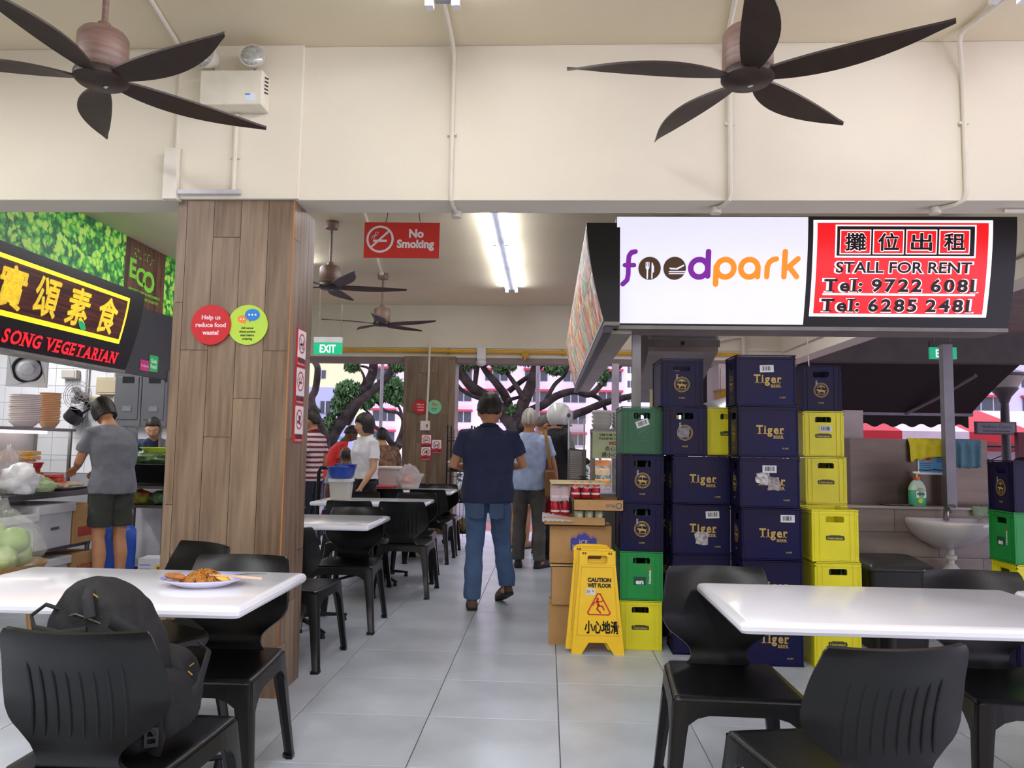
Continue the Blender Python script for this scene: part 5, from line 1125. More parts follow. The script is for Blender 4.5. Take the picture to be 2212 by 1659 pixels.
for k in range(12):
    x, y = -4.66 + .22*fr.random(), 5.1 + .14*k; tag(MB().ell((0, 0, 0), (.05, .035, .03), 10, 6, fn=lump).build('fritter', mt(fr.choice(['#b8602c', '#c98a4a', '#a84a30', '#d8b48a']), .6, v=.2, s=30), loc=(x, y, .905), rot=(0, 0, fr.uniform(0, 3))), 'fried fritter on the cabinet floor behind glass', 'food', 'fritters in the snack cabinet')
# stacks of bowls and plates
def bowl_stack(x, y, n, r, h, col, nm, lb, grp, z=1.378):
    pr = MB().lathe([(0, .0), (r*.55, .0), (r*.62, .006), (r*.93, h*.9), (r, h), (r, h+.004), (r*.9, h), (r*.5, .012), (0, .012)], 24).build(nm, col, loc=(x, y, z)); tag(pr, lb, nm, grp)
    for k in range(1, n):
        o = pr.copy(); C.objects.link(o); o.location = (x + rnd.uniform(-.004, .004), y + rnd.uniform(-.004, .004), z + k*.0158)
bowl_stack(-4.45, 6.35, 15, .122, .05, mt('#e6dbd9', .3), 'plate', 'pale melamine plate in the tall stack on the snack cabinet', 'stacked pale plates')
bowl_stack(-4.44, 6.66, 17, .088, .055, mt('#dcae84', .35), 'bowl', 'peach melamine bowl in the tall stack on the snack cabinet', 'stacked peach bowls')
# left: exhaust fan, wall fan, electric gear
t = thing('exhaust_fan', 'square white exhaust fan hanging under the vegetarian sign', 'fan', (-4.63, 6.6, 1.74), .45)
MB().holed(rsq(-.155, .155, 0, .31, 8), [(.0 + .125*cos(a), .155 + .125*sin(a)) for a in [(-pi/2 + 2*pi*(k+5)/36) for k in range(36)]], .06, FRONT).build('frame', mt('#dcdce0', .45), t, smooth=False)
MB().cyl((0, .05, .155), (0, .056, .155), .13, n=24).build('recess', mt('#3a3b40', .5), t)
MB().bx(-.01, .48, .03, .05, .285, .31).build('hanger', mt('#b9b9bd', .5), t, smooth=False)
MB().lathe([(0, 0), (.1, 0), (.1, .02), (.06, .05), (.055, .075), (0, .085)], 24).build('motor_cap', mt('#c9c9d0', .4), t, loc=(0, .045, .155), rot=(pi/2, 0, 0))
if 0: MB().cyl((0, .035, .155), (0, -.01, .155), .055, .042, 18).build('motor_cap', mt('#c9c9d0', .4), t)
for k in range(0): MB().box((.075*cos(1.256*k), .03, .155 + .075*sin(1.256*k)), (.11, .008, .06), rot=(.5, -1.256*k, 0)).build('blade', mt('#9a9aa2', .4), t, smooth=False)
t = thing('wall_fan', 'grey wall fan with a wire grille on the tiled partition', 'fan', (-5.33, 8.45, 1.78)); t.rotation_euler = (0, 0, -.2)
for r in (.19, .15, .11, .07): MB().tube([(r*cos(2*pi*k/28), -.03 + .04*(r/.19)**2, r*.85*sin(2*pi*k/28)) for k in range(28)], .0035, 5, close=True).build('grille_ring', mt('#7e7a7c', .4), t)
for k in range(12): MB().tube([(0, -.03, 0), (.1*cos(.524*k), -.02, .085*sin(.524*k)), (.19*cos(.524*k), .01, .16*sin(.524*k))], .0025, 4).build('grille_wire', mt('#7e7a7c', .4), t)
for k in range(3): MB().ell((.075*cos(2.1*k), .03, .065*sin(2.1*k)), (.07, .006, .045), 10, 6, rot=(.3, 0, 0)).build('blade', mt('#8f8a8a', .4), t)
MB().cyl((0, .02, 0), (0, .12, -.02), .055, .05, 14).cyl((0, .1, -.02), (0, .19, -.12), .018, n=8).build('motor', mt('#2e2d30', .5), t)
def ebox(x0, x1, z0, z1, col, lb, d=.08):
    t = thing('electric_box', lb, 'box', ((x0+x1)/2, 8.64, z0), 0, 'electric boxes on the partition'); w = x1-x0; h = z1-z0
    MB().bx(-w/2, w/2, -d, 0, 0, h).build('case', mt(col, .5), t, smooth=False, bevel=.006); MB().bx(-w*.4, w*.4, -d-.008, -d, h*.12, h*.88).build('door', mt(col, .45, v=.03), t, smooth=False, bevel=.004)
    return t
e = ebox(-5.18, -4.92, 1.8, 2.0, '#b9ab8e', 'beige electric box beside the wall fan'); e = ebox(-5.24, -5.12, 1.7, 1.78, '#c0b292', 'small beige electric box below the beige box')
ebox(-5.6, -5.42, 1.98, 2.08, '#b0aaa4', 'grey switch box above the wall fan')
for lb, x0, x1 in (('grey metal distribution cabinet next to the partition pipe', -4.93, -4.62), ('grey metal distribution cabinet nearest the wooden column', -4.615, -4.32)):
    e = ebox(x0, x1, 1.44, 2.08, '#5a5a60', lb, .12); MB().box((0, -.132, .53), (.13, .006, .07)).build('window', mt('#22242a', .2), e, smooth=False); MB().box((0, -.132, .2), (.1, .004, .06)).build('nameplate', mt('#77777c', .4), e, smooth=False)
for x in (-4.98, -5.32): tag(MB().cyl((x, 8.6, 1.35), (x, 8.6, 2.6), .013, n=8).build('conduit', mt('#b0adb0', .4)), 'grey vertical pipe on the tiled partition beside the ' + ('distribution cabinets' if x > -5 else 'wall fan'), 'pipe', 'partition pipes')
t = thing('spatula', 'green-handled spatula hanging on the tiled partition', 'spatula', (-5.24, 8.62, 1.2)); MB().box((0, 0, .16), (.03, .012, .1)).build('handle', mt('#1f9a4a', .4), t, smooth=False); MB().box((0, 0, .03), (.016, .004, .16)).build('blade', STEEL, t, smooth=False)
sp = xz(152, 905, 8.52); t = thing('saucepan', 'dark steel pan hanging tilted beside the bowl stack', 'pan', (sp.x, 8.52, sp.z-.02)); MB().lathe([(0, 0), (.09, 0), (.1, .02), (.1, .13), (.095, .13), (.09, .02), (0, .02)], 20).build('pot', mt('#4a4648', .35, met=.8), t, rot=(0, .7, 0)); MB().tube([(.1, 0, .06), (.22, 0, .14)], .012, 8).build('handle', DARKM, t)
# fluorescent glow is from the stall ceiling lamps; goods on the counter
def packs(x, y, z, n, col, nm, lb, grp, d=(.14, .2, .03)):
    p0 = tag(MB().box((0, 0, d[2]/2), d).build(nm, mt(col, .4, v=.2, s=30), smooth=False, bevel=.008, loc=(x, y, z)), lb, 'packet', grp)
    for k in range(1, n): o = p0.copy(); C.objects.link(o); o.location = (x + rnd.uniform(-.02, .02), y + rnd.uniform(-.02, .02), z + k*d[2]); o.rotation_euler = (0, 0, rnd.uniform(-.3, .3))
packs(-4.23, 6.12, .853, 6, '#c9552c', 'noodle_packet', 'orange red packet in the pile on the counter', 'packets piled on the counter')
bagblob('carrier_bag', 'white carrier bag lying on the steel counter', (-4.06, 5.78, .853), (.13, .14, .12), BAGW, 5, amp=.3, knot=False)
bagblob('carrier_bag', 'translucent white bag standing behind the orange packets', (-4.24, 5.9, .853), (.1, .12, .18), BAGP, 8, amp=.3)
bagblob('vegetable_bag', 'pale green bag of vegetables beside the white carrier bag', (-4.07, 6.06, .853), (.1, .12, .065), M('green_bag', '#a9bd8c', .3, v=.15, s=14), 9)
tag(MB().lathe([(0, 0), (.09, 0), (.11, .05), (.115, .05), (.09, .055), (0, .05)], 20).build('container_lid', mt('#b02030', .4), loc=(-4.23, 6.12, 1.036)), 'red plastic tub lid on the packets', 'lid')
t = thing('food_tray', 'foil tray of sliced rolls the woman in grey is filling', 'tray', (-4.15, 6.48, .853), .0); MB().loft([[(a, b2, z) for a, b2 in rrect(-s*.8, s*.8, -s*1.5, s*1.5, .02, 2)] for s, z in ((.13, 0), (.15, .02), (.155, .02), (.13, .006))]).build('dish', mt('#b9b6b8', .3, met=.6), t)
for k in range(14): tag(MB().ell((0, 0, 0), (.045, .03, .02), 10, 6, fn=lump).build('food_roll', mt(fr.choice(['#e8d2b4', '#e9c8b8', '#d8b890']), .5, v=.1), loc=(-4.22 + .15*fr.random(), 6.29 + .38*fr.random(), .885 + .02*fr.random()), rot=(0, 0, fr.uniform(0, 3))), 'pale sliced roll on the foil tray', 'food', 'rolls on the foil tray')
packs(-4.34, 6.62, .853, 4, '#e05a4a', 'sausage_pack', 'red pack of vegetarian meat behind the foil tray', 'red packs behind the tray', (.1, .2, .03))
# under the counter
def foambin(x, y, z, w, d, h, lb, slot=True):
    t = thing('storage_box', lb, 'box', (x, y, z), pi/2, 'white storage boxes under the counter'); MB().box((0, 0, h/2), (w*.92, d, h)).build('body', mt('#c4c4c8', .5), t, smooth=False, bevel=.012); MB().box((0, -d*.02, h*.9), (w, d*1.05, h*.22)).build('lid', mt('#d0d0d3', .5), t, smooth=False, bevel=.01)
    MB().box((0, -d/2-.004, h*.45), (w*.2, .008, .02)).build('handle_slot', mt('#55555a', .6), t, smooth=False)
foambin(-4.26, 5.75, .386, .5, .44, .3, 'white storage box with slotted handle on the under-shelf, nearer one'); foambin(-4.26, 6.22, .386, .5, .44, .36, 'white storage box on the under-shelf, nearer the woman in grey'); foambin(-4.26, 6.2, .0, .5, .44, .3, 'white storage box on the floor under the shelf')
for lb, y, z, h, s in (('brown carton with red band on the under-shelf', 6.66, .386, .33, ''), ('brown paint carton on the floor under the counter', 6.66, 0, .3, 'NIPPON PAINT')):
    t = thing('carton', lb, 'box', (-4.24, y, z), pi/2, 'cartons under the counter'); MB().box((0, 0, h/2), (.38, .4, h)).build('body', CARD, t, smooth=False, bevel=.004)
    if not s: MB().bx(-.12, .12, -.203, -.2, .06, .14).build('print', mt('#a83a2c', .6), t, smooth=False); continue
    MB().text(s.split()[0], .05, (.02, h*.6), lambda u, v, o=0.: (u, -.2-o, v), bold=.02).text(s.split()[-1], .05, (.02, h*.35), lambda u, v, o=0.: (u, -.2-o, v), bold=.02).build('print', mt('#a83a2c', .6), t, smooth=False)
# next shelf: trays, greens
t = thing('steel_shelf', 'steel shelf of greens and black trays beside the wooden column', 'shelf', (-3.88, 7.35, 0))
for z in (.85, .67, .1): MB().bx(-.28, .28, -.18, .3, z-.025, z).build('board', STEEL, t, smooth=False)
for x in (-.26, .26):
    for y in (-.16, .28): MB().cyl((x, y, 0), (x, y, .85), .014, n=8).build('leg', STEELD, t)
tr0 = MB().loft([[(a, b2, z) for a, b2 in rrect(-s, s, -s*.75, s*.75, .02, 2)] for s, z in ((.2, 0), (.22, .03), (.225, .03), (.2, .006))]).build('food_tray', mt('#1b1b1d', .4), loc=(-3.87, 7.4, .852)); tag(tr0, 'black plastic tray in the stack beside the wooden column', 'tray', 'stacked black trays')
for k in range(1, 14): o = tr0.copy(); C.objects.link(o); o.location = (-3.87 + rnd.uniform(-.004, .004), 7.4, .852 + .013*k)
bagblob('vegetable_bag', 'bag of leafy greens on the stacked black trays', (-3.87, 7.4, 1.055), (.2, .15, .075), M('leafy_bag', '#7c9a6a', .3, v=.35, s=20, hex2='#3f5a36'), 3, knot=False)
t = thing('sieve', 'lime green plastic basket on the bag of greens', 'basket', (-3.83, 7.4, 1.15)); MB().lathe([(0, 0), (.09, 0), (.14, .06), (.15, .06), (.15, .066), (.13, .06), (.085, .01), (0, .01)], 24).build('bowl', mt('#b4c93a', .45), t)
bagblob('vegetable_bag', 'green vegetables in a red-banded bag on the lower steel shelf', (-3.95, 7.35, .672), (.13, .13, .07), M('lime_bag', '#9fc04a', .35, v=.3, s=14, hex2='#b83a2c'), 6, knot=False)
bagblob('vegetable_bag', 'dark greens in a clear bag on the lower steel shelf', (-3.72, 7.35, .672), (.11, .13, .07), M('dark_leaf_bag', '#51704a', .3, v=.35, s=14), 7, knot=False)
t = thing('barrel', 'blue plastic barrel behind the legs of the woman in grey', 'barrel', (-3.93, 6.95, 0)); MB().lathe([(0, 0), (.15, 0), (.165, .03), (.17, .3), (.165, .46), (.12, .52), (.08, .53), (.08, .56), (0, .56)], 24).build('drum', mt('#2152b8', .4), t); MB().lathe([(0, .56), (.085, .56), (.085, .62), (0, .625)], 20).build('cap', mt('#5a2c9a', .4), t)
tag(MB().lathe([(0, 0), (.17, 0), (.2, .4), (.21, .41), (.18, .41), (0, .38)], 24).build('bucket', mt('#22376a', .45), loc=(-3.55, 7.5, 0)), 'dark blue bucket under the steel shelf by the wooden column', 'bucket')
t = thing('oil_carton', 'white printed carton with a sunflower picture beside the column', 'box', (-3.38, 6.6, 0), .12)
MB().box((0, 0, .14), (.2, .2, .28)).build('body', mt('#c8c8d4', .6), t, smooth=False, bevel=.004)
mp = lambda u, v, o=0.: (u, -.1-o, v); m = MB().disc((.07, .2), .03, mp, .001, 0, 10).disc((.085, .15), .03, mp, .001, 0, 10).disc((.07, .2), .012, mp, .002, 1, 8)
for k in range(6): m.stroke([(-.08, .05 + .035*k), (.0, .05+.035*k)], .012, mp, .001, 2)
m.build('print', [mt('#d9b32c', .6), mt('#5a3a1c', .6), mt('#8f97b8', .6)], t, smooth=False)
# glass case of the next stall
t = thing('glass_case', 'small glass food case in front of the next stall worker', 'cabinet', (-3.98, 7.75, .95))
for x in (-.25, .0, .25): MB().box((x, 0, .23), (.02, .02, .46)).build('post', STEEL, t, smooth=False)
MB().box((0, .1, .0), (.54, .24, .02)).build('base', STEEL, t, smooth=False); MB().box((0, .1, .465), (.54, .24, .02)).build('top', STEEL, t, smooth=False); MB().box((.12, .0, .23), (.22, .004, .44)).build('pane', M('case_glass', '#d8dde0', .05, v=0, al=.14), t, smooth=False); MB().box((.13, -.006, .33), (.13, .002, .1)).build('notice', mt('#d8cfd0', .5), t, smooth=False)
tag(MB().lathe([(0, 0), (.08, 0), (.11, .1), (.115, .1), (.09, .01), (0, .01)], 20).build('pot', mt('#a81f2a', .4), loc=(-3.72, 7.75, 1.43)), 'red pot on top of the small glass case by the column', 'pot')
t = thing('display_counter', 'white lit counter body below the small glass case', 'counter', (-3.98, 8.0, 0)); MB().bx(-.3, .35, -.3, -.1, 0, .93).build('body', mt('#cfccd2', .5), t, smooth=False); MB().bx(-.32, .37, -.31, -.08, .93, .95).build('worktop', STEEL, t, smooth=False)
# cabbages on the wooden stool
t = thing('wooden_stool', 'wooden stool carrying the bag of cabbages', 'stool', (-3.30, 4.55, 0)); WD = mt('#a98050', .6, v=.15, st=(1, 6, 1))
MB().lathe([(0, .44), (.26, .44), (.27, .455), (.27, .475), (.26, .48), (0, .48)], 28).build('seat', WD, t)
for k in range(4): a = .6 + pi/2*k; MB().tube([(.16*cos(a), .16*sin(a), .44), (.21*cos(a), .21*sin(a), 0)], [.022, .018], 8).build('leg', WD, t)
tag(MB().lathe([(0, 0), (.24, 0), (.27, .05), (.265, .05), (.235, .01), (0, .01)], 28).build('rattan_tray', mt('#9a7a4a', .7, v=.2, s=40), loc=(-3.30, 4.55, .481)), 'round rattan tray under the cabbages', 'tray')
for k, (x, y, z) in enumerate(((-.11, -.07, .57), (.08, -.08, .56), (.05, .09, .57), (-.12, .1, .57), (-.04, .0, .69), (.08, .02, .66))):
    def cf(p, d, k=k): return p*(1 + .1*noise.noise(d*2.5 + Vector((k, 0, 0))) + .05*sin(7*math.atan2(d.y, d.x) + 5*d.z))
    tag(MB().ell((0, 0, 0), (.09, .09, .08), 18, 12, fn=cf).build('cabbage', M('cabbage_%d' % k, fr.choice(['#b9cc8a', '#c9d8a0', '#a8c278']), .5, v=.15, s=9, hex2='#8fb062'), loc=(-3.30 + x, 4.55 + y, z)), 'pale green cabbage in the plastic bag on the stool', 'cabbage', 'cabbages in the bag')
bagblob('plastic_bag', 'large clear plastic bag around the pale green cabbages', (-3.30, 4.55, .485), (.24, .22, .2), M('cabbage_bag', '#eef2ea', .12, v=.03, al=.16), 4, n=(34, 24))
# ================================================================== outside: street, trees, blocks
WIN = mt('#39424c', .3, v=.2); MUL = mt('#b9b4bc', .6); LEDGE = mt('#b8404c', .7)
def block(name, label, x0, x1, y, h, col, rows, cols, wz, ww, wh, ledge=True, depth=8., panes=3):
    t = thing('apartment_block', label, 'building', ((x0+x1)/2, y, 0), 0)
    MB().bx(x0-(x0+x1)/2, x1-(x0+x1)/2, 0, depth, -.5, h).build('walls', mt(col, .85, v=.03), t, smooth=False)
    pr = None; lp = None
    for r in rows:
        for c in cols:
            if pr is None:
                pr = MB().bx(-ww/2, ww/2, -.12, .2, -wh/2, wh/2).build('window', WIN, t, smooth=False); ch = []
                for k in range(panes-1): ch.append(MB().bx(-ww/2 + ww*(k+1)/panes - .06, -ww/2 + ww*(k+1)/panes + .06, -.18, -.1, -wh/2, wh/2).build('mullion', MUL, pr, smooth=False))
                if ledge: ch.append(MB().bx(-ww/2-.2, ww/2+.2, -.6, 0, wh/2, wh/2+.28).build('ledge', LEDGE, pr, smooth=False))
                o = pr
            else: o = dup(pr, parent=t)
            o.location = (c-(x0+x1)/2, 0, r)
    return t
F = 2.75
block('', 'long pink-white apartment block with red window ledges behind the trees', -24.2, 10, 100, 17, '#e6dae6', [2.4 + F*k for k in range(5)], [-21.5, -16.5, -11.5, -6.8, -1.6, 3.4, 8], 0, 2.9, 1.35)
block('', 'pale yellow-green apartment block behind the left trees', -40, -27, 112, 26, '#cfd6a8', [15 - 3.4*k for k in range(3)], [-33.6], 0, 1.3, 1.2, False, panes=2)
block('', 'low blue-white house with a gable beside the yellow-green block', -25, -19.3, 68, 6.4, '#b9bfe0', [2.2, 4.6], [-21.5, -19.9], 0, .9, 1.1, False, panes=2)
block('', 'tall distant white tower block seen between the tree limbs', 9, 24, 170, 40, '#d6d4ee', [6 + 3.2*k for k in range(8)], [10.5, 13, 15.5, 18], 0, 1.2, 1.5, False, panes=2)
block('', 'white apartment block with red ledges beyond the street lamp', 46, 75, 92, 15, '#cdc9ea', [7.2 + F*k for k in range(3)], [51, 57.2, 64], 0, 4.2, 1.5)
BARK = M('tree_bark', '#423a35', .95, v=.45, s=5, b=.9, bs=22, hex2='#221d1b'); LEAFM = [M('leaf_green_%d' % i, h, .6, v=.2, s=1.5) for i, h in enumerate(('#4a7040', '#5f8a4c', '#385a38'))]
def tree(label, Y, limbs, crowns, T):
    t = thing('tree', label, 'tree', (0, Y, 0)); m = MB()
    for pts, w0, w1 in limbs:
        P = [xz(*T(a, b), Y + rnd.uniform(-.15, .15)) - Vector((0, Y, 0)) for a, b in pts]; Q = []
        for i in range(len(P)-1):
            for k in range(4):
                f = k/4; p0, p1, p2, p3 = P[max(i-1, 0)], P[i], P[i+1], P[min(i+2, len(P)-1)]
                Q.append(.5*(2*p1 + (p2-p0)*f + (2*p0-5*p1+4*p2-p3)*f*f + (3*p1-p0-3*p2+p3)*f**3))
        Q.append(P[-1]); n = len(Q); m.tube(Q, [w0 + (w1-w0)*i/(n-1) for i in range(n)], 8)
    m.build('trunk', BARK, t, ang=80)
    for ci, (cx, cy, rx, ry, n) in enumerate(crowns):
        c = xz(*T(cx, cy), Y) - Vector((0, Y, 0)); k = Y/1662*T.s; m = MB()
        for i in range(n):
            while True:
                d = Vector((rnd.uniform(-1, 1), rnd.uniform(-1, 1), rnd.uniform(-1, 1)))
                if .15 < d.length < 1 and noise.noise(d*3.0 + Vector((ci*3, 0, 0))) > -.02: break
            p = c + Vector((d.x*rx*k, d.y*max(rx, ry)*k*.8, d.z*ry*k)); e = Euler((rnd.uniform(0, 6), rnd.uniform(0, 6), rnd.uniform(0, 6))).to_matrix(); s = rnd.uniform(.045, .085)*Y/18
            m.add([p + e @ Vector(q) for q in ((-s, 0, 0), (0, -.42*s, .1*s), (s, 0, 0), (0, .42*s, .1*s))], [(0, 1, 2, 3)], rnd.randrange(3))
        m.build('leaves', LEAFM, t, smooth=False, kind='stuff')
    return t
def TA(a, b): return (640 + a*.1929, 760 + b*.1929)
TA.s = .1929
def TB(a, b): return (640 + a*.3164, 760 + b*.3164)
TB.s = .3164
tree('leaning tree with two thick diagonal trunks outside the left opening', 18, [([(330, 1720), (370, 1250), (400, 960), (640, 600), (760, 420), (850, 250), (870, 90), (900, -100)], .17, .09), ([(560, 790), (700, 560), (900, 400), (1040, 250), (1100, 100), (1180, -100)], .12, .07), ([(500, 700), (640, 480), (760, 330), (720, 200), (660, 150)], .05, .02), ([(860, 220), (780, 170), (700, 160)], .04, .02)],
     [(630, 160, 95, 70, 420), (590, 440, 170, 120, 900), (480, 600, 95, 140, 620), (640, -60, 200, 120, 500), (1150, 150, 120, 80, 420), (380, 800, 70, 130, 340)], TA)
tree('thin dark trunk at the very edge of the left opening', 15, [([(380, 1850), (340, 1150), (300, 900), (200, 660), (170, 520), (215, 420), (240, 190), (195, 90), (180, -60)], .10, .05)], [(200, 660, 70, 40, 160), (300, 850, 60, 90, 200)], TA)
tree('forked tree with curling limbs beside the far wooden column', 22, [([(930, 1600), (960, 1500), (1010, 1190), (1100, 1090), (1170, 1010)], .16, .14), ([(1100, 1090), (1180, 900), (1195, 760), (1130, 680), (1000, 660), (900, 560)], .08, .03), ([(1090, 1060), (1020, 960), (1000, 890), (880, 840), (850, 730), (740, 620)], .09, .03), ([(1170, 1010), (1260, 900), (1300, 700)], .12, .06), ([(1195, 760), (1150, 620), (1060, 540)], .05, .02)],
     [(1050, 380, 170, 110, 1000), (900, 470, 190, 110, 900), (1120, 500, 120, 120, 600), (780, 580, 90, 60, 300)], TA)
tree('large spreading tree with dark crossing limbs outside the middle opening', 15, [([(1515, 1130), (1500, 900), (1500, 560), (1440, 450), (1350, 350), (1270, 290), (1180, 220), (1085, 85), (1000, -60)], .20, .07), ([(1470, 480), (1440, 330), (1370, 220), (1300, 140), (1250, 60)], .10, .05), ([(1490, 520), (1550, 350), (1605, 220), (1640, 80), (1660, -60)], .14, .08), ([(1560, 420), (1690, 360), (1780, 300), (1900, 268), (2010, 290), (2120, 180), (2250, 60)], .09, .045), ([(1800, 580), (1870, 450), (1980, 400), (2130, 340), (2300, 300)], .09, .06), ([(1240, 60), (1225, 180), (1215, 310)], .06, .04), ([(1450, 270), (1540, 200), (1640, 130), (1720, 60)], .06, .03), ([(1350, 340), (1230, 310), (1130, 260), (1085, 200)], .05, .03), ([(1690, 360), (1760, 230), (1830, 160), (1870, 60)], .05, .03), ([(1560, 330), (1480, 200), (1400, 100)], .06, .03), ([(2010, 290), (2080, 330), (2120, 420)], .05, .03), ([(1440, 330), (1540, 300), (1660, 220)], .04, .02)],
     [(1170, 90, 70, 40, 300), (1420, 100, 90, 50, 420), (1770, 110, 80, 60, 400), (1600, 60, 120, 40, 300), (1300, 60, 100, 40, 260), (2090, 150, 50, 90, 240), (1480, 420, 60, 70, 200), (1130, -80, 300, 60, 500), (1700, -80, 300, 60, 500)], TB)
def pole(label, px_, Y, z1, r, col='#8f8d94', z0=-.06):
    p = xz(px_, 960, Y); return tag(MB().cyl((0, 0, z0), (0, 0, z1), r, r*.8, 10).build('lamp_pole', mt(col, .5), loc=(p.x, Y, 0)), label, 'pole', 'street lamp poles')
pole('slim grey street pole in front of the left trees', 821, 14.5, 8, .035); pole('grey street pole behind the queue, left of the helmet', 1160, 14, 8, .04)
t = thing('shop_canopy', 'turquoise canopy far outside the left opening', 'canopy', (-9.1, 33, 0)); MB().box((0, 0, 1.55), (4, 2, .12)).build('roof', mt('#4aa9bc', .6), t, smooth=False); [MB().cyl((s*1.9, 0, -.06), (s*1.9, 0, 1.5), .05, n=8).build('post', MUL, t) for s in (-1, 1)]
t = thing('hedge_row', 'low dark hedge along the street outside', 'hedge', (-3.5, 26, 0)); m = MB()
for i in range(900):
    p = Vector((rnd.uniform(-5, 7), rnd.uniform(-.4, .4), rnd.uniform(0, .9))); e = Euler((rnd.uniform(0, 6), rnd.uniform(0, 6), 0)).to_matrix(); s = .12; m.add([p + e @ Vector(q) for q in ((-s, 0, 0), (0, -.5*s, 0), (s, 0, 0), (0, .5*s, 0))], [(0, 1, 2, 3)], rnd.randrange(3))
m.build('leaves', LEAFM, t, smooth=False, kind='stuff')
def motorbike(px_, Y, label):
    p = xz(px_, 1000, Y); t = thing('motorcycle', label, 'motorcycle', (p.x, Y, -.06), .4, 'parked motorcycles')
    for x in (-.6, .6): MB().tube([(x + .25*cos(2*pi*k/16), 0, .28 + .25*sin(2*pi*k/16)) for k in range(16)], .05, 6, close=True).build('wheel', mt('#1a1a1c', .7), t)
    MB().loft([[(x, y*w_, z + .0) for y, z in ((-.12, .35), (.12, .35), (.15, .6), (.08, .75), (-.08, .75), (-.15, .6))] for x, w_ in ((-.7, .5), (-.4, 1), (0, .9), (.35, 1), (.5, .5))]).build('body', mt('#4a5560', .4), t, ang=50)
    MB().tube([(.5, -.3, 1.0), (.42, 0, .95), (.5, .3, 1.0)], .02, 6).build('handlebar', DARKM, t); MB().box((-.2, 0, .8), (.6, .22, .08)).build('seat', mt('#222226', .6), t, bevel=.02)
motorbike(838, 20, 'motorcycle parked outside behind the woman in white'); motorbike(868, 20.5, 'motorcycle parked outside against the far wooden column')
# ------------------------------------------------------------------ right side: awning, tents, lamp
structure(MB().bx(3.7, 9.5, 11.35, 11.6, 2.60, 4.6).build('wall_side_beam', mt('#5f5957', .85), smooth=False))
t = thing('awning', 'dark retractable awning with a scalloped hem outside the basin wall', 'awning', (5.0, 11.65, 0))
AW = mt('#1b1819', .85, v=.1); m = MB()
m.slab(lambda u, v: (Vector((-2.6 + 4.55*u, 1.35*v, 2.62 - .66*v + .03*sin(pi*v))), Vector((0, .4, 1))), 6, 4, .02).build('canopy_cloth', AW, t, ang=60)
MB().bx(-2.65, 1.98, 1.33, 1.42, 1.90, 1.99).build('front_bar', mt('#6f6c74', .4, met=.4), t, smooth=False)
def vf(u, v): return Vector((-2.62 + 4.58*u, 1.44, 1.91 - v*(.17 + .03*cos(2*pi*u*15)))), Vector((0, -1, 0))
MB().slab(vf, 120, 2, .006).build('valance', AW, t, smooth=False)
for x in (-1.6, .9): MB().tube([(x+.45, .05, 2.45), (x+.2, .7, 2.15), (x+.0, 1.35, 1.93)], .03, 8).build('folding_arm', mt('#77757c', .4, met=.3), t)
TENTW, TENTR = mt('#cfc3cc', .7, v=.04), mt('#b8202c', .7, v=.05)
def tent(label, x, y, n, w, zt, zb, dp, flip=0, back=.9):
    t = thing('market_tent', label, 'tent', (x, y, 0), 0, 'striped market tents'); k = w/n
    for i in range(n):
        a, b2 = -w/2 + k*i, -w/2 + k*(i+1); c = TENTR if (i + flip) % 2 else TENTW
        def rf(u, v, a=a, b2=b2):
            if v < .6: f = v/.6; return Vector((a + (b2-a)*u, dp*(1-f) - 0, zt - (zt-zb)*f)), Vector((0, -.5, 1))
            f = (v-.6)/.4; return Vector((a + (b2-a)*u, -.01, zb - f*(.28 - .1*abs(sin(2*pi*u))))), Vector((0, -1, .1))
        MB().slab(rf, 12, 10, .01).build('striped_panel', c, t, ang=50)
    for s in (-1, 1): MB().cyl((s*w/2, 0, -.05), (s*w/2, 0, zb), .03, n=8).build('post', mt('#8a8790', .5), t)
    return t
tent('red and white striped market tent seen under the awning', 7.6, 15.5, 7, 9.0, 2.25, 1.72, 2.0, 1)
t = thing('market_tent', 'lower red tent with a white skirt beyond the basin wall', 'tent', (10.0, 17.5, 0)); MB().loft([[(-3, -.5, 1.35), (3, -.5, 1.35), (3, 2, 1.35), (-3, 2, 1.35)], [(-.1, .7, 2.1), (.1, .7, 2.1), (.1, .8, 2.1), (-.1, .8, 2.1)]]).build('roof', TENTR, t, smooth=False); MB().bx(-3, 3, -.5, 2, 0, 1.0).build('skirt', mt('#b82630', .7), t, smooth=False); MB().bx(-3, 3, -.52, 2, 1.0, 1.35).build('white_band', TENTW, t, smooth=False)
t = thing('railing', 'dark steel railing with crossed bars before the red tents', 'railing', (8.3, 13.2, 0))
for z in (.95, 1.42): MB().cyl((-1.5, 0, z), (1.8, 0, z), .018, n=8).build('rail', DARKM, t)
for k in range(4): MB().cyl((-1.5 + 1.1*k, 0, -.05), (-1.5 + 1.1*k, 0, 1.45), .02, n=8).build('post', DARKM, t)
for k in range(3):
    for s in (0, 1): MB().cyl((-1.5 + 1.1*k, 0, .95 + .47*s), (-.4 + 1.1*k, 0, 1.42 - .47*s), .01, n=6).build('cross_bar', DARKM, t)
p = xz(2178, 900, 12.5); q = xz(2150, 800, 12.5)
t = thing('street_lamp', 'street lamp with a bell-shaped glass head beyond the crates in the corner', 'lamp', (p.x-.05, 12.5, 0))
zt = q.z
MB().cyl((0, 0, -.05), (0, 0, zt-.45), .075, .06, 12).build('post', mt('#3d3c40', .5), t)
MB().lathe([(.06, zt-.52), (.1, zt-.42), (.2, zt-.3), (.2, zt-.28), (0, zt-.28)], 18).build('collar', mt('#46454a', .5), t); MB().lathe([(.19, zt-.28), (.29, zt-.1), (0, zt-.1)], 18).build('glass_bowl', mt('#a8a59c', .3), t); MB().lathe([(0, zt-.1), (.38, zt-.1), (.36, zt-.06), (.12, zt+.02), (0, zt+.03)], 18).build('cap', mt('#47464b', .5), t)
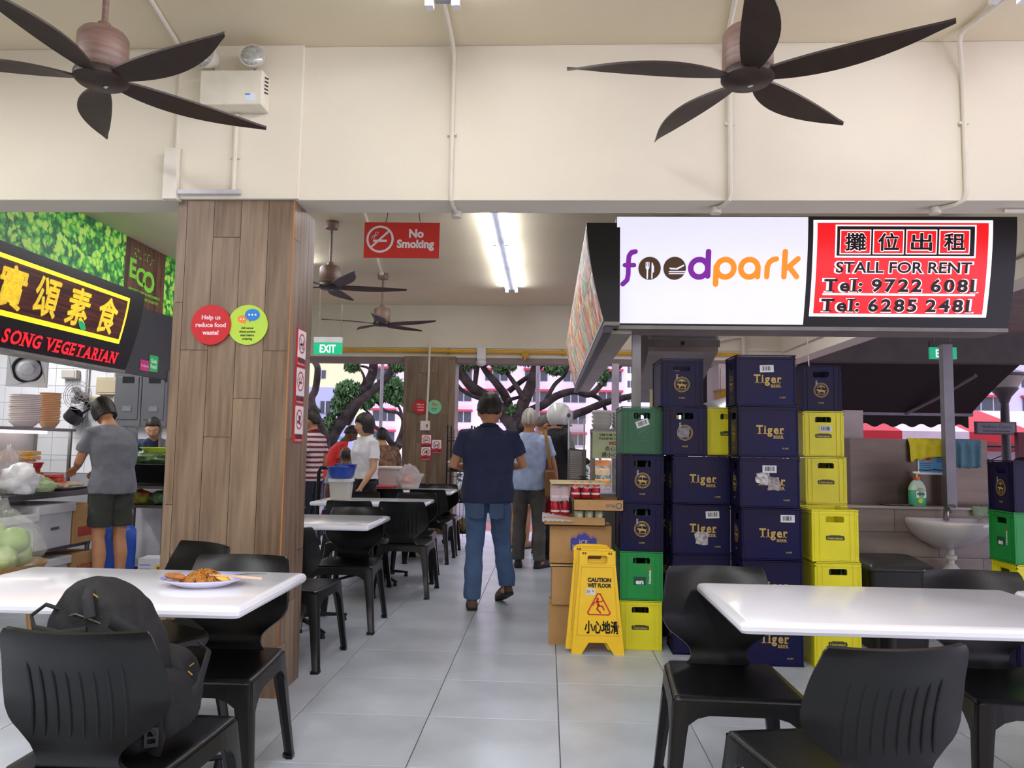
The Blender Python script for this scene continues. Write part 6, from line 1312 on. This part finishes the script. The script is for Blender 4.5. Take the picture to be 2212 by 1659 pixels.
p = xz(2150, 925, 12.3)
t = thing('street_sign', 'dark framed direction sign reading Wellness Centre on the street lamp', 'sign', (p.x, 12.3, p.z)); MB().bx(-.31, .31, -.02, .02, -.1, .1).build('frame', mt('#22242c', .5), t, smooth=False); MB().bx(-.285, .285, -.024, -.018, -.08, .08).build('plate', mt('#6f6872', .5), t, smooth=False)
MB().text('Wellness Centre', .05, (0, .025), lambda u, v, o=0.: (u, -.024-o, v), fit=.44).stroke([(-.2, -.045), (.2, -.045)], .015, lambda u, v, o=0.: (u, -.024-o, v)).build('lettering', mt('#1f2a4a', .5), t, smooth=False)
p = xz(2196, 960, 12.0); tag(MB().bx(-.05, .05, -.05, .05, -.05, 1.62).build('red_post', mt('#5c1a20', .6), smooth=False, loc=(p.x+.05, 12.0, 0)), 'dark red post beside the direction sign', 'post')
t = thing('cage_trolley', 'black wire cage trolley of packaged goods beside the far column', 'trolley', (-1.16, 10.3, 0))
for x in (-.16, .16):
    for y in (-.2, .2): MB().cyl((x, y, .08), (x, y, 1.55), .012, n=8).build('post', DARKM, t); MB().cyl((x-.0, y-.02, .04), (x, y+.02, .04), .04, n=10).build('caster', DARKM, t)
for z in (.15, .55, .95, 1.35): MB().bx(-.17, .17, -.21, .21, z-.01, z).build('shelf', DARKM, t, smooth=False)
for k in range(8):
    MB().cyl((-.16 + .0457*k, -.205, .1), (-.16 + .0457*k, -.205, 1.5), .003, n=5).build('wire', DARKM, t)
    MB().cyl((-.16, -.205, .2 + .17*k), (.16, -.205, .2 + .17*k), .003, n=5).build('wire', DARKM, t)
for k, z in enumerate((.15, .55, .95)):
    for j in range(2): bagblob('goods_pack', 'golden wrapped pack on a shelf of the wire cage trolley', (-1.24 + .15*j, 10.3, z + .002), (.09, .13, .1), mt('#8f7440', .3, v=.4, s=20), 20 + k*2 + j, knot=False); bpy.context.scene.collection.objects[-1]['group'] = 'packs in the cage trolley'
t = thing('luggage_trolley', 'black folding trolley with chrome handle bars behind the first column', 'trolley', (-2.28, 7.9, 0))
MB().tube([(-.08, 0, .5), (-.08, 0, .98), (-.06, 0, 1.03), (.06, 0, 1.03), (.08, 0, .98), (.08, 0, .5)], .02, 8).build('handle', DARKM, t)
for s in (-1, 1): MB().cyl((s*.08, 0, .05), (s*.08, 0, .92), .015, n=8).build('tube', mt('#a8a6a8', .25, met=1.), t); MB().cyl((s*.12-.02, .06, .07), (s*.12+.02, .06, .07), .07, n=14).build('wheel', DARKM, t)
MB().bx(-.16, .16, -.12, .02, .08, .1).build('toe_plate', DARKM, t, smooth=False)
# ================================================================== people
def V(*a): return Vector(a)
def limb(m, pts, rads, n=12): m.tube([Vector(p) for p in pts], rads, n)
def torso(m, secs, n=20): m.loft([[V(cx + rx*cos(2*pi*k/n), cy + ry*sin(2*pi*k/n), z) for k in range(n)] for cx, cy, z, rx, ry in secs])
def head_fn(p, d):                                                    # face looks along +y
    x, y, z = d; f = max(0, y)
    jaw = max(0, -z); q = p.copy()
    q.x *= 1 - .28*jaw*jaw - .06*jaw; q.y *= 1 - .1*jaw*(1 if y > 0 else 2.4)
    q.y += .012*exp(-((x/.2)**2 + ((z+.78)/.2)**2))*f                 # chin
    q.y += .024*exp(-((x/.13)**2 + ((z+.2)/.16)**2))*f + .012*exp(-((x/.09)**2 + ((z+.03)/.2)**2))*f   # nose
    for s in (-1, 1): q.y -= .013*exp(-(((x-s*.4)/.2)**2 + ((z-.06)/.13)**2))*f; q.y += .005*exp(-(((x-s*.55)/.25)**2 + ((z+.25)/.2)**2))*f
    q.y += .006*exp(-((x/.45)**2 + ((z-.24)/.09)**2))*f
    q.y += .007*exp(-((x/.22)**2 + ((z+.5)/.07)**2))*f
    return q
def hand(m, w, d, palm, curl=.5, side=1):                             # wrist point, direction of the hand, palm normal
    d = Vector(d).normalized(); pn = Vector(palm); pn = (pn - d*pn.dot(d)).normalized(); ac = d.cross(pn)*side
    m.tube([w - d*.02, w + d*.02, w + d*.055, w + d*.09], [(.024, .018), (.036, .017), (.042, .015), (.04, .012)], 10)
    for k, L in enumerate((.068, .076, .072, .056)):
        b = w + d*.082 + ac*(.03 - .0205*k); P = [b - d*.02, b]; q = d.copy(); p_ = b
        for j in range(3):
            an = curl*(.7 + .25*j); q = (q*cos(an) + pn*sin(an)); p_ = p_ + q*L*(.45, .32, .25)[j]; P.append(p_.copy())
        m.tube(P, [.0095, .0095, .009, .008, .0065], 8)
    b = w + d*.015 + ac*.03; q = (d*.75 + ac*.6 + pn*.25).normalized(); P = [b - q*.015, b + q*.03]; q = (d*.95 + ac*.15 + pn*.35).normalized(); P += [P[-1] + q*.028, P[-1] + q*.05]
    m.tube(P, [.014, .0125, .011, .008], 8)
HAIRS = {}
def person(label, x, y, deg, H=1.7, pose=None, shirt=None, sleeve='short', trousers=None, shorts=False, hair='short', hcol='#15110f', skin=SKIN, shoe='#2a211c', head_yaw=0, head_pitch=0, lean=0., stoop=0., build_w=1., helmet=False, fine=.012, collar=None, hem=.86, hands=(1, 1), legs=True, vox=None, face=True, z=0., female=False, shirt_mat=None, loose=0., hs=1., hg=0.):
    t = thing('person', label, 'person', (x, y, z), radians(deg)); s = H/1.7; t.scale = (s, s, s)
    P = dict(hipL=V(-.088, 0, .90), kneeL=V(-.095, .02, .48), ankL=V(-.1, -.02, .085), hipR=V(.088, 0, .90), kneeR=V(.095, .02, .48), ankR=V(.1, -.02, .085), toeL=V(-.125, .15, .03), toeR=V(.125, .15, .03),
             shL=V(-.178*build_w, -.01, 1.385), elL=V(-.235*build_w, -.03, 1.10), wrL=V(-.235*build_w, .07, .87), shR=V(.178*build_w, -.01, 1.385), elR=V(.235*build_w, -.03, 1.10), wrR=V(.235*build_w, .07, .87), handL=V(0, .1, -1), handR=V(0, .1, -1))
    if pose: P.update({k: V(*v) for k, v in pose.items()})
    ly = lambda z: lean*max(0, z-.95) + stoop*max(0, z-1.2)**1.5; lz = lambda z: z - (lean**2)*.35*max(0, z-.95) - abs(stoop)*.12*max(0, z-1.25)
    def L(v): return V(v.x, v.y + ly(v.z), lz(v.z))
    for k in ('shL', 'shR'): P[k] = L(P[k])
    if not (pose and 'elL' in pose): P['elL'] = P['elL'] + V(0, ly(1.385)*.8, 0); P['wrL'] = P['wrL'] + V(0, ly(1.385)*.8, 0)
    if not (pose and 'elR' in pose): P['elR'] = P['elR'] + V(0, ly(1.385)*.8, 0); P['wrR'] = P['wrR'] + V(0, ly(1.385)*.8, 0)
    bw = build_w
    def T(inf, z0, top=1.50):
        S = [(.80, .14, .10), (.86, .158, .11), (.92, .163, .115), (1.0, .152*(.93 if female else 1), .108), (1.08, .145*(.92 if female else 1), .105), (1.18, .155, .112), (1.28, .168, .118 + (.012 if female else 0)), (1.35, .170, .105), (1.40, .15, .085), (1.435, .105, .072), (1.46, .07, .062), (1.50, .054, .056)]
        out = []
        if z0 > S[0][0]:
            for (a, r0, q0), (b, r1, q1) in zip(S, S[1:]):
                if a <= z0 < b: f = (z0-a)/(b-a); out.append((0, ly(z0), lz(z0), (r0+(r1-r0)*f)*bw+inf, q0+(q1-q0)*f+inf))
        out += [(0, ly(zz) - .008*(zz > 1.3), lz(zz), rx*(bw if zz < 1.42 else 1)+inf, ry+inf) for zz, rx, ry in S if z0 < zz <= top + 1e-6]
        return out
    hc = L(V(0, .025, 1.585)); nb = L(V(0, -.005, 1.44))
    hr = Euler((radians(-head_pitch), 0, radians(head_yaw))).to_matrix()
    b = MB(); torso(b, T(0, .8)); limb(b, [nb, nb*.5 + hc*.5 + V(0, -.015, -.02), hc + V(0, -.02, -.03)], [.062, .055, .055])
    def hp(p, d): return head_fn(p, d)
    o = len(b.v); b.ell((0, 0, 0), (.078, .100, .122), 32, 24, fn=hp)
    for sx in ((-1, 1) if hair != 'bob' else ()): b.ell((sx*.081, -.008, -.005), (.012, .022, .034), 8, 6)
    b.v[o:] = [tuple(hc + hr @ (Vector(q)*hs)) for q in b.v[o:]]
    for sd in 'LR':
        sg = -1 if sd == 'L' else 1
        if legs:
            h, k, a = P['hip'+sd], P['knee'+sd], P['ank'+sd]
            limb(b, [h + V(0, 0, .03), h*.6 + k*.4, k, k*.62 + a*.38 + V(0, -.018, 0), a + (k-a)*.12, a], [.088, .074, .052, .056, .038, .036])
            tt = P['toe'+sd]; limb(b, [a + V(0, -.03, -.03), a*.5 + tt*.5, tt], [.034, .036, .024])
        S, E_, W_ = P['sh'+sd], P['el'+sd], P['wr'+sd]
        limb(b, [S + V(-sg*.05, 0, .0), S, S*.5 + E_*.5, E_, E_*.6 + W_*.4, W_], [.045, .05, .044, .037, .036, .025])
        if hands[0 if sd == 'L' else 1]: hand(b, W_, P['hand'+sd], V(-sg, .2, 0) if abs(P['hand'+sd].z) > .5 else V(0, 0, -1), .45, sg if abs(P['hand'+sd].z) > .5 else -sg)
    b.build('body', skin, t, remesh=vox or fine)
    if shirt:
        m = MB(); torso(m, [(a_, b_, c_, r1 + loose*min(1, max(0, (1.42-c_)/.2)), r2 + loose*.8*min(1, max(0, (1.42-c_)/.2))) for a_, b_, c_, r1, r2 in T(.016, hem, 1.46)])
        for sd in 'LR':
            sg = -1 if sd == 'L' else 1; S, E_, W_ = P['sh'+sd], P['el'+sd], P['wr'+sd]
            if sleeve == 'long': limb(m, [S + V(-sg*.05, 0, .005), S + V(0, 0, .004), S*.5+E_*.5, E_, E_*.5 + W_*.5, W_], [.055, .062, .06, .052, .046, .036])
            else:
                e = S*.35 + E_*.65; limb(m, [S + V(-sg*.05, 0, .005), S + V(0, 0, .004), S*.6 + E_*.4, e], [.054, .061, .062, .068])
        m.build('shirt', shirt_mat or M('shirt_cloth', shirt, .85, v=.10, s=7, b=.15, bs=250), t, remesh=fine*.85, disp=.022)
        if collar: MB().tube([hc*0 + V(.068*cos(2*pi*k/18), nb.y + .066*sin(2*pi*k/18), nb.z + .016 - .018*sin(2*pi*k/18)) for k in range(18)], (.016), 8, close=True).build('collar', mt(collar, .85), t)
    if trousers and legs:
        m = MB(); torso(m, [q for q in T(.012, .8, 1.0)])
        for sd in 'LR':
            h, k, a = P['hip'+sd], P['knee'+sd], P['ank'+sd]
            if shorts: limb(m, [h + V(0, 0, .05), h*.7 + k*.3, h*.2 + k*.8 ], [.104, .102, .098])
            else: limb(m, [h + V(0, 0, .04), h*.6 + k*.4, k, k*.5 + a*.5 + V(0, -.012, 0), a + V(0, -.008, .05), a + V(0, -.012, .0)], [.104, .092, .074, .071, .07, .068])
        m.build('shorts' if shorts else 'trousers', M('trouser_cloth', trousers, .85, v=.16, s=6, b=.2, bs=200), t, remesh=fine*.85, disp=.024)
    if shoe and legs:
        for sd in 'LR':
            a, tt = P['ank'+sd], P['toe'+sd]; d = (tt - a); d.z = 0; d.normalize(); dz = (tt.z - (a.z-.055)); f = (tt-(a - V(0, 0, .055))).normalized()
            hl = a - f*.065 - V(0, 0, .048); up = f.cross(V(-d.y, d.x, 0)).normalized(); up = up if up.z > 0 else -up; m = MB(); sd_ = f.cross(up); rings = []
            for q, w_, hh in ((0, .026, .045), (.02, .036, .085), (.07, .038, .085), (.13, .042, .062), (.2, .045, .048), (.25, .034, .036), (.268, .015, .02)):
                c = hl + f*q; rings.append([c + sd_*w_*cos(an)*(1 if sin(an) > 0 else 1) + up*(hh*max(0, sin(an)) - .028*(sin(an) < -.01)) for an in [2*pi*i/12 for i in range(12)]])
            m.loft(rings); sh = m.build('shoe', M('shoe_leather', shoe, .55, v=.15, s=14), t, ang=60)
            MB().loft([[hl + f*q + sd_*(w_*c) - up*zz for c, zz in ((-1.05, .012), (1.05, .012), (1.05, .034), (-1.05, .034))] for q, w_ in ((-.006, .026), (.03, .038), (.13, .043), (.2, .046), (.25, .034), (.272, .012))]).build('sole', mt('#1c1a19', .7), sh, smooth=False)
    HM = mt(hcol, .5, v=.35, s=30, b=.7, bs=60, st=(1, 1, .12)) if hair else None
    rot = hr.to_euler()
    if hair and not helmet:
        ZL = {'short': [(0, .44), (.7, .42), (1.0, .2), (1.35, -.02), (1.8, -.08), (2.2, -.42), (3.2, -.5)], 'grey': [(0, .52), (.7, .5), (1.0, .25), (1.35, .05), (1.8, -.02), (2.2, -.4), (3.2, -.48)],
              'bob': [(0, .2), (.6, .17), (.8, -.05), (1.0, -.72), (3.2, -.8)], 'bun': [(0, .5), (.8, .42), (1.3, .05), (2.2, -.3), (3.2, -.45)], 'bald': [(0, 1.2), (1.2, 1.0), (1.5, .0), (2.2, -.4), (3.2, -.48)]}[hair]
        G, amp = {'short': (1.13, .075), 'bob': (1.16, .03), 'grey': (1.10, .05), 'bun': (1.06, .02), 'bald': (1.04, .02)}[hair]
        def hf(p, d):
            ph = abs(math.atan2(d.x, d.y)); k = min(1, max(0, (d.z - lerp_tab(ZL, ph))/.14 + .5)); k = k*k*(3-2*k)
            if hair == 'bald': k *= min(1, max(0, (.62 - d.z)/.2))
            q = p.copy()
            if hair == 'bob' and d.z < 0: f = min(1.75, 1/sqrt(max(.05, 1-d.z*d.z))); q.x *= f*(1-.12*abs(d.z)); q.y *= f*(1-.12*abs(d.z))
            if hair == 'bob': q.z = max(q.z, -.105)
            n_ = noise.noise(d*(7 if hair == 'short' else 9) + V(x, y, 0)) + .5*noise.noise(d*17 + V(y, x, 0))
            return q*(.8 + (G + hg - .8)*k + amp*n_*k)
        m = MB().ell((0, -.004, .012), (.079, .102, .118), 40, 30, fn=hf)
        if hair == 'bun': m.ell((0, -.1, .03), (.035, .03, .035), 12, 8)
        m.build('hair', HM, t, loc=hc, rot=rot, ang=60).scale = (hs, hs, hs)
    if face:
        for sx in (-1, 1):
            e = MB().ell((sx*.032, .0845, .008), (.013, .007, .006), 10, 6).build('eye', mt('#efe8e2', .3), t, loc=hc, rot=rot); MB().ell((sx*.032, .0900, .008), (.0055, .003, .0055), 8, 5).build('iris', mt('#1a100c', .2), e)
            MB().tube([(sx*.016, .0935, .026), (sx*.033, .0925, .031), (sx*.05, .083, .027)], [(.003, .002), (.0035, .002), (.002, .002)], 6).build('eyebrow', HM or BLK, t, loc=hc, rot=rot)
        MB().tube([(-.021, .087, -.058), (-.006, .0945, -.055), (.006, .0945, -.055), (.021, .087, -.058)], [.0025, .005, .005, .0025], 8).build('lips', mt('#8d4a40', .5), t, loc=hc, rot=rot)
    t['_hc'] = list(hc); del t['_hc']
    return t, P, hc, hr
JEANS = '#4a648c'
# man in navy walking away
t, P, hc, hr = person('man in a navy polo shirt and blue jeans walking away down the aisle', -.475, 6.2, 2, 1.68,
    dict(kneeL=(-.10, .03, .49), ankL=(-.105, -.06, .085), toeL=(-.12, .12, .03), hipL=(-.09, .0, .91), kneeR=(.12, .16, .50), ankR=(.165, .16, .15), toeR=(.10, .30, .035), elL=(-.285, .06, 1.13), wrL=(-.12, .26, 1.1), elR=(.285, .06, 1.14), wrR=(.12, .26, 1.12), handL=(.5, .6, .25), handR=(-.5, .6, .25)),
    shirt='#262e50', trousers=JEANS, shoe='#5a4330', hair='short', fine=.011, vox=.008, build_w=1.08, head_pitch=18, lean=.06, stoop=.25, collar='#1d2340', hem=.84, loose=.028, hs=1.12, hg=.1)
for s in (-1, 1): MB().slab(lambda u, v, s=s: (V(s*.078 + .055*(u-.5)*2, -.147 - .004*sin(pi*u) + .02*abs(s*.075 + .055*(u-.5)*2)/.13, .84 - .11*v - (.015*(1-abs(u-.5)*2) if v > .9 else 0)), V(0, -1, 0)), 6, 5, .004).build('back_pocket', mt('#43597c', .85), t)
t = thing('phone', 'dark phone held in front of the man in navy', 'phone', (-.47, 6.62, 1.13)); MB().box((0, 0, 0), (.07, .01, .14), rot=(-.5, 0, 0)).build('case', mt('#17181c', .3), t, bevel=.004)
# old man
t, P, hc, hr = person('grey-haired man in a light blue shirt and grey trousers with a brown shoulder bag', -.20, 8.32, -6, 1.67, dict(kneeR=(.12, .0, .48), ankR=(.13, -.03, .085), toeR=(.2, .1, .03), elR=(.27, .02, 1.10), wrR=(.3, .10, .86)), shirt='#a9bbe0', trousers='#56534f', shoe='#2e2a28', hair='grey', hcol='#b4b0a8', fine=.012, build_w=1.05, head_pitch=5, hem=.84, loose=.015, hs=1.05)
t = thing('shoulder_bag', 'brown canvas shoulder bag hanging at the side of the grey-haired man', 'bag', (.03, 8.19, .8)); MB().box((0, 0, .1), (.11, .22, .28)).build('pouch', mt('#8a6238', .8, v=.12), t, bevel=.02)
MB().tube([(0, -.06, .24), (-.02, -.07, .4), (-.04, -.05, .55), (-.06, .02, .66), (-.06, .1, .64), (-.03, .14, .5), (0, .1, .24)], [(.018, .005)]*7, 8).build('strap', mt('#9a7448', .8), t); MB().box((-.002, -.07, .26), (.05, .012, .015)).build('buckle', mt('#b8302c', .5), t)
bagblob('carrier_bag', 'red plastic bag held low beside the grey-haired man', (.05, 8.45, .5), (.1, .1, .17), M('red_bag', '#a8242c', .35, v=.15, s=10), 13)
# helmet rider
t, P, hc, hr = person('rider in a black jacket and white open-face helmet waiting at the counter', .10, 8.75, -62, 1.74, dict(elR=(.22, .1, 1.12), wrR=(.12, .34, 1.1), handR=(-.1, 1, -.1), elL=(-.24, .05, 1.12), wrL=(-.14, .3, 1.08), handL=(.1, 1, -.1)), shirt='#1b1c21', sleeve='long', trousers='#1a1d2b', hair=None, helmet=True, fine=.013, build_w=1.1, hem=.82, shoe='#1c1a1a')
def helm(p, d):
    k = 1.0
    if d.y > .45 and -.75 < d.z < .32 and abs(d.x) < .8: k = .72
    return p*k
h = thing('helmet', 'white open-face motorcycle helmet with a clear visor worn by the rider', 'helmet', (0, 0, 0)); loc = t.matrix_basis @ (hc + V(0, .005, .02)); h.location = loc; h.rotation_euler = (0, 0, radians(-62))
MB().ell((0, 0, 0), (.125, .15, .145), 36, 24, fn=lambda p, d: V(helm(p, d).x, helm(p, d).y, max(helm(p, d).z, -.12))).build('shell', M('white_gloss', '#e3e6e2', .15, v=.01, coat=.5), h, ang=60)
MB().slab(lambda u, v: (V(.13*sin((u-.5)*2.6), .155*cos((u-.5)*2.6) + .01, .06 - .15*v + .02*v*(u-.5)), V((u-.5)*2, 1, 0)), 14, 6, .003).build('visor', M('visor', '#c9c6cf', .05, v=0, al=.3), h)
for s in (-1, 1): MB().cyl((s*.12, .05, .0), (s*.135, .055, .0), .02, n=12).build('pivot', mt('#33343a', .4), h)
MB().tube([(.128*sin(a), .15*cos(a), -.115) for a in [(-2.2 + 4.4*k/16) for k in range(17)]], .008, 6).build('edge_trim', DARKM, h)
person('grey-haired man in maroon looking towards the food counter, behind the rider', -.06, 9.35, -70, 1.66, None, shirt='#7a1c34', trousers='#2c2c34', hair='grey', hcol='#57534f', fine=.014, head_pitch=14)
person('dark-haired youth behind the steamer counter, face turned to the food', .235, 10.0, 165, 1.50, None, shirt='#3a2c30', trousers='#23242a', hair='short', fine=.014, skin=SKINL, head_yaw=30)
person('person in pale shorts and sandals in the queue, mostly hidden by the old man', -.34, 9.9, -20, 1.6, None, shirt='#c9c6c0', trousers='#b9a9a0', shorts=True, hair='short', fine=.014, shoe='#8a6a52')
# woman in white
t, P, hc, hr = person('woman with a black bob in a white short-sleeved shirt standing behind the tables', -1.95, 8.2, 132, 1.585, dict(elL=(-.235, .02, 1.10), wrL=(-.2, .16, .88)), shirt='#e8e8ee', trousers='#1d1d22', hair='bob', hcol='#17110f', skin=SKINL, fine=.011, vox=.008, female=True, collar='#eeeef2', hem=.98, loose=.02, hs=1.05)
# striped shirt
def stripes():
    m = bpy.data.materials.new('striped_cloth'); m.use_nodes = True; tt = m.node_tree; N = tt.nodes; p = N['Principled BSDF']; tc = N.new('ShaderNodeTexCoord'); w_ = N.new('ShaderNodeTexWave'); w_.bands_direction = 'Z'; w_.inputs['Scale'].default_value = 5.2; w_.inputs['Distortion'].default_value = .4
    r = N.new('ShaderNodeValToRGB'); r.color_ramp.interpolation = 'CONSTANT'; e = r.color_ramp.elements; e[0].color = (*lin('#6a1e30'), 1); e[1].position = .38; e[1].color = (*lin('#d9cfd0'), 1); q = e.new(.62); q.color = (*lin('#8a4a58'), 1); q = e.new(.72); q.color = (*lin('#d9cfd0'), 1)
    tt.links.new(tc.outputs['Object'], w_.inputs[0]); tt.links.new(w_.outputs['Fac'], r.inputs[0]); tt.links.new(r.outputs[0], p.inputs['Base Color']); p.inputs['Roughness'].default_value = .85; return m
person('man in a maroon and white striped polo shirt beside the near column', -2.78, 9.0, 78, 1.66, None, shirt='#8a4a58', shirt_mat=stripes(), trousers='#26283a', hair='short', hcol='#1f1a18', fine=.012, collar='#6a1e30', build_w=1.1)
t, P, hc, hr = person('dark-skinned man in a red printed T-shirt looking down', -3.05, 10.75, -62, 1.56, dict(elR=(.22, .1, 1.06), wrR=(.2, .28, .86)), shirt='#d8302c', trousers='#1f2c5a', hair='short', skin=SKIND, fine=.012, head_pitch=32, lean=.25, stoop=.5)
SEAT = dict(hipL=(-.1, 0, .5), kneeL=(-.13, .42, .5), ankL=(-.12, .42, .085), toeL=(-.12, .58, .03), hipR=(.1, 0, .5), kneeR=(.13, .42, .5), ankR=(.12, .42, .085), toeR=(.12, .58, .03))
def seated(label, x, y, deg, H, **k):
    t, P, hc, hr = person(label, x, y, deg, H, k.pop('pose', None), legs=False, z=-.40*H/1.7, **k)
    s = .40; m = MB()
    for sg in (-1, 1): limb(m, [(sg*.09, -.02, .9), (sg*.11, .2, .89), (sg*.12, .42, .88), (sg*.12, .42, .66), (sg*.12, .41, .48)], [.1, .092, .076, .068, .062])
    torso(m, [(0, 0, .82, .16, .12), (0, 0, .9, .17, .125), (0, 0, .98, .16, .12)]); m.build('trousers', M('trouser_cloth', '#2c3040', .85, v=.1), t, remesh=.014)
    for sg in (-1, 1): MB().ell((sg*.12, .48, .44), (.045, .12, .04), 12, 8).build('shoe', mt('#222', .6) if False else mt('#26221f', .6), t)
    return t
chair(-2.62, 10.05, 170, 'black chair under the seated balding man')
seated('balding man in grey seated with his back to the camera beyond the tub', -2.63, 9.97, 5, 1.62, shirt='#8d93a0', hair='bald', hcol='#2a2422', fine=.013, skin=SKIND)
person('stooped person in a brown patterned jacket behind the woman in white', -2.08, 9.84, 30, 1.50, None, shirt='#7a5a48', sleeve='long', trousers='#2a2a2e', hair='short', fine=.014, lean=.15, stoop=.4, shirt_mat=M('brown_pattern', '#8a6a54', .85, s=16, hex2='#4f382c'))
chair(4.80, 8.15, 20, 'black chair outside under the person in yellow')
seated('person in an olive yellow shirt seated outside beyond the basin wall', 4.80, 8.1, -150, 1.6, shirt='#a89a2c', hair='short', fine=.013, skin=SKIND)
# woman in grey at the stall
t, P, hc, hr = person('woman in a grey T-shirt and dark shorts working at the stall counter', -3.70, 6.45, 62, 1.66, dict(elL=(-.22, .16, 1.12), wrL=(-.1, .40, 1.06), handL=(.15, 1, -.35), elR=(.235, .14, 1.12), wrR=(.1, .38, 1.04), handR=(-.15, 1, -.35)), shirt='#6d7078', trousers='#34352f', shorts=True, hair='bob', hcol='#14110f', skin=SKIN, fine=.011, vox=.008, female=True, head_pitch=38, stoop=.6, lean=.06, hem=.85, loose=.03, shoe='#3a3432')
t, P, hc, hr = person('stall worker with tied-back dark hair bending over the glass case', -4.17, 8.10, -162, 1.56, None, shirt='#2e3a5a', hair='bun', hcol='#1a1412', trousers='#22242c', skin=SKINL, fine=.012, lean=.35, stoop=.6, head_pitch=30, female=True)
bpy.data.scenes.remove(_tmp)
